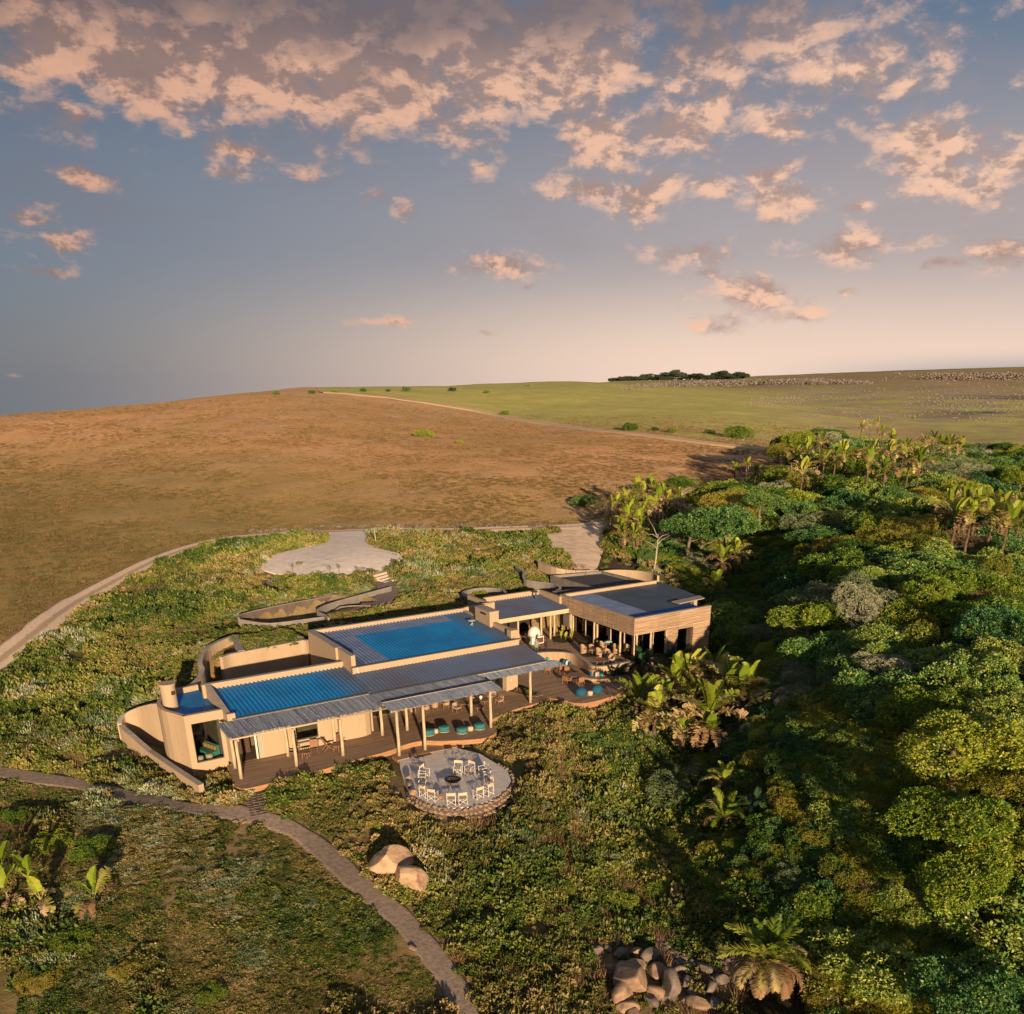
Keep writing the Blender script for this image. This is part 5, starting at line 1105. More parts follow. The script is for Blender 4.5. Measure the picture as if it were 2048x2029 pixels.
def REG(x, y):
    r = math.hypot(x, y); b = ['along the picture bottom', 'just above the picture bottom', 'level with the lowest palms', 'level with the silver bushes', 'level with the banana clump', 'level with the clad pavilion', 'level with its slate roof', 'just beyond the pavilion', 'level with the driveway', 'level with the three tall palms', 'before the far crest', 'on the near side of the far crest', 'on the far crest', 'behind the far crest']
    e = [46, 52, 59, 67, 76, 85, 95, 106, 119, 134, 152, 174, 205]
    return b[sum(r > q for q in e)]
_REG0 = lambda x, y: ('on the near slope by the rocks' if math.hypot(x, y) < 58 else 'on the lower right of the thicket' if math.hypot(x, y) < 78 and x > 20 else 'beside the wild banana clump below the restaurant' if math.hypot(x, y) < 88 else 'in the middle of the thicket' if math.hypot(x, y) < 112 else 'on the far crest of the thicket')
rp = random.Random(77); placed = []
CLEAR = GP([(1100,1860),(1300,1880),(1420,1885),(1500,1900),(1600,1930),(1640,2000),(1640,2350),(1100,2350)])
cand = []
xs_, ys_ = polar_scatter(70000, 2, 40, 30, 290, 0, 88); fi = inpoly(xs_, ys_, FOREST)
for X_, Y_ in zip(xs_[fi], ys_[fi]):
    cand.append((X_, Y_))
grid = {}
def far_enough(X_, Y_, d):
    gx, gy = int(X_ // 6), int(Y_ // 6)
    for i in (-1, 0, 1):
        for j in (-1, 0, 1):
            for (a, b) in grid.get((gx + i, gy + j), ()):
                if (a - X_) ** 2 + (b - Y_) ** 2 < d * d: return False
    return True
spots = []
for X_, Y_ in cand:
    r0 = math.hypot(X_, Y_); d = 3.4 if r0 < 60 else 3.9 if r0 < 100 else 4.6
    if far_enough(X_, Y_, d): grid.setdefault((int(X_ // 6), int(Y_ // 6)), []).append((X_, Y_)); spots.append((X_, Y_, r0))
fx = np.array([s[0] for s in spots]); fy = np.array([s[1] for s in spots]); fg = ground(fx, fy); fn1 = fbm(fx, fy, 16, 61); fn2 = fbm(fx, fy, 9, 62); fed = pdist(fx, fy, FOREST, True); fn3 = fbm(fx, fy, 26, 63, 3)
def in_view(X_, Y_, Z_):
    dep = Y_ * cP - (Z_ - H_CAM) * sP
    if dep < 1: return False
    px = CX + F_PX * X_ / dep; py = CY - F_PX * (Y_ * sP + (Z_ - H_CAM) * cP) / dep
    return -150 < px < 2200 and 650 < py < 2200
order = np.argsort([s[2] for s in spots]); ind = 0; far_p, far_s, far_i = [], [], []
ROOTS = []
for q in order:
    X_, Y_, r0 = spots[q]; g = fg[q]; e = min(1.0, (.72 if r0 < 72 or r0 > 105 else .5) + fed[q] / 9.0)
    kd = 'green' if fn1[q] > .47 else 'teal'
    if fn2[q] > .63: kd = 'grey' if rp.random() < .8 else 'green'
    if fn2[q] < .33: kd = 'olive'
    if rp.random() < .015: kd = 'dead'
    R_ = rp.uniform(2.9, 4.3) * (1.0 if r0 < 100 else 1.12) * (.66 + .34 * e); 
    if kd in ('grey', 'dead'): R_ *= .8
    top = (4.9 if r0 > 80 else 4.7 if r0 > 64 else 6.0) * e + (fn3[q] - .5) * 5.0 + rp.uniform(-.35, .35) + (1.2 if rp.random() < .05 else 0) + (3.6 if r0 > 116 and fed[q] < 14 and X_ < 75 else 1.2 if r0 > 118 and fed[q] < 14 else 0)
    for (cx_, cy_, cz_) in CROWNS:                  # nor standing between them and the low sun
        ex, ey = X_ - cx_, Y_ - cy_; al = -ex * math.sin(SUN_AZ) - ey * math.cos(SUN_AZ); la = abs(ex * math.cos(SUN_AZ) - ey * math.sin(SUN_AZ))
        if 0 < al < (22 if cx_ * cx_ + cy_ * cy_ < 9000 else 9) and la < R_ * .85 + 2.0: top = min(top, cz_ - 1.6 + al * math.tan(SUN_EL) - g)
    for (cx_, cy_, cz_) in CROWNS:                  # keep the crowns of bananas and palms standing clear
        L2 = math.hypot(cx_, cy_); t_ = (X_ * cx_ + Y_ * cy_) / (L2 * L2)
        if .4 < t_ < 1.02 + 1.0 / L2:
            dpl = math.hypot(X_ - cx_ * t_, Y_ - cy_ * t_)
            if dpl < R_ * .9 + 1.0: top = min(top, H_CAM + (cz_ - .5 - H_CAM) * min(t_, 1.0) - g - .15 * R_)
    if top < 1.3:
        if any((X_ - c[0]) ** 2 + (Y_ - c[1]) ** 2 < 3.2 for c in CROWNS): continue
        top = 1.3 + .5 * rp.random()
    if inpoly(np.array([X_]), np.array([Y_]), CLEAR)[0]: continue
    R_ = min(R_, .9 + top * .75)
    z = g + top - R_ * .70; vis = in_view(X_, Y_, z)
    if vis and ind < 262:
        pr = TREES[kd][rp.randrange(len(TREES[kd]))]; nm = {'green': 'dark green tree', 'teal': 'blue green tree', 'olive': 'olive yellow tree', 'grey': 'silver grey bush', 'dead': 'bare brown bush'}[kd]
        ROOTS.append((nm, REG(X_, Y_), X_, Y_, pr.put((X_, Y_, z), rp.uniform(0, 6.28), nm, nm + 's ' + REG(X_, Y_), (R_ * rp.uniform(.85, 1.25), R_ * rp.uniform(.85, 1.2), R_ * rp.uniform(.65, 1.0)), (rp.gauss(0, .12), rp.gauss(0, .12))))); ind += 1
    else:
        far_p.append((X_, Y_, z)); far_s.append((R_, R_, R_ * rp.uniform(.8, 1.1))); far_i.append({'green': 0, 'teal': 1, 'olive': 2, 'grey': 3, 'dead': 0}[kd])
FOR_C = src('canopy', [crown_mesh('green', 91), crown_mesh('teal', 92), crown_mesh('olive', 93), crown_mesh('grey', 94)])
gn_scatter('forest_canopy', far_p, far_s, [(0, 0, a * 1.7) for a in range(len(far_p))], far_i, FOR_C, 'dense forest canopy farther back on the right')
ORD = 'first second third fourth fifth sixth seventh eighth ninth tenth eleventh twelfth thirteenth fourteenth fifteenth sixteenth seventeenth eighteenth nineteenth twentieth'.split() + ['twenty ' + w for w in 'first second third fourth fifth sixth seventh eighth ninth'.split()] + ['thirtieth'] + ['thirty ' + w for w in 'first second third fourth fifth sixth seventh eighth ninth'.split()]
byk = {}
for a in ROOTS: byk.setdefault((a[0], a[1]), []).append(a)
for (nm, rg), L_ in byk.items():
    L_.sort(key=lambda a: a[2] / a[3])
    for i, a in enumerate(L_): a[4]['label'] = ('%s %s from the left %s' % (ORD[i], nm, rg)) if len(L_) > 1 else nm + ' standing alone of its kind ' + rg
print('forest', len(spots), 'individual', ind)
# undergrowth filling the floor of the thicket and its shaded edge
x, y = polar_scatter(17000, 2, 34, 30, 150, -.3, 99); k = (inpoly(x, y, FOREST) | inpoly(x, y, GP([(1230,1420),(1300,1440),(1390,1560),(1440,1800),(1300,1780),(1240,1640),(1200,1500)]))) & ~inpoly(x, y, CLEAR)
xx, yy = x[k][:9500], y[k][:9500]; ok_ = np.ones(len(xx), bool)
for c in CROWNS: ok_ &= (xx - c[0]) ** 2 + (yy - c[1]) ** 2 > 2.0
xx, yy = xx[ok_], yy[ok_]; s = rs.uniform(.8, 2.1, len(xx)); ed_ = pdist(xx, yy, FOREST, True); s = s * np.where(np.hypot(xx, yy) < 84, np.clip(.38 + ed_ / 13, 0, 1), 1); gn_scatter('understorey', np.c_[xx, yy, ground(xx, yy) + s * .25], np.c_[s, s, s * .8], np.c_[s * 0, s * 0, s * 9], np.where(fbm(xx, yy, 11, 66) > .6, 3, rs.randint(0, 3, len(xx))), FOR_C, 'low leafy understorey filling the thicket')
s = rs.uniform(.9, 1.9, k.sum()); gn_scatter('undergrowth', np.c_[x[k], y[k], ground(x[k], y[k])], np.c_[s, s, s], np.c_[s * 0, s * 0, s * 9], rs.randint(2, 5, k.sum()), SCRUB_C, 'dark undergrowth on the floor of the thicket')
# ------------------------------------------------------------------ rocks
ALB = .76
def rock_mesh(seed, sub=3, cuts=13, rough=.07):
    r = np.random.RandomState(seed); b = bmesh.new(); bmesh.ops.create_icosphere(b, subdivisions=sub, radius=1)
    pl = r.normal(size=(cuts, 3)); pl /= np.linalg.norm(pl, axis=1)[:, None]; dd = r.uniform(.55, .92, cuts); s_ = r.uniform(.7, 1.0, 3); s_[0] = 1.0
    for v in b.verts:
        p = np.array(v.co[:])
        for n_, d in zip(pl, dd):
            q = p @ n_
            if q > d: p = p - n_ * (q - d) * .96
        p = p * (1 + rough * (fbm(p[0] * 3 + 9, p[1] * 3 + p[2] * 5, 1.3, seed, 3) - .5)); v.co = p * s_
    m = bpy.data.meshes.new('rock'); b.to_mesh(m); b.free(); m.polygons.foreach_set('use_smooth', [False] * len(m.polygons)); return m
R_BIG = [rock_mesh(i, 4) for i in (1, 2, 3, 6)]; R_SM = [rock_mesh(i, 2, 10, .05) for i in (11, 12, 13, 14)]
for m in R_BIG: m.materials.append(m_stone2); m.polygons.foreach_set('use_smooth', [True] * len(m.polygons)); 
for m in R_SM: m.materials.append(m_stone)
def rock(mesh, p, s, label, name='boulder', group=None, rz=0, tilt=0, sink=.35, cat='rock'):
    o = bpy.data.objects.new(name, mesh); C.objects.link(o); s3 = s if hasattr(s, '__len__') else (s, s * .85, s * .75)
    o.location = (p[0], p[1], p[2] + s3[2] * (1 - 2 * sink) ); o.scale = s3; o.rotation_euler = (tilt, 0, rz); return tag(o, label, cat, group)
R_PALE = [rock_mesh(41, 4, 8, .10), rock_mesh(45, 4, 8, .10)]; m_pale = mat('pale_orange_sandstone', (.58, .40, .26), .93, (.27, .18, .12), 1.6, 10, .14, 2.5, contrast=(.36, .74))
for m in R_PALE: m.materials.append(m_pale)
rock(R_PALE[0], on_ground(784, 1748), (1.6, 1.3, 1.35), 'upper of two large sandstone boulders beside the footpath', group='pair of large boulders beside the footpath', rz=.5, tilt=.2, sink=.15)
rock(R_PALE[1], on_ground(820, 1782), (1.55, 1.2, 1.1), 'lower of two large sandstone boulders beside the footpath', group='pair of large boulders beside the footpath', rz=-.3, sink=.15)
PILE = [(1255,1972,1.62,1.22,0),(1262,1950,1.04,0.81,1),(1245,1998,1.10,0.81,2),(1318,1955,0.81,0.68,3),(1340,1985,1.10,1.08,2),(1298,1925,0.78,0.81,1),(1272,1915,0.62,0.61,0),(1305,1990,0.81,0.54,3),(1300,2010,0.65,0.47,1),(1360,1948,0.49,0.41,2),(1375,1970,0.65,0.47,3),(1385,1990,0.59,0.41,0),(1408,1945,0.65,0.47,1),(1420,1985,0.65,0.47,2),(1252,2022,0.81,0.54,3),(1395,2015,0.81,0.54,1),(1240,1915,0.65,0.41,2),(1190,1908,0.55,0.41,3),(1215,1902,0.44,0.34,0),(1228,1890,0.44,0.34,1),(1168,1905,0.44,0.27,2),(1330,1945,0.36,0.34,3),(1345,1962,0.33,0.27,0),(1325,2000,0.39,0.34,1),(1370,2006,0.34,0.27,2),(1221,1938,0.39,0.27,3),(1232,1985,0.36,0.27,0),(1268,2040,0.78,0.54,1),(1430,2015,0.65,0.41,0),(1445,1965,0.52,0.41,3)]
LB = ['pale split slab topping the rock pile','flat topped rock behind the pale slab','long rock leaning at the lower left of the pile','round edged sunlit rock right of the slab','tall pyramid shaped rock in the middle of the pile','angular shaded rock behind the slab','squarish pink rock at the upper left of the pile','dark rock below the sunlit one','low dark rock at the pile foot','small rock left of the pyramid rock','grey rock right of the pyramid rock','round grey rock at the right side of the pile','rounded boulder near the palm','dark rock half under the palm','rounded brown rock at the bottom left corner of the pile','flat brown rock at the bottom right of the pile','dark rock at the upper left rim','grey rock standing apart on the left','small rock next to the one standing apart','upper small rock at the back rim','outermost small rock on the left','pebble sized rock beside the pyramid rock','second small rock beside the pyramid rock','little rock in the gap under the pyramid rock','little rock under the grey rounded one','white rock at the left rim','small bluish rock at the left foot','lowest brown rock at the picture bottom','rock in shade below the palm','rock in shade at the palm trunk']
m_gry = mat('grey_rock', (.24, .20, .175), .93, (.13, .11, .10), 1.5, 10, .08, 3, contrast=(.32, .72)); R_GR = [m.copy() for m in R_BIG]
for m in R_GR: m.materials.clear(); m.materials.append(m_gry)
for (a, b, s1, s2, k), lb in zip(PILE, LB): rock((R_BIG if a < 1300 and b > 1925 or 'pale' in lb or 'pink' in lb or 'brown' in lb or 'sunlit' in lb else R_GR)[k], on_ground(a, b), (s1, s1 * .8, s2), lb, group='rocks in the pile at the lower right', rz=a * .7, tilt=(a % 7) * .06 - .15, sink=.22)
r9 = random.Random(9); pp, ss_, ro_, ii = [], [], [], []
for i in range(900):
    p = on_ground(r9.gauss(1330, 80), r9.gauss(1925, 45)); s = r9.uniform(.10, .30); pp.append((p[0], p[1], p[2] + s * .3)); ss_.append((s, s * .8, s * .7)); ro_.append((r9.random(), 0, r9.random() * 6)); ii.append(r9.randrange(4))
R_RB = [m.copy() for m in R_SM]
for m in R_RB: m.materials.clear(); m.materials.append(m_gry)
ROCK_C = src('stones', R_RB); gn_scatter('rubble', pp, ss_, ro_, ii, ROCK_C, 'small dark stones between the larger rocks')
for i, (a, b, s) in enumerate([(472,1645,.30),(490,1646,.26),(518,1651,.24),(552,1654,.18),(562,1665,.16),(590,1676,.16),(480,1636,.16),(505,1641,.15)]):
    rock(R_SM[i % 4], on_ground(a, b), (s * 1.2, s, s * .6), ['leftmost flat stone','second stone from the left','largest flat stone','stone past the largest one','small stone before the last','last small round stone','little stone behind the leftmost','little stone behind the largest'][i] + ' lining the footpath below the lodge', 'path_stone', 'stones lining the footpath', rz=i)
for i, (a, b, s, lb) in enumerate([(488,1578,.30,'round boulder at the left front corner of the deck'),(371,1572,.42,'tan rock leaning on the end of the low court wall'),(396,1586,.38,'pale rock at the very end of the low court wall'),(410,1590,.18,'small pink rock beside the pale one'),(425,1592,.15,'smallest rock in the row ending the low wall'),(366,1592,.2,'rock at the grass edge below the low wall'),(318,1393,.28,'flat rock behind the round chimney'),(343,1366,.35,'pale rock on the bank behind the chimney'),(362,1362,.3,'second rock on the bank behind the chimney'),(268,1480,.5,'long orange rock outside the low court wall'),(560,1204,.6,'large sandy rock on the bank above the walkway'),(630,1196,.3,'small pale rock at the end of the walkway wall'),(760,1097,.55,'boulder pair left rock beside the parking circle'),(772,1096,.5,'boulder pair right rock beside the parking circle'),(845,1110,.4,'orange rock right of the parking circle'),(862,1126,.4,'tan rock in the scrub right of the steps'),(868,1138,.35,'grey rock in the scrub below the tan one'),(955,1104,.75,'low pale outcrop in the grass near the road'),(978,1108,.3,'small rock beside the pale outcrop'),(826,1900,.28,'lone rock beside the lower footpath'),(1150,1425,.25,'rock in the shade under the terrace'),(1120,1412,.2,'small rock in the shade under the terrace')]):
    rock(R_BIG[i % 4] if s > .3 else R_SM[i % 4], on_ground(a, b), (s * 1.2, s, s * .75), lb, rz=i * 1.3, sink=.15)
# ---- fire terrace
ZS = -.45
m_sand = mat('raked_sand', (.82, .76, .70), .95, (.70, .64, .60), 1.2, 6, .10, 5, stretch=(1, 2.6, 1))
patchmesh('sand_terrace', [tuple(p[:2]) for p in FIRE], m_sand, 0, 1.0, ZS)
t = thing('stone_wall', 'curved dry stone wall of rounded boulders round the sandy fire terrace', 'wall', tuple(at_z(950, 1600, ZS - .6)))
ring = smooth_line([tuple(p[:2]) for p in FIRE[3:13]], 12); seg = np.cumsum([0] + [np.linalg.norm(np.array(b) - a) for a, b in zip(ring, ring[1:])]); rw = random.Random(4); org = np.array(t.location)
for c_ in range(3):
    s = .1 * c_ + .1
    while s < seg[-1]:
        w_ = rw.uniform(.28, .52); s += w_; 
        if s > seg[-1]: break
        i = min(len(ring) - 2, int(np.searchsorted(seg, s)) - 1); i = max(i, 0); f = (s - seg[i]) / max(1e-6, seg[i+1] - seg[i]); p = ring[i] + (ring[i+1] - ring[i]) * f
        T_ = ring[i+1] - ring[i]; T_ = T_ / np.linalg.norm(T_); out = np.array([T_[1], -T_[0]]); cen = np.array(at_z(925, 1566, ZS)[:2])
        if (p - cen) @ out < 0: out = -out
        p = p + out * (.42 - c_ * .14 + rw.uniform(-.04, .04)); z = ZS - .74 + c_ * .31 + rw.uniform(-.04, .05)
        o = part_from(R_SM[rw.randrange(4)], 'stone', t, tuple(np.array([p[0], p[1], z + .05]) - org), (rw.uniform(-.3, .3), rw.uniform(-.2, .2), math.atan2(T_[1], T_[0]) + rw.uniform(-.3, .3))); o.scale = (w_ * .62, rw.uniform(.18, .26), rw.uniform(.155, .22)); s += w_ * .05
core = []
for a_, b_ in zip(ring, ring[1:]):
    T_ = (b_ - a_) / np.linalg.norm(b_ - a_); o_ = np.array([T_[1], -T_[0]]); o_ = o_ if (a_ - cen) @ o_ > 0 else -o_; core.append(a_ + o_ * .12 - org[:2])
obj('rubble_core', MB().strip(core, .30, ZS - 1.1 - org[2], ZS - .06 - org[2]), m_dkw, t)
fp_ = at_z(906, 1567, ZS); t = thing('fire_bowl', 'round black iron fire bowl in the middle of the sand', 'fire pit', tuple(fp_))
m_iron = mat('black_iron', (.02, .022, .028), .5, (.06, .05, .045), 6, spec=.5)
obj('bowl', MB().lathe((0, 0, 0), [(.25, .12), (.50, .22), (.62, .34), (.66, .36), (.62, .33), (.45, .24), (.1, .2)], 28), m_iron, t, smooth=True)
for a in range(3): obj('leg', MB().tube([(math.cos(a * 2.1) * .3, math.sin(a * 2.1) * .3, 0), (math.cos(a * 2.1) * .36, math.sin(a * 2.1) * .36, .2)], .03, 6), m_iron, t)
for a in range(4): obj('log', MB().tube([(math.cos(a * 1.6) * .35, math.sin(a * 1.6) * .35, .38), (math.cos(a * 1.6 + 2.6) * .32, math.sin(a * 1.6 + 2.6) * .32, .40)], .05, 7), m_barkb, t)
for i, (a, b, s, lb) in enumerate([(881, 1600, .36, 'round sunlit boulder seat between the director chairs'), (818, 1562, .34, 'square boulder at the left rim of the fire terrace'), (819, 1578, .30, 'dark boulder below the square one at the terrace rim'), (826, 1592, .36, 'flat sunny boulder at the lower left rim of the fire terrace'), (840, 1579, .26, 'boulder behind the left pair of director chairs'), (984, 1572, .24, 'boulder hidden behind the right hand director chairs'), (955, 1544, .2, 'small boulder behind the back right director chair')]):
    rock(R_BIG[i % 4], at_z(a, b, ZS), (s, s * .95, s * .9), lb, 'boulder', 'boulders on the fire terrace', rz=i, sink=.02)
obj_c = thing('ember_heap', 'small heap of broken red bricks by the stone wall', 'bricks', tuple(at_z(917, 1608, ZS)))
m_brick = mat('red_brick', (.34, .12, .07), .9, (.22, .09, .06), 4)
for i in range(7): q = part_from(mesh_of('brick', MB().box(-.11, .11, -.05, .05, 0, .07), m_brick), 'brick', obj_c, (rw.uniform(-.35, .35), rw.uniform(-.12, .12), 0), (0, 0, rw.random() * 6))
mt_ = at_z(844, 1511, ZS); o = obj('door_mat', MB().box(-.75, .75, -.35, .35, 0, .03), mat('woven_mat', (.10, .07, .045), .95, (.20, .13, .08), 6), loc=(mt_[0], mt_[1], ZS + .005)); o.rotation_euler = (0, 0, BA + .1); tag(o, 'dark woven mat on the sand below the deck step', 'mat')
# ---- director's chairs
m_canvas = mat('cream_canvas', (.66, .52, .36), .9); m_wp = mat('white_chair_frame', (.74, .73, .72), .55)
def bar(a, b, r=.02): return MB().tube([a, b], r, 6)
t = thing('director_chair', '', 'chair'); W2, D2 = .29, .24
for sx in (-1, 1):
    for sy in (-1, 1): obj('leg', bar((sx * W2, sy * D2, 0), (sx * W2, sy * D2, .66 if sy < 0 else .98), .019), m_wp, t)
    obj('armrest', MB().box(sx * W2 - .035, sx * W2 + .035, -D2 - .05, D2 + .03, .66, .685), m_wp, t); obj('side_rail', bar((sx * W2, -D2, .05), (sx * W2, D2, .05), .02), m_wp, t)
for sy in (-1, 1): obj('cross_brace', MB().tube([(-W2, sy * D2, .06), (W2, sy * D2, .46)], .015, 5).tube([(W2, sy * D2 + .02, .06), (-W2, sy * D2 + .02, .46)], .015, 5), m_wp, t)
obj('seat', MB().box(-W2, W2, -D2, D2, .45, .465), m_canvas, t)
obj('backrest', MB().strip([(-W2, D2 + .02), (-.15, D2 + .05), (.15, D2 + .05), (W2, D2 + .02)], .015, .76, .97), m_canvas, t)
PR = Proto(t)
DC = [((916,1548), 'back left director chair facing the camera across the fire'), ((940,1549), 'back director chair beside it, turned slightly left'), ((967,1551), 'first director chair of the right hand curve, farthest from the fire'), ((975,1563), 'second director chair down the right hand curve'), ((978,1576), 'third director chair down the right hand curve'), ((977,1590), 'fourth director chair down the right hand curve'), ((957,1597), 'director chair at the front right end of the curve'), ((925,1608), 'right one of the two director chairs with backs to the camera'), ((903,1609), 'left one of the two director chairs with backs to the camera'), ((866,1601), 'director chair left of the round boulder seat'), ((850,1594), 'director chair tucked behind the front left one'), ((850,1556), 'director chair at the far left of the fire'), ((845,1568), 'director chair between the far left one and the front left pair')]
for (a, b), lb in DC:
    p = at_z(a, b, ZS); d = fp_ - p; PR.put((p[0], p[1], ZS), math.atan2(d[1], d[0]) + math.pi / 2, lb, "director's chairs round the fire", 1.06)
# ---- ottomans and poufs
m_teal = mat('teal_fabric', (.035, .20, .22), .85, (.03, .16, .19), 3); m_tealb = mat('blue_fabric', (.012, .11, .20), .85, (.01, .085, .17), 3); m_knit = mat('cream_knit', (.62, .49, .38), .95, (.5, .38, .29), 12)
def ott(label, p, z, r, h, m, name='ottoman', group=None, cat='ottoman'):
    t = thing(name, label, cat, (p[0], p[1], z), 0, group); obj('cushion', MB().lathe((0, 0, 0), [(r * .9, .03), (r, .06), (r * 1.02, h * .5), (r, h * .85), (r * .93, h * .97), (r * .5, h * 1.03), (.02, h * 1.04)], 28), m, t, smooth=True)
    obj('piping', MB().lathe((0, 0, 0), [(r * 1.01, .0), (r * 1.02, .04)], 28), m_cream, t); return t
gO = 'round teal ottomans under the reed shade'; gK = 'small cream knitted poufs'
ott('leftmost teal ottoman, half hidden by the deck pole', at_z(858, 1469, 0), 0, .50, .46, m_teal, group=gO); ott('teal ottoman between the cream pouf and the lit stripe of deck', at_z(888, 1462, 0), 0, .50, .46, m_teal, group=gO)
ott('third teal ottoman from the left with a pale rim', at_z(924, 1465, 0), 0, .50, .46, m_teal, group=gO); ott('rightmost teal ottoman beside the corner pole of the deck', at_z(959, 1457, 0), 0, .50, .46, m_teal, group=gO)
ott('cream pouf between the two left teal ottomans', at_z(871, 1466, 0), 0, .25, .36, m_knit, 'pouf', gK, 'pouf'); ott('cream pouf between the two right teal ottomans', at_z(941, 1461, 0), 0, .25, .36, m_knit, 'pouf', gK, 'pouf'); ott('cream pouf between the two blue beanbags', at_z(1180, 1390, 0), 0, .27, .38, m_knit, 'pouf', gK, 'pouf')
def beanbag(label, p):
    t = thing('beanbag', label, 'beanbag', (p[0], p[1], 0), .4, 'blue beanbags on the lower terrace'); obj('bag', MB().lathe((0, 0, 0), [(.45, .0), (.58, .12), (.60, .32), (.52, .55), (.33, .72), (.1, .80)], 24, sy=.92), m_tealb, t, smooth=True); obj('seam', MB().lathe((0, 0, .30), [(.605, 0), (.61, .015), (.605, .03)], 24, sy=.92), m_tealb, t)
beanbag('left blue beanbag at the terrace edge', at_z(1162, 1391, 0)); beanbag('right blue beanbag at the terrace edge', at_z(1194, 1386, 0))
# ---- chairs and tables
m_wick = mat('wicker', (.46, .32, .19), .85, (.30, .20, .12), 14, 3, .01, 40); m_wood = mat('warm_teak', (.36, .18, .09), .6, (.26, .13, .07), 5, 5, stretch=(1, 1, .3)); m_cush = mat('grey_cushion', (.42, .36, .33), .9); m_sling = mat('dark_sling', (.05, .065, .07), .8); m_top = mat('table_top_timber', (.27, .18, .13), .6, (.20, .13, .09), 5, 4)
def tub_chair(skirt):
    t = thing('wicker_chair', '', 'chair'); n = 9; P_ = [(.30 * math.cos(a), .28 * math.sin(a)) for a in np.linspace(math.radians(-35), math.radians(215), n)]
    zt = [.62, .66, .78, .86, .88, .86, .78, .66, .62]
    obj('backrest', MB().strip(P_, .04, .40 if not skirt else .02, zt), m_wick, t); obj('seat', MB().lathe((0, 0, .34), [(.27, 0), (.29, .04), (.28, .10), (.1, .11)], 16), m_cush, t)
    if skirt: obj('base', MB().lathe((0, 0, 0), [(.26, .0), (.28, .34)], 16), m_wick, t)
    else:
        for sx in (-1, 1):
            for sy in (-1, 1): obj('leg', bar((sx * .19, sy * .17, .38), (sx * .23, sy * .21, 0), .022), m_wood, t)
    return Proto(t)
def arm_chair(m_c):
    t = thing('timber_armchair', '', 'chair')
    for sx in (-1, 1):
        obj('leg', bar((sx * .30, -.28, 0), (sx * .28, -.24, .58), .022), m_wood, t); obj('leg', bar((sx * .30, .30, 0), (sx * .27, .30, .84), .022), m_wood, t)
        obj('armrest', MB().tube([(sx * .28, -.28, .58), (sx * .31, 0, .60), (sx * .28, .30, .62)], .024, 6), m_wood, t)
    obj('seat', MB().box(-.27, .27, -.26, .26, .34, .44), m_c, t, bevel=.02)
    b = obj('backrest', MB().box(-.26, .26, .24, .32, .46, .84), m_c, t, bevel=.02); return Proto(t)
def sling_chair():
    t = thing('folding_lounge_chair', '', 'chair')
    for sx in (-1, 1): obj('frame_side', MB().tube([(sx * .27, -.38, .0), (sx * .27, .10, .50), (sx * .27, .40, 1.0)], .022, 6).tube([(sx * .24, .42, 0), (sx * .24, -.05, .42), (sx * .24, -.36, .48)], .022, 6), m_wood, t)
    obj('seat', MB().hexa([(-.25, -.34, .44), (.25, -.34, .44), (.25, .10, .36), (-.25, .10, .36)], [(-.25, -.34, .48), (.25, -.34, .48), (.25, .10, .40), (-.25, .10, .40)]), m_sling, t)
    obj('backrest', MB().hexa([(-.25, .10, .44), (.25, .10, .44), (.25, .40, .98), (-.25, .40, .98)], [(-.25, .13, .42), (.25, .13, .42), (.25, .43, .96), (-.25, .43, .96)]), m_wood, t); return Proto(t)
def table(r, h, nl=4, mt=None):
    t = thing('round_table', '', 'table'); obj('table_top', MB().lathe((0, 0, h - .05), [(r * .97, 0), (r, .02), (r, .05)], 26), mt or m_top, t)
    for i in range(nl):
        a = i * 2 * math.pi / nl + .6; obj('leg', bar((math.cos(a) * r * .55, math.sin(a) * r * .55, h - .05), (math.cos(a) * r * .72, math.sin(a) * r * .72, 0), .03), m_wood, t)
    return Proto(t)
def put(pr, px, py, z, rz, label, group, s=1.0): p = at_z(px, py, z); return pr.put((p[0], p[1], z), rz, label, group, s)
face = lambda a, b, z=0: (lambda p, q: math.atan2(q[1] - p[1], q[0] - p[0]) + math.pi / 2)(at_z(*a, z), at_z(*b, z))
WT, WS, AC, SL = tub_chair(False), tub_chair(True), arm_chair(m_cush), sling_chair()
AW = arm_chair(m_wood); T9, T6, TL = table(.80, .72), table(.45, .52), table(.62, .42)
gL = 'folding lounge chairs on the left of the deck'
put(SL, 656, 1500, 0, 2.2, 'folding chair with an orange timber back by the second pole pair', gL, 1.0); put(SL, 629, 1505, 0, .3, 'folding chair with a pale green seat behind the small table', gL); put(SL, 588, 1513, 0, -1.3, 'folding chair behind the second front pole', gL); put(SL, 683, 1492, 0, 1.2, 'folding chair half hidden by the third pole pair', gL)
put(T6, 612, 1515, 0, 0, 'small round teak table between the folding chairs', 'small teak tables on the left deck'); put(T6, 675, 1501, 0, 0, 'small round teak table beside the third pole pair', 'small teak tables on the left deck')
m_bask = mat('pale_basket', (.50, .38, .24), .9)
def basket(px, py, u, v, label):
    p = W(u, v, .86); t = thing('bar_stool', label, 'bar stool', (p[0], p[1], 0), 0, 'bar stools under the serving window'); obj('seat', MB().lathe((0, 0, .66), [(.20, 0), (.26, .10), (.24, .10), (.17, .04)], 18), m_bask, t)
    for i in range(4): a = i * 1.57 + .7; obj('leg', bar((math.cos(a) * .16, math.sin(a) * .16, .66), (math.cos(a) * .2, math.sin(a) * .2, 0), .018), m_sling, t)
    t.name = 'bar_stool'
basket(0, 0, 5.3, 2.35, 'pale bar stool left of the serving window beside the pole'); basket(0, 0, 6.9, 2.35, 'pale bar stool at the middle of the serving window')
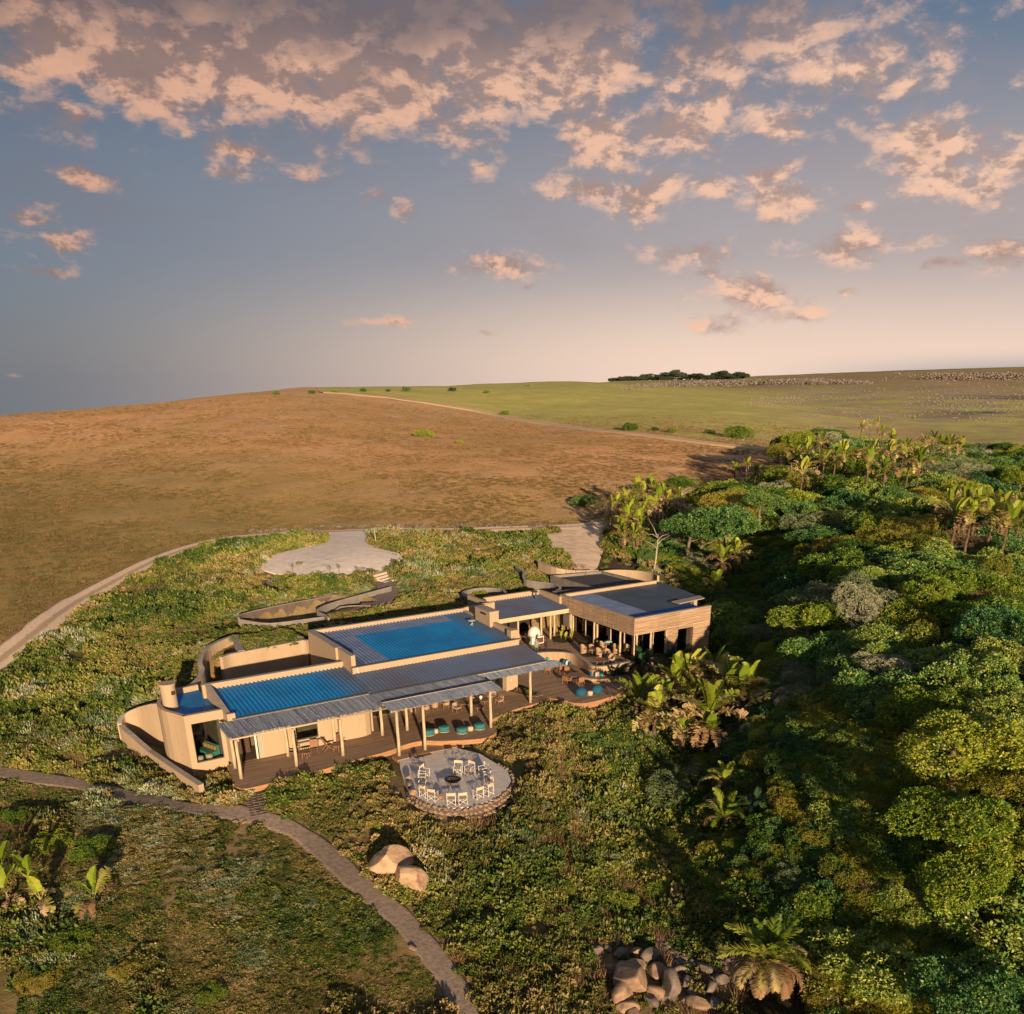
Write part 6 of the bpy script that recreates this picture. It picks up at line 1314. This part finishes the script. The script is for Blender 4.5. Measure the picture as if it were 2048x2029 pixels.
p = W(8.9, 2.0); t = thing('tall_plant_stand', 'thin dark metal stand with a sparse plant by the third pole pair', 'plant stand', (p[0], p[1], 0), BA)
for sx in (-.15, .15): obj('upright', bar((sx, 0, 0), (sx, 0, 1.25), .015), m_iron, t)
obj('top_rail', bar((-.17, 0, 1.25), (.17, 0, 1.25), .018), m_iron, t); o_ = obj('stem', MB().tube([(0,0,.2),(.1,.05,.8)], .012, 4), m_iron, t)
gD = 'dining chairs under the verandah roof'
for (a, b, rz, lb, pr) in [(826,1430,2.9,'first wicker chair from the left behind the tall poles',WT),(853,1425,2.6,'second wicker chair from the left behind the tall poles',WT),(870,1421,3.4,'third wicker chair, seen between two poles',WT),(893,1416,3.0,'fourth wicker chair with a broad pale back',WT),(835,1416,-.2,'wicker chair on the far side of the left dining table',WT),(880,1409,.4,'wicker chair on the far side of the second dining table',WT),(914,1424,.9,'cushioned armchair left of the low round tables',AC),(902,1411,1.2,'cushioned armchair behind the left one',AC),(999,1409,-1.0,'cushioned armchair at the right end with a grey pillow',AC),(984,1400,-.6,'cushioned armchair behind the right end one',AC),(950,1402,.2,'cushioned armchair in the shade behind the low tables',AC)]: put(pr, a, b, 0, rz, lb, gD)
put(T9, 842, 1424, 0, 0, 'round dining table behind the first tall poles', 'round tables under the verandah roof'); put(T9, 882, 1416, 0, 0, 'second round dining table under the verandah', 'round tables under the verandah roof'); put(TL, 930, 1413, 0, 0, 'low round table left of the short shaded pole', 'round tables under the verandah roof'); put(TL, 964, 1408, 0, 0, 'low round table with a white lamp on it', 'round tables under the verandah roof', 1.1); put(TL, 959, 1420, 0, .5, 'lowest round stool table in front of the lamp table', 'round tables under the verandah roof', .9)
p = at_z(964, 1408, 0); t = thing('table_lamp', 'white globe lamp standing on the low round table', 'lamp', (p[0] - .1, p[1], .462)); obj('globe', MB().lathe((0, 0, .04), [(.03, 0), (.13, .06), (.17, .17), (.13, .28), (.03, .33)], 16), m_white, t, smooth=True); obj('foot', MB().lathe((0, 0, 0), [(.08, 0), (.05, .05)], 12), m_white, t)
gR = 'timber armchairs on the lower terrace'
put(AW, 1097, 1347, 0, face((1097,1347),(1110,1340)) + .2, 'timber armchair left of the upper terrace table', gR); put(AW, 1121, 1345, 0, face((1121,1345),(1110,1340)), 'timber armchair right of the upper terrace table', gR)
put(AW, 1133, 1368, 0, face((1133,1368),(1150,1361)), 'timber armchair left of the lower terrace table', gR); put(AW, 1161, 1370, 0, face((1161,1370),(1150,1361)), 'timber armchair right of the lower terrace table', gR); put(AW, 1136, 1352, 0, face((1136,1352),(1150,1361)), 'timber armchair behind the lower terrace table', gR)
gS = 'round tables on the terraces'
put(T9, 1110, 1341, 0, 0, 'round table against the curved bench wall', gS); put(T9, 1150, 1363, 0, 0, 'round table near the beanbags', gS); put(T9, 1201, 1333, 1.1, 0, 'round dark table on the raised courtyard above the seat', gS)
gW = 'wicker chairs in the raised courtyard'
for (a, b, rz, lb, pr) in [(1167,1308,.4,'skirted wicker chair at the left of the courtyard group',WS),(1184,1308,.1,'wicker chair on splayed legs beside the left skirted one',WT),(1198,1315,.3,'skirted wicker chair behind the dark round table',WS),(1215,1317,0,'wicker chair on splayed legs behind the dark round table',WT),(1205,1301,.6,'wicker chair with a blue towel over it',WT),(1232,1307,.2,'skirted wicker chair left of the courtyard pole',WS),(1254,1308,-.1,'wicker chair close to the glass front',WT),(1223,1327,-1.3,'wicker chair right of the dark round table',WT)]: put(pr, a, b, 1.1, rz + BA, lb, gW, 1.15)
T7 = table(.55, .74); put(T7, 1190, 1311, 1.1, 0, 'round timber table between the left wicker chairs', gS); put(T7, 1217, 1299, 1.1, 0, 'round timber table piled with blue towels', gS)
p = at_z(1217, 1299, 1.1); m_tow = mat('turquoise_towel', (.10, .36, .42), .9, (.45, .50, .50), 6); t = thing('folded_towels', 'heap of turquoise towels on the courtyard table', 'towel', (p[0], p[1], 1.842)); obj('towel', MB().lathe((0, 0, 0), [(.42, 0), (.44, .08), (.30, .20), (.1, .24)], 14, sy=.6), m_tow, t, smooth=True); obj('towel', MB().box(-.5, -.1, -.2, .2, .0, .12), m_tow, t, bevel=.03)
m_lt = mat('light_blue_cushion', (.40, .55, .60), .9); m_cy = mat('cyan_cushion', (.03, .33, .42), .9)
for i, (u, v, m, lb) in enumerate([(37.0,9.75,m_tealb,'navy cushion leaning on the upper part of the curved seat'),(37.05,9.35,m_lt,'striped pale cushion in the upper group on the curved seat'),(37.15,8.95,m_tealb,'second navy cushion of the upper group on the curved seat'),(36.75,4.75,m_tealb,'navy cushion at the lower bend of the curved seat'),(37.15,4.40,m_lt,'white and blue cushion at the lower bend of the curved seat'),(37.65,4.15,m_cy,'cyan cushion at the lower bend of the curved seat'),(36.0,11.5,m_cy,'cyan cushion at the far end of the curved seat')]):
    p = W(u, v); t = thing('cushion', lb, 'cushion', (p[0], p[1], .47), BA + i * .3, 'cushions on the curved seat'); obj('cover', MB().lathe((0, 0, 0), [(.12, 0), (.26, .08), (.28, .24), (.20, .42), (.08, .5)], 12, sy=.5), m, t, smooth=True); obj('piping', MB().lathe((0, 0, .22), [(.285, 0), (.29, .02)], 12, sy=.5), m, t)
# pizza oven
p = at_z(1069, 1287, 1.1); t = thing('pizza_oven', 'white domed pizza oven on a white block with a rusty front panel', 'oven', (p[0], p[1] + .3, 1.1), BA); t.scale = (.85, .85, .85); m_rust = mat('rusty_steel', (.17, .06, .035), .8, (.09, .04, .03), 5)
obj('dome', MB().lathe((0, .1, .98), [(.86, 0), (.86, .25), (.78, .62), (.58, .95), (.30, 1.14), (.04, 1.2)], 28), m_white, t, smooth=True); obj('block', MB().box(-.9, .95, -.8, .9, 0, .95), m_white, t); obj('rusty_panel', MB().box(-.15, .85, -.83, -.79, .12, .80), m_rust, t); obj('counter', MB().box(-1.5, -.9, -.6, .8, .85, .95), m_top, t)
obj('band', MB().strip([(-.10, -.78), (.10, -.78)], .05, .98, 1.35), m_plg, t)
for (a, b, rz, lb) in [(1037,1285,.5,'wicker chair in the kitchen wing left of the pizza oven'),(1052,1283,-.4,'wicker chair in the kitchen wing touching the pizza oven')]: put(WT, a, b, 1.1, rz, lb, 'wicker chairs by the pizza oven')
# plants in the courtyard bed
p = W(41.2, 15.6, 1.16)
for i, (dx, dy, s, lb) in enumerate([(0, 0, .5, 'young plant with one bright leaf in the courtyard bed'), (.7, .4, .55, 'thin yellowish plant in the courtyard bed'), (-.5, .5, .6, 'spindly dark plant at the back of the courtyard bed')]):
    t = thing('young_plant', lb, 'plant', (p[0] + dx, p[1] + dy, 1.16)); 
    for j in range(4): part_from(BL_UP[j % 2], 'leaf', t, (0, 0, 0), (0, 0, j * 1.7 + i), s * (.7 + .1 * j))
p = W(28.9, 5.8, .06)
for i in range(3):
    t = thing('young_plant', ['low reddish shrub in the bed by the end wall', 'small shrub in the middle of the bed by the end wall', 'small shrub at the deck end of the bed by the end wall'][i], 'plant', (p[0] + i * .45, p[1] - i * .3, .06)); P_, O_ = dome_pts(60, 4, 70 + i, .8); cm = leaves_mesh('foliage', P_ * .55, O_, 4, .14, .1, [L_dry, L_scrub, L_scrubg][i], (1, .5), .5, i); co = bpy.data.objects.new('foliage', cm); C.objects.link(co); co.parent = t; obj('stem', bar((0, 0, 0), (0, 0, .3), .03), m_bark, t)
# pot plants below the driveway
for i in range(9):
    p = W(51.6 + (i % 5) * .62, 30.6 - (i // 5) * .9 - (i % 5) * .25, 5.0); t = thing('potted_sapling', 'black nursery pot with a bare leggy sapling, ' + ['front row, nearest the driveway wall','front row, second from the wall','front row, third from the wall','front row, fourth from the wall','front row, last','back row, nearest the wall','back row, second from the wall','back row, third from the wall','back row, last'][i], 'potted plant', (p[0], p[1], g1(p[0], p[1]) + .0), 0, 'nursery pots below the driveway')
    obj('pot', MB().lathe((0, 0, 0), [(.14, 0), (.18, .32)], 12), m_iron, t); obj('stem', MB().tube([(0, 0, .3), (.08, .03, 1.0), (.02 + .1 * (i % 3), .1, 1.9)], .02, 5), m_bark, t)
    for j in range(3): part_from(BL_DEAD[j % 2], 'leaf', t, (.02, .1, 1.85), (0, 0, j * 2.1 + i), .55)
# steps from the parking circle and the flagged path
m_step = mat('pale_step', (.62, .52, .42), .85)
st = thing('garden_steps', 'flight of pale steps from the parking circle down to the flagged path', 'steps', tuple(at_z(755, 1157, 5.4)))
org = np.array(st.location); a_, b_ = at_z(737, 1151, 6.0), at_z(771, 1142, 6.0); dirn = (b_ - a_)[:2]; dirn /= np.linalg.norm(dirn); bk = np.array([dirn[1], -dirn[0]])
for i in range(5):
    c0 = (a_ + b_)[:2] / 2 + bk * (i * .52 + .2) + dirn * i * .12; z = 5.98 - i * .24
    q = [c0 - dirn * 1.35 - bk * .26, c0 + dirn * 1.35 - bk * .26, c0 + dirn * 1.35 + bk * .26, c0 - dirn * 1.35 + bk * .26]
    obj('step', MB().hexa([(x[0] - org[0], x[1] - org[1], z - .5 - org[2]) for x in q], [(x[0] - org[0], x[1] - org[1], z - org[2]) for x in q]), m_step, st)
patchmesh('flagged_path', [tuple(p[:2]) for p in [at_z(745,1164,5.0), at_z(777,1158,5.0), at_z(789,1172,5.0), at_z(790,1184,5.0), at_z(778,1196,5.0), at_z(745,1206,5.0), at_z(700,1212,4.9), at_z(660,1222,4.7), at_z(650,1216,4.7), at_z(700,1203,4.9), at_z(735,1196,5.0), at_z(752,1188,5.0), at_z(754,1176,5.0)]], mat('purple_paving', (.24, .19, .18), .9, (.17, .14, .14), 3, 6, .02), .22, 1.2)
SPF = thing('flagstone_path', 'short dark crazy paved path from the footpath up to the deck corner', 'path', tuple(on_ground(515, 1605)), 0)
org = np.array(SPF.location); rw = random.Random(3); m_fl2 = mat('dark_flagstone', (.15, .11, .10), .9, (.10, .08, .075), 3)
for i in range(9):
    for j in range(4):
        c0 = np.array(SPUR[0]) + (np.array(SPUR[-1]) - SPUR[0]) * (i / 8.5); T_ = np.array(SPUR[-1]) - SPUR[0]; T_ /= np.linalg.norm(T_); Nn_ = np.array([-T_[1], T_[0]]); c0 = c0 + Nn_ * (j - 1.5) * .42 + T_ * rw.uniform(-.06, .06)
        n_ = 6; pl_ = [(c0[0] - org[0] + math.cos(k / n_ * 6.283 + i) * rw.uniform(.17, .24), c0[1] - org[1] + math.sin(k / n_ * 6.283 + i) * rw.uniform(.17, .24)) for k in range(n_)]; z = g1(*c0) - org[2]
        obj('flagstone', MB().prism(pl_, z - .05, z + .10), m_fl2, SPF)
# room inside the tower window
p = W(-1.75, 5.1, .02)
for i, (u, v, lb) in enumerate([(-1.75, 5.2, 'cream pouf at the left inside the tower window'), (-1.0, 5.25, 'cream pouf in the middle inside the tower window')]): p = W(u, v); ott(lb, p, .03, .28, .42, m_knit, 'pouf', gK, 'pouf')
m_sofa = mat('turquoise_upholstery', (.06, .28, .26), .9); p = W(-.9, 6.3); t = thing('sofa', 'turquoise sofa with amber cushions inside the tower window', 'sofa', (p[0], p[1], .03), BA - 1.2)
obj('seat', MB().box(-.9, .9, -.4, .4, 0, .42), m_sofa, t, bevel=.05); obj('backrest', MB().box(-.9, .9, .4, .6, 0, .85), m_sofa, t, bevel=.05)
m_amb = mat('amber_cushion', (.50, .25, .08), .9)
for i in range(4): obj('cushion', MB().box(-.8 + i * .42, -.45 + i * .42, .2, .36, .44, .80), m_amb, t, bevel=.05)
p = W(48.9, 6.6); put(T7, 1300, 1300, 1.1, 0, 'round table inside the clad pavilion window', gS).location = (p[0], p[1], 1.1)
# ---- people
def person(label, px, py, z, rz, coat, trousers, hairc, long_coat, arm):
    p = at_z(px, py, z); t = thing('person', label, 'person', (p[0], p[1], z), rz); J = {}
    V_ = [(0,0,.92),(0,0,1.12),(0,0,1.34),(0,-.01,1.44),(0,-.02,1.56),(0,-.01,1.64),(.09,0,.86),(.10,-.01,.48),(.10,.01,.08),(.10,-.12,.03),(-.09,0,.86),(-.10,.02,.48),(-.10,.03,.08),(-.10,-.10,.03),(.18,0,1.33),(.23,.01,1.07),(.22,-.08 - arm,.86 + arm),(.21,-.13 - arm,.80 + arm * 1.5),(-.18,0,1.33),(-.23,.01,1.07),(-.21,-.08,.85),(-.20,-.11,.77)]
    E_ = [(0,1),(1,2),(2,3),(3,4),(4,5),(0,6),(6,7),(7,8),(8,9),(0,10),(10,11),(11,12),(12,13),(2,14),(14,15),(15,16),(16,17),(2,18),(18,19),(19,20),(20,21)]
    Rr = [.15,.13,.15,.06,.095,.075,.09,.065,.045,.035,.09,.065,.045,.035,.06,.045,.035,.03,.06,.045,.035,.03]
    me = bpy.data.meshes.new('body'); me.from_pydata(V_, E_, []); me.materials.append(m_skin); o = bpy.data.objects.new('body', me); C.objects.link(o); o.parent = t
    sk = o.modifiers.new('skin', 'SKIN'); sk.use_smooth_shade = True
    for d, rr in zip(me.skin_vertices[0].data, Rr): d.radius = (rr, rr * .85)
    me.skin_vertices[0].data[0].use_root = True; o.modifiers.new('sub', 'SUBSURF').levels = 2; o.modifiers['sub'].render_levels = 2
    obj('coat', MB().lathe((0, 0, 0), [(.23, .72 if long_coat else .86), (.21, .98), (.19, 1.1), (.22, 1.30), (.17, 1.42), (.07, 1.47)], 16, sy=.78), coat, t, smooth=True)
    for sx, q in ((1, 14), (-1, 18)): obj('sleeve', MB().tube([V_[q], V_[q+1], V_[q+2]], [.075, .062, .05], 9), coat, t, smooth=True)
    for q in (6, 10): obj('trouser_leg', MB().tube([V_[q], V_[q+1], V_[q+2]], [.105, .08, .06], 9), trousers, t, smooth=True)
    for q in (9, 13): obj('shoe', MB().lathe((V_[q][0], V_[q][1] + .05, 0), [(.055, 0), (.06, .04), (.04, .08)], 10, sy=1.9), m_knit if long_coat else m_sling, t)
    obj('hair', MB().lathe((0, .015, 1.46), [(.085, 0 if not long_coat else .05), (.11, .10), (.105, .19), (.06, .25), (.01, .265)], 14), hairc, t, smooth=True)
    obj('face', MB().lathe((0, -.055, 1.50), [(.045, 0), (.07, .05), (.072, .11), (.05, .16)], 12, sy=.75), m_skin, t, smooth=True)
    return t
m_skin = mat('skin', (.50, .29, .20), .6); m_hair = mat('dark_hair', (.025, .018, .015), .6); m_coat1 = mat('sage_coat', (.27, .33, .27), .9, (.20, .25, .22), 6); m_coat2 = mat('dark_jacket', (.035, .028, .035), .8)
person('person in a sage green coat standing in the courtyard looking at a phone', 1073, 1308, 1.1, .3, m_coat1, m_sling, m_hair, True, .12)
person('person in dark clothes with long dark hair standing in the courtyard', 1092, 1309, 1.1, -1.2, m_coat2, m_coat2, m_hair, False, .05)
# ---- distant things
gH = 'small trees along the skyline of the hill'
def bush(px, py, r, h, label, kd, group=None, name='lone_tree', cat='tree', lift=None):
    p = on_ground(px, py); return TREES[kd][0].put((p[0], p[1], p[2] + (h - r * .8 if lift is None else lift)), px * .01, label, group, (r, r, r * .8))

p = on_ground(751, 1091); t = thing('marker_post', 'thin weathered timber post at the neck of the parking circle', 'post', tuple(p)); obj('pole', MB().tube([(0, 0, 0), (.05, 0, 1.1), (0, 0, 2.1)], [.07, .06, .05], 7), m_pole, t); obj('cap', MB().lathe((0, 0, 2.1), [(.07, 0), (.05, .05)], 8), m_iron, t)
for i, (a, b, s_, lb) in enumerate([(530,1140,1.0,'leftmost'),(586,1157,1.5,'second'),(662,1158,1.3,'third'),(681,1158,1.5,'fourth'),(716,1156,1.2,'fifth'),(729,1154,1.0,'last')]):
    p = on_ground(a, b); t = thing('young_sapling', lb + ' thin young sapling along the near rim of the parking circle', 'sapling', tuple(p), i, 'saplings along the rim of the parking circle'); obj('stem', MB().tube([(0, 0, 0), (.05, .02, s_ * .6), (0, .04, s_ * 1.2)], .02, 5), m_bark, t)
    P_, O_ = dome_pts(22, 3, 80 + i, 1.2, -.5); cm = leaves_mesh('foliage', P_ * .32 * s_ + [0, 0, s_ * .95], O_, 3, .12, .1, L_scrubg, (1, .5), .5, i); co = bpy.data.objects.new('foliage', cm); C.objects.link(co); co.parent = t
gH = 'small trees along the skyline of the hill'
for i, (a, b, r) in enumerate([(553,787,2.6),(624,785,2.6),(669,784,2.4),(727,781,3.0),(776,781,2.2),(812,780,4.0),(905,780,3.6),(973,784,2.8),(1057,770,2.6)]):
    r *= .62; bush(a, b + 3, r, r * 1.2, ['first and leftmost','second','third','fourth','fifth','sixth and bushiest','seventh','eighth, just below the skyline','last, on the green hill,'][i] + ' of the small dark trees on the hill skyline', 'teal', gH)
for (a, b, r, lb) in [(1258,862,4.2,'round dark bush beside the bend of the hill track'),(1344,866,2.6,'small bush right of the bend of the hill track'),(1480,878,6.5,'broad green bush by the far rocks'),(1168,1012,3.0,'spiky blue green bush in the shade of the thicket on the field'),(1010,832,3.5,'flat green bush at the rim of the hill track'),(850,875,3.5,'low green patch bush on the open field'),(1310,862,2.0,'tiny bush above the hill track'),(1420,868,2.2,'tiny bush among the far rocks'),(920,888,1.6,'little green bush alone on the field')]:
    bush(a, b, r * .8, r * .9, lb, 'green' if a != 1168 else 'teal')
# rocky ledges on the far plateau, the stones too small to pick apart
def scat_px(name, boxes, n, s0, s1, coll, label, seed, nidx=4):
    r = random.Random(seed); P_, S_, R_, I_ = [], [], [], []
    for k in range(n):
        bx = boxes[r.randrange(len(boxes))]; d_ = bx[4] if len(bx) > 4 else None
        px = r.uniform(bx[0], bx[1]); py = r.uniform(bx[2], bx[3]) + (bx[5] * (px - bx[0]) if len(bx) > 5 else 0)
        p = at_r(px, py, d_) if d_ else on_ground(px, py)
        z = p[2]; s = r.uniform(s0, s1) * (1 + .0 * d_ if d_ else 1) * np.hypot(p[0], p[1]) / 1000
        P_.append((p[0], p[1], g1(p[0], p[1]) if d_ else z)); S_.append((s, s * .8, s * r.uniform(.5, .9))); R_.append((r.random() * .4, 0, r.random() * 6.3)); I_.append(r.randrange(nidx))
    return gn_scatter(name, P_, S_, R_, I_, coll, label)
LEDGE = [R.copy() for R in R_SM]
m_far = mat('pale_far_rock', (.30, .255, .23), .95, (.16, .135, .12), .15, 5)
for m in LEDGE: m.materials.clear(); m.materials.append(m_far)
LEDGE_C = src('ledge', LEDGE)
r3 = random.Random(31); P_, S_, R_, I_ = [], [], [], []
lx = np.arange(1215, 2100, 15); lb_ = [on_ground(q, 776 - 9 * min(1, (q - 1215) / 500) if q < 1780 else 758) for q in lx]
for k in range(4200):
    px = r3.uniform(1225, 2085)
    if 1745 < px < 1840 and r3.random() < .93: continue
    f = (px - 1215) / 15; i = int(f); f -= i; q = lb_[i] * (1 - f) + lb_[min(i + 1, len(lb_) - 1)] * f if abs(lb_[i][1] - lb_[min(i + 1, len(lb_) - 1)][1]) < 200 else lb_[i]
    taper = min(1, (px - 1215) / 90) * (min(1, (1750 - px) / 160 + .25) if px < 1760 else 1); rr = r3.gauss(0, 26) if r3.random() < .75 else r3.gauss(-60, 110); L2 = math.hypot(q[0], q[1]); X_, Y_ = q[0] * (1 + rr / L2), q[1] * (1 + rr / L2)
    hh = 11 * taper * L2 / 1900 * (1 if abs(rr) < 60 else .1); s = r3.uniform(1.0, 2.9) * L2 / 1900
    P_.append((X_, Y_, g1(X_, Y_) - 1 + r3.random() ** 1.4 * hh)); S_.append((s, s * .8, s * r3.uniform(.5, .9))); R_.append((r3.random() * .4, 0, r3.random() * 6.3)); I_.append(r3.randrange(4))
gn_scatter('rock_ledges', P_, S_, R_, I_, LEDGE_C, 'broken pale cliffs along the far plateau')
scat_px('scattered_rocks', [(1500,1610,795,815),(1520,1720,792,806),(1850,2048,785,830),(1900,2048,800,850),(1800,1990,795,812),(1340,1660,850,870),(1440,1560,868,885),(1700,2048,770,800),(1620,1960,815,840),(1520,1600,878,892)], 1500, .5, 1.5, LEDGE_C, 'pale rocks strewn over the far slopes', 4)
scat_px('field_rocks', [(190,440,838,862),(300,470,835,848),(500,560,845,852),(620,660,808,814),(450,620,818,824)], 110, .6, 1.6, LEDGE_C, 'small pale rocks on the open field', 5)
FWM = [crown_mesh('teal', 96), crown_mesh('green', 97)]; L_fw = leafmat('leaf_evergreen', [(.045, .075, .050), (.07, .10, .06), (.11, .13, .08)], .8, .1, .01)
for m in FWM: m.materials.clear(); m.materials.append(L_fw)
FARW = src('far_wood', FWM)
r7 = random.Random(6); P_, S_, R_, I_ = [], [], [], []
for k in range(420):
    px = r7.uniform(1222, 1492); t_ = (px - 1222) / 270; top = 766 - 15 * math.sin(min(1, t_ * 1.15) * 1.9) ** 1.0; py = r7.uniform(top, 767 - 6 * t_); p = at_r(px, py, 2050 + r7.uniform(-40, 120)); s = r7.choice((3, 4, 5, 6, 8, 10))
    P_.append((p[0], p[1], g1(p[0], p[1]) + s * .2 + (10 + 7 * math.sin(px * .09) * math.sin(px * .043)) * r7.random() * max(0, math.sin(min(1, t_ * .82 + .03) * 3.14)) ** .8)); S_.append((s, s, s * .75)); R_.append((0, 0, r7.random() * 6)); I_.append(k % 2)
gn_scatter('far_wood', P_, S_, R_, I_, FARW, 'dark wood on the far plateau skyline')
scat_px('verge_stones', [(1060,1110,1052,1066),(770,830,1095,1112),(500,640,1060,1068),(640,1080,1050,1056),(470,640,1158,1164),(690,760,1155,1162),(1250,1440,1130,1210)], 420, 2.0, 4.2, ROCK_C, 'small stones along the verges and the bare bank', 8)

# ---- shrubs of the scrub that stand out one by one
SH = [(305,1172,1.9,'green','bright green rounded shrub near the bend of the dirt track'),(262,1190,1.1,'olive','small olive shrub left of the bright green one by the track'),(335,1395,1.0,'green','vivid green shrub outside the tall curved court wall'),(300,1335,1.3,'dead','dry brown shrub above the left court'),(240,1390,1.2,'dead','bare pinkish shrub on the left bank'),(160,1330,1.3,'olive','yellowish shrub below the dirt track on the left'),(90,1400,1.5,'green','green shrub halfway down the left bank'),(60,1480,1.6,'grey','silver shrub above the shaded footpath at the left'),(200,1500,1.5,'grey','broad silver shrub above the footpath'),(130,1440,1.2,'dead','dry twiggy shrub on the left bank'),
  (945,1152,1.7,'grey','pale grey round shrub behind the hall roof'),(1005,1130,1.6,'grey','grey green shrub below the low pale outcrop'),(1070,1118,1.8,'grey','large grey green shrub left of the driveway'),(1100,1105,1.2,'olive','yellow green shrub at the driveway bend'),(880,1165,1.3,'green','green shrub right of the flagged path'),(850,1145,1.2,'olive','yellowish shrub beside the steps'),(960,1190,1.0,'green','light green shrub against the round planter wall'),(820,1195,1.1,'teal','dark shrub behind the long rear parapet'),(600,1130,.8,'olive','yellow shrub on the left rim of the parking circle'),(450,1105,1.0,'green','fresh green shrub inside the bend of the track'),(520,1085,.9,'green','low green shrub near the neck of the parking circle'),
  (640,1172,1.0,'dead','sandy coloured dry bush below the parking circle'),(705,1180,.9,'olive','golden bush left of the steps'),(455,1205,1.2,'dead','dry bush on the bank above the walkway'),(420,1560,1.0,'olive','yellow green shrub at the foot of the tower window'),(455,1590,.9,'olive','mossy shrub left of the flagstone path'),(440,1520,.6,'green','little shrub under the tower window sill'),
  (190,1700,2.0,'green','large dark round shrub behind the lower left bananas'),(100,1690,1.6,'green','dark shrub right of the upright banana leaf'),(200,1725,1.0,'dead','brown twiggy dome in front of the large dark shrub'),(40,1640,1.5,'green','green hummock at the left edge below the footpath'),(150,1890,1.5,'green','green mound below the bananas'),(260,1940,1.3,'olive','dark mound near the bottom left'),(80,1960,1.5,'olive','brownish mound at the bottom left corner'),(420,1990,1.0,'green','low green mound at the bottom between the path and the corner'),
  (700,1590,1.0,'grey','silver tuft shrub below the deck'),(640,1570,.9,'green','green shrub below the deck edge'),(760,1650,1.0,'green','green shrub behind the large boulders'),(900,1700,1.3,'olive','olive shrub below the fire terrace'),(1000,1720,1.1,'green','green shrub right below the fire terrace'),(1100,1560,1.2,'dead','dry shrub on the slope right of the fire terrace'),(1080,1480,1.1,'green','dark green shrub under the deck end'),(1150,1640,1.5,'grey','silver shrub on the shaded slope edge'),(1200,1720,1.4,'grey','second silver shrub lower on the slope edge'),(1120,1780,1.3,'olive','olive shrub above the rock pile'),(1240,1810,1.3,'green','green shrub above the right end of the rock pile'),(1000,1850,1.0,'olive','yellowish shrub in the lower middle'),(1050,1960,1.2,'green','green shrub left of the rock pile'),(900,1850,.9,'dead','dry clump beside the lower footpath'),(1160,1480,1.5,'teal','dark shrub in the shade right of the deck'),(1230,1560,1.7,'teal','dark leafy shrub in the shaded gully'),(1290,1680,1.7,'teal','dark leafy shrub lower in the shaded gully'),(1330,1790,1.5,'green','shrub at the foot of the shaded gully')]
for i, (a, b, r, kd, lb) in enumerate(SH):
    p = on_ground(a, b); pr = TREES[kd][i % len(TREES[kd])]
    o = pr.put((p[0], p[1], p[2] + r * .12), i * 1.1, lb, None, (r, r * .9, r * .62)); o.name = 'scrub_bush'; o['category'] = 'bush'
    if 'group' in o: o['group'] = 'single shrubs in the scrub'

def dead_tree(px, py, h, lb, seed, lift=0):
    r = random.Random(seed); p = on_ground(px, py, lift); t = thing('bare_tree', lb, 'tree', (p[0], p[1], p[2]), r.random() * 6, 'bare pale trees')
    L_ = h + lift; a = [(0, 0, 0), (.3, .1, L_ * .4), (.1, .3, L_ * .75), (.4, .2, L_)]; obj('trunk', MB().tube(a, [.16, .12, .08, .03], 7), m_pale_bark, t, smooth=True)
    for i in range(7):
        k = r.uniform(.5, .95); b = Vector((.2, .2, L_ * k)); d = Vector((math.cos(i * 1.9), math.sin(i * 1.9), r.uniform(.1, .9))); n_ = r.uniform(1.0, 2.2)
        obj('branch', MB().tube([b, b + d * n_ * .5 + Vector((0, 0, .2)), b + d * n_, b + d * n_ * 1.3 + Vector((.3, -.2, .1))], [.06, .045, .025, .01], 5), m_pale_bark, t)
m_pale_bark = mat('pale_bark', (.50, .44, .36), .9, (.34, .29, .24), 4)
for i, (a, b, h, lf, lb) in enumerate([(1310,1090,1.5,4.0,'crooked pale tree at the dark edge right of the tall driveway stand'),(1363,1000,1.5,5.5,'bare grey tree beside the lone wild banana column')]): dead_tree(a, b, h, lb, i, lf)
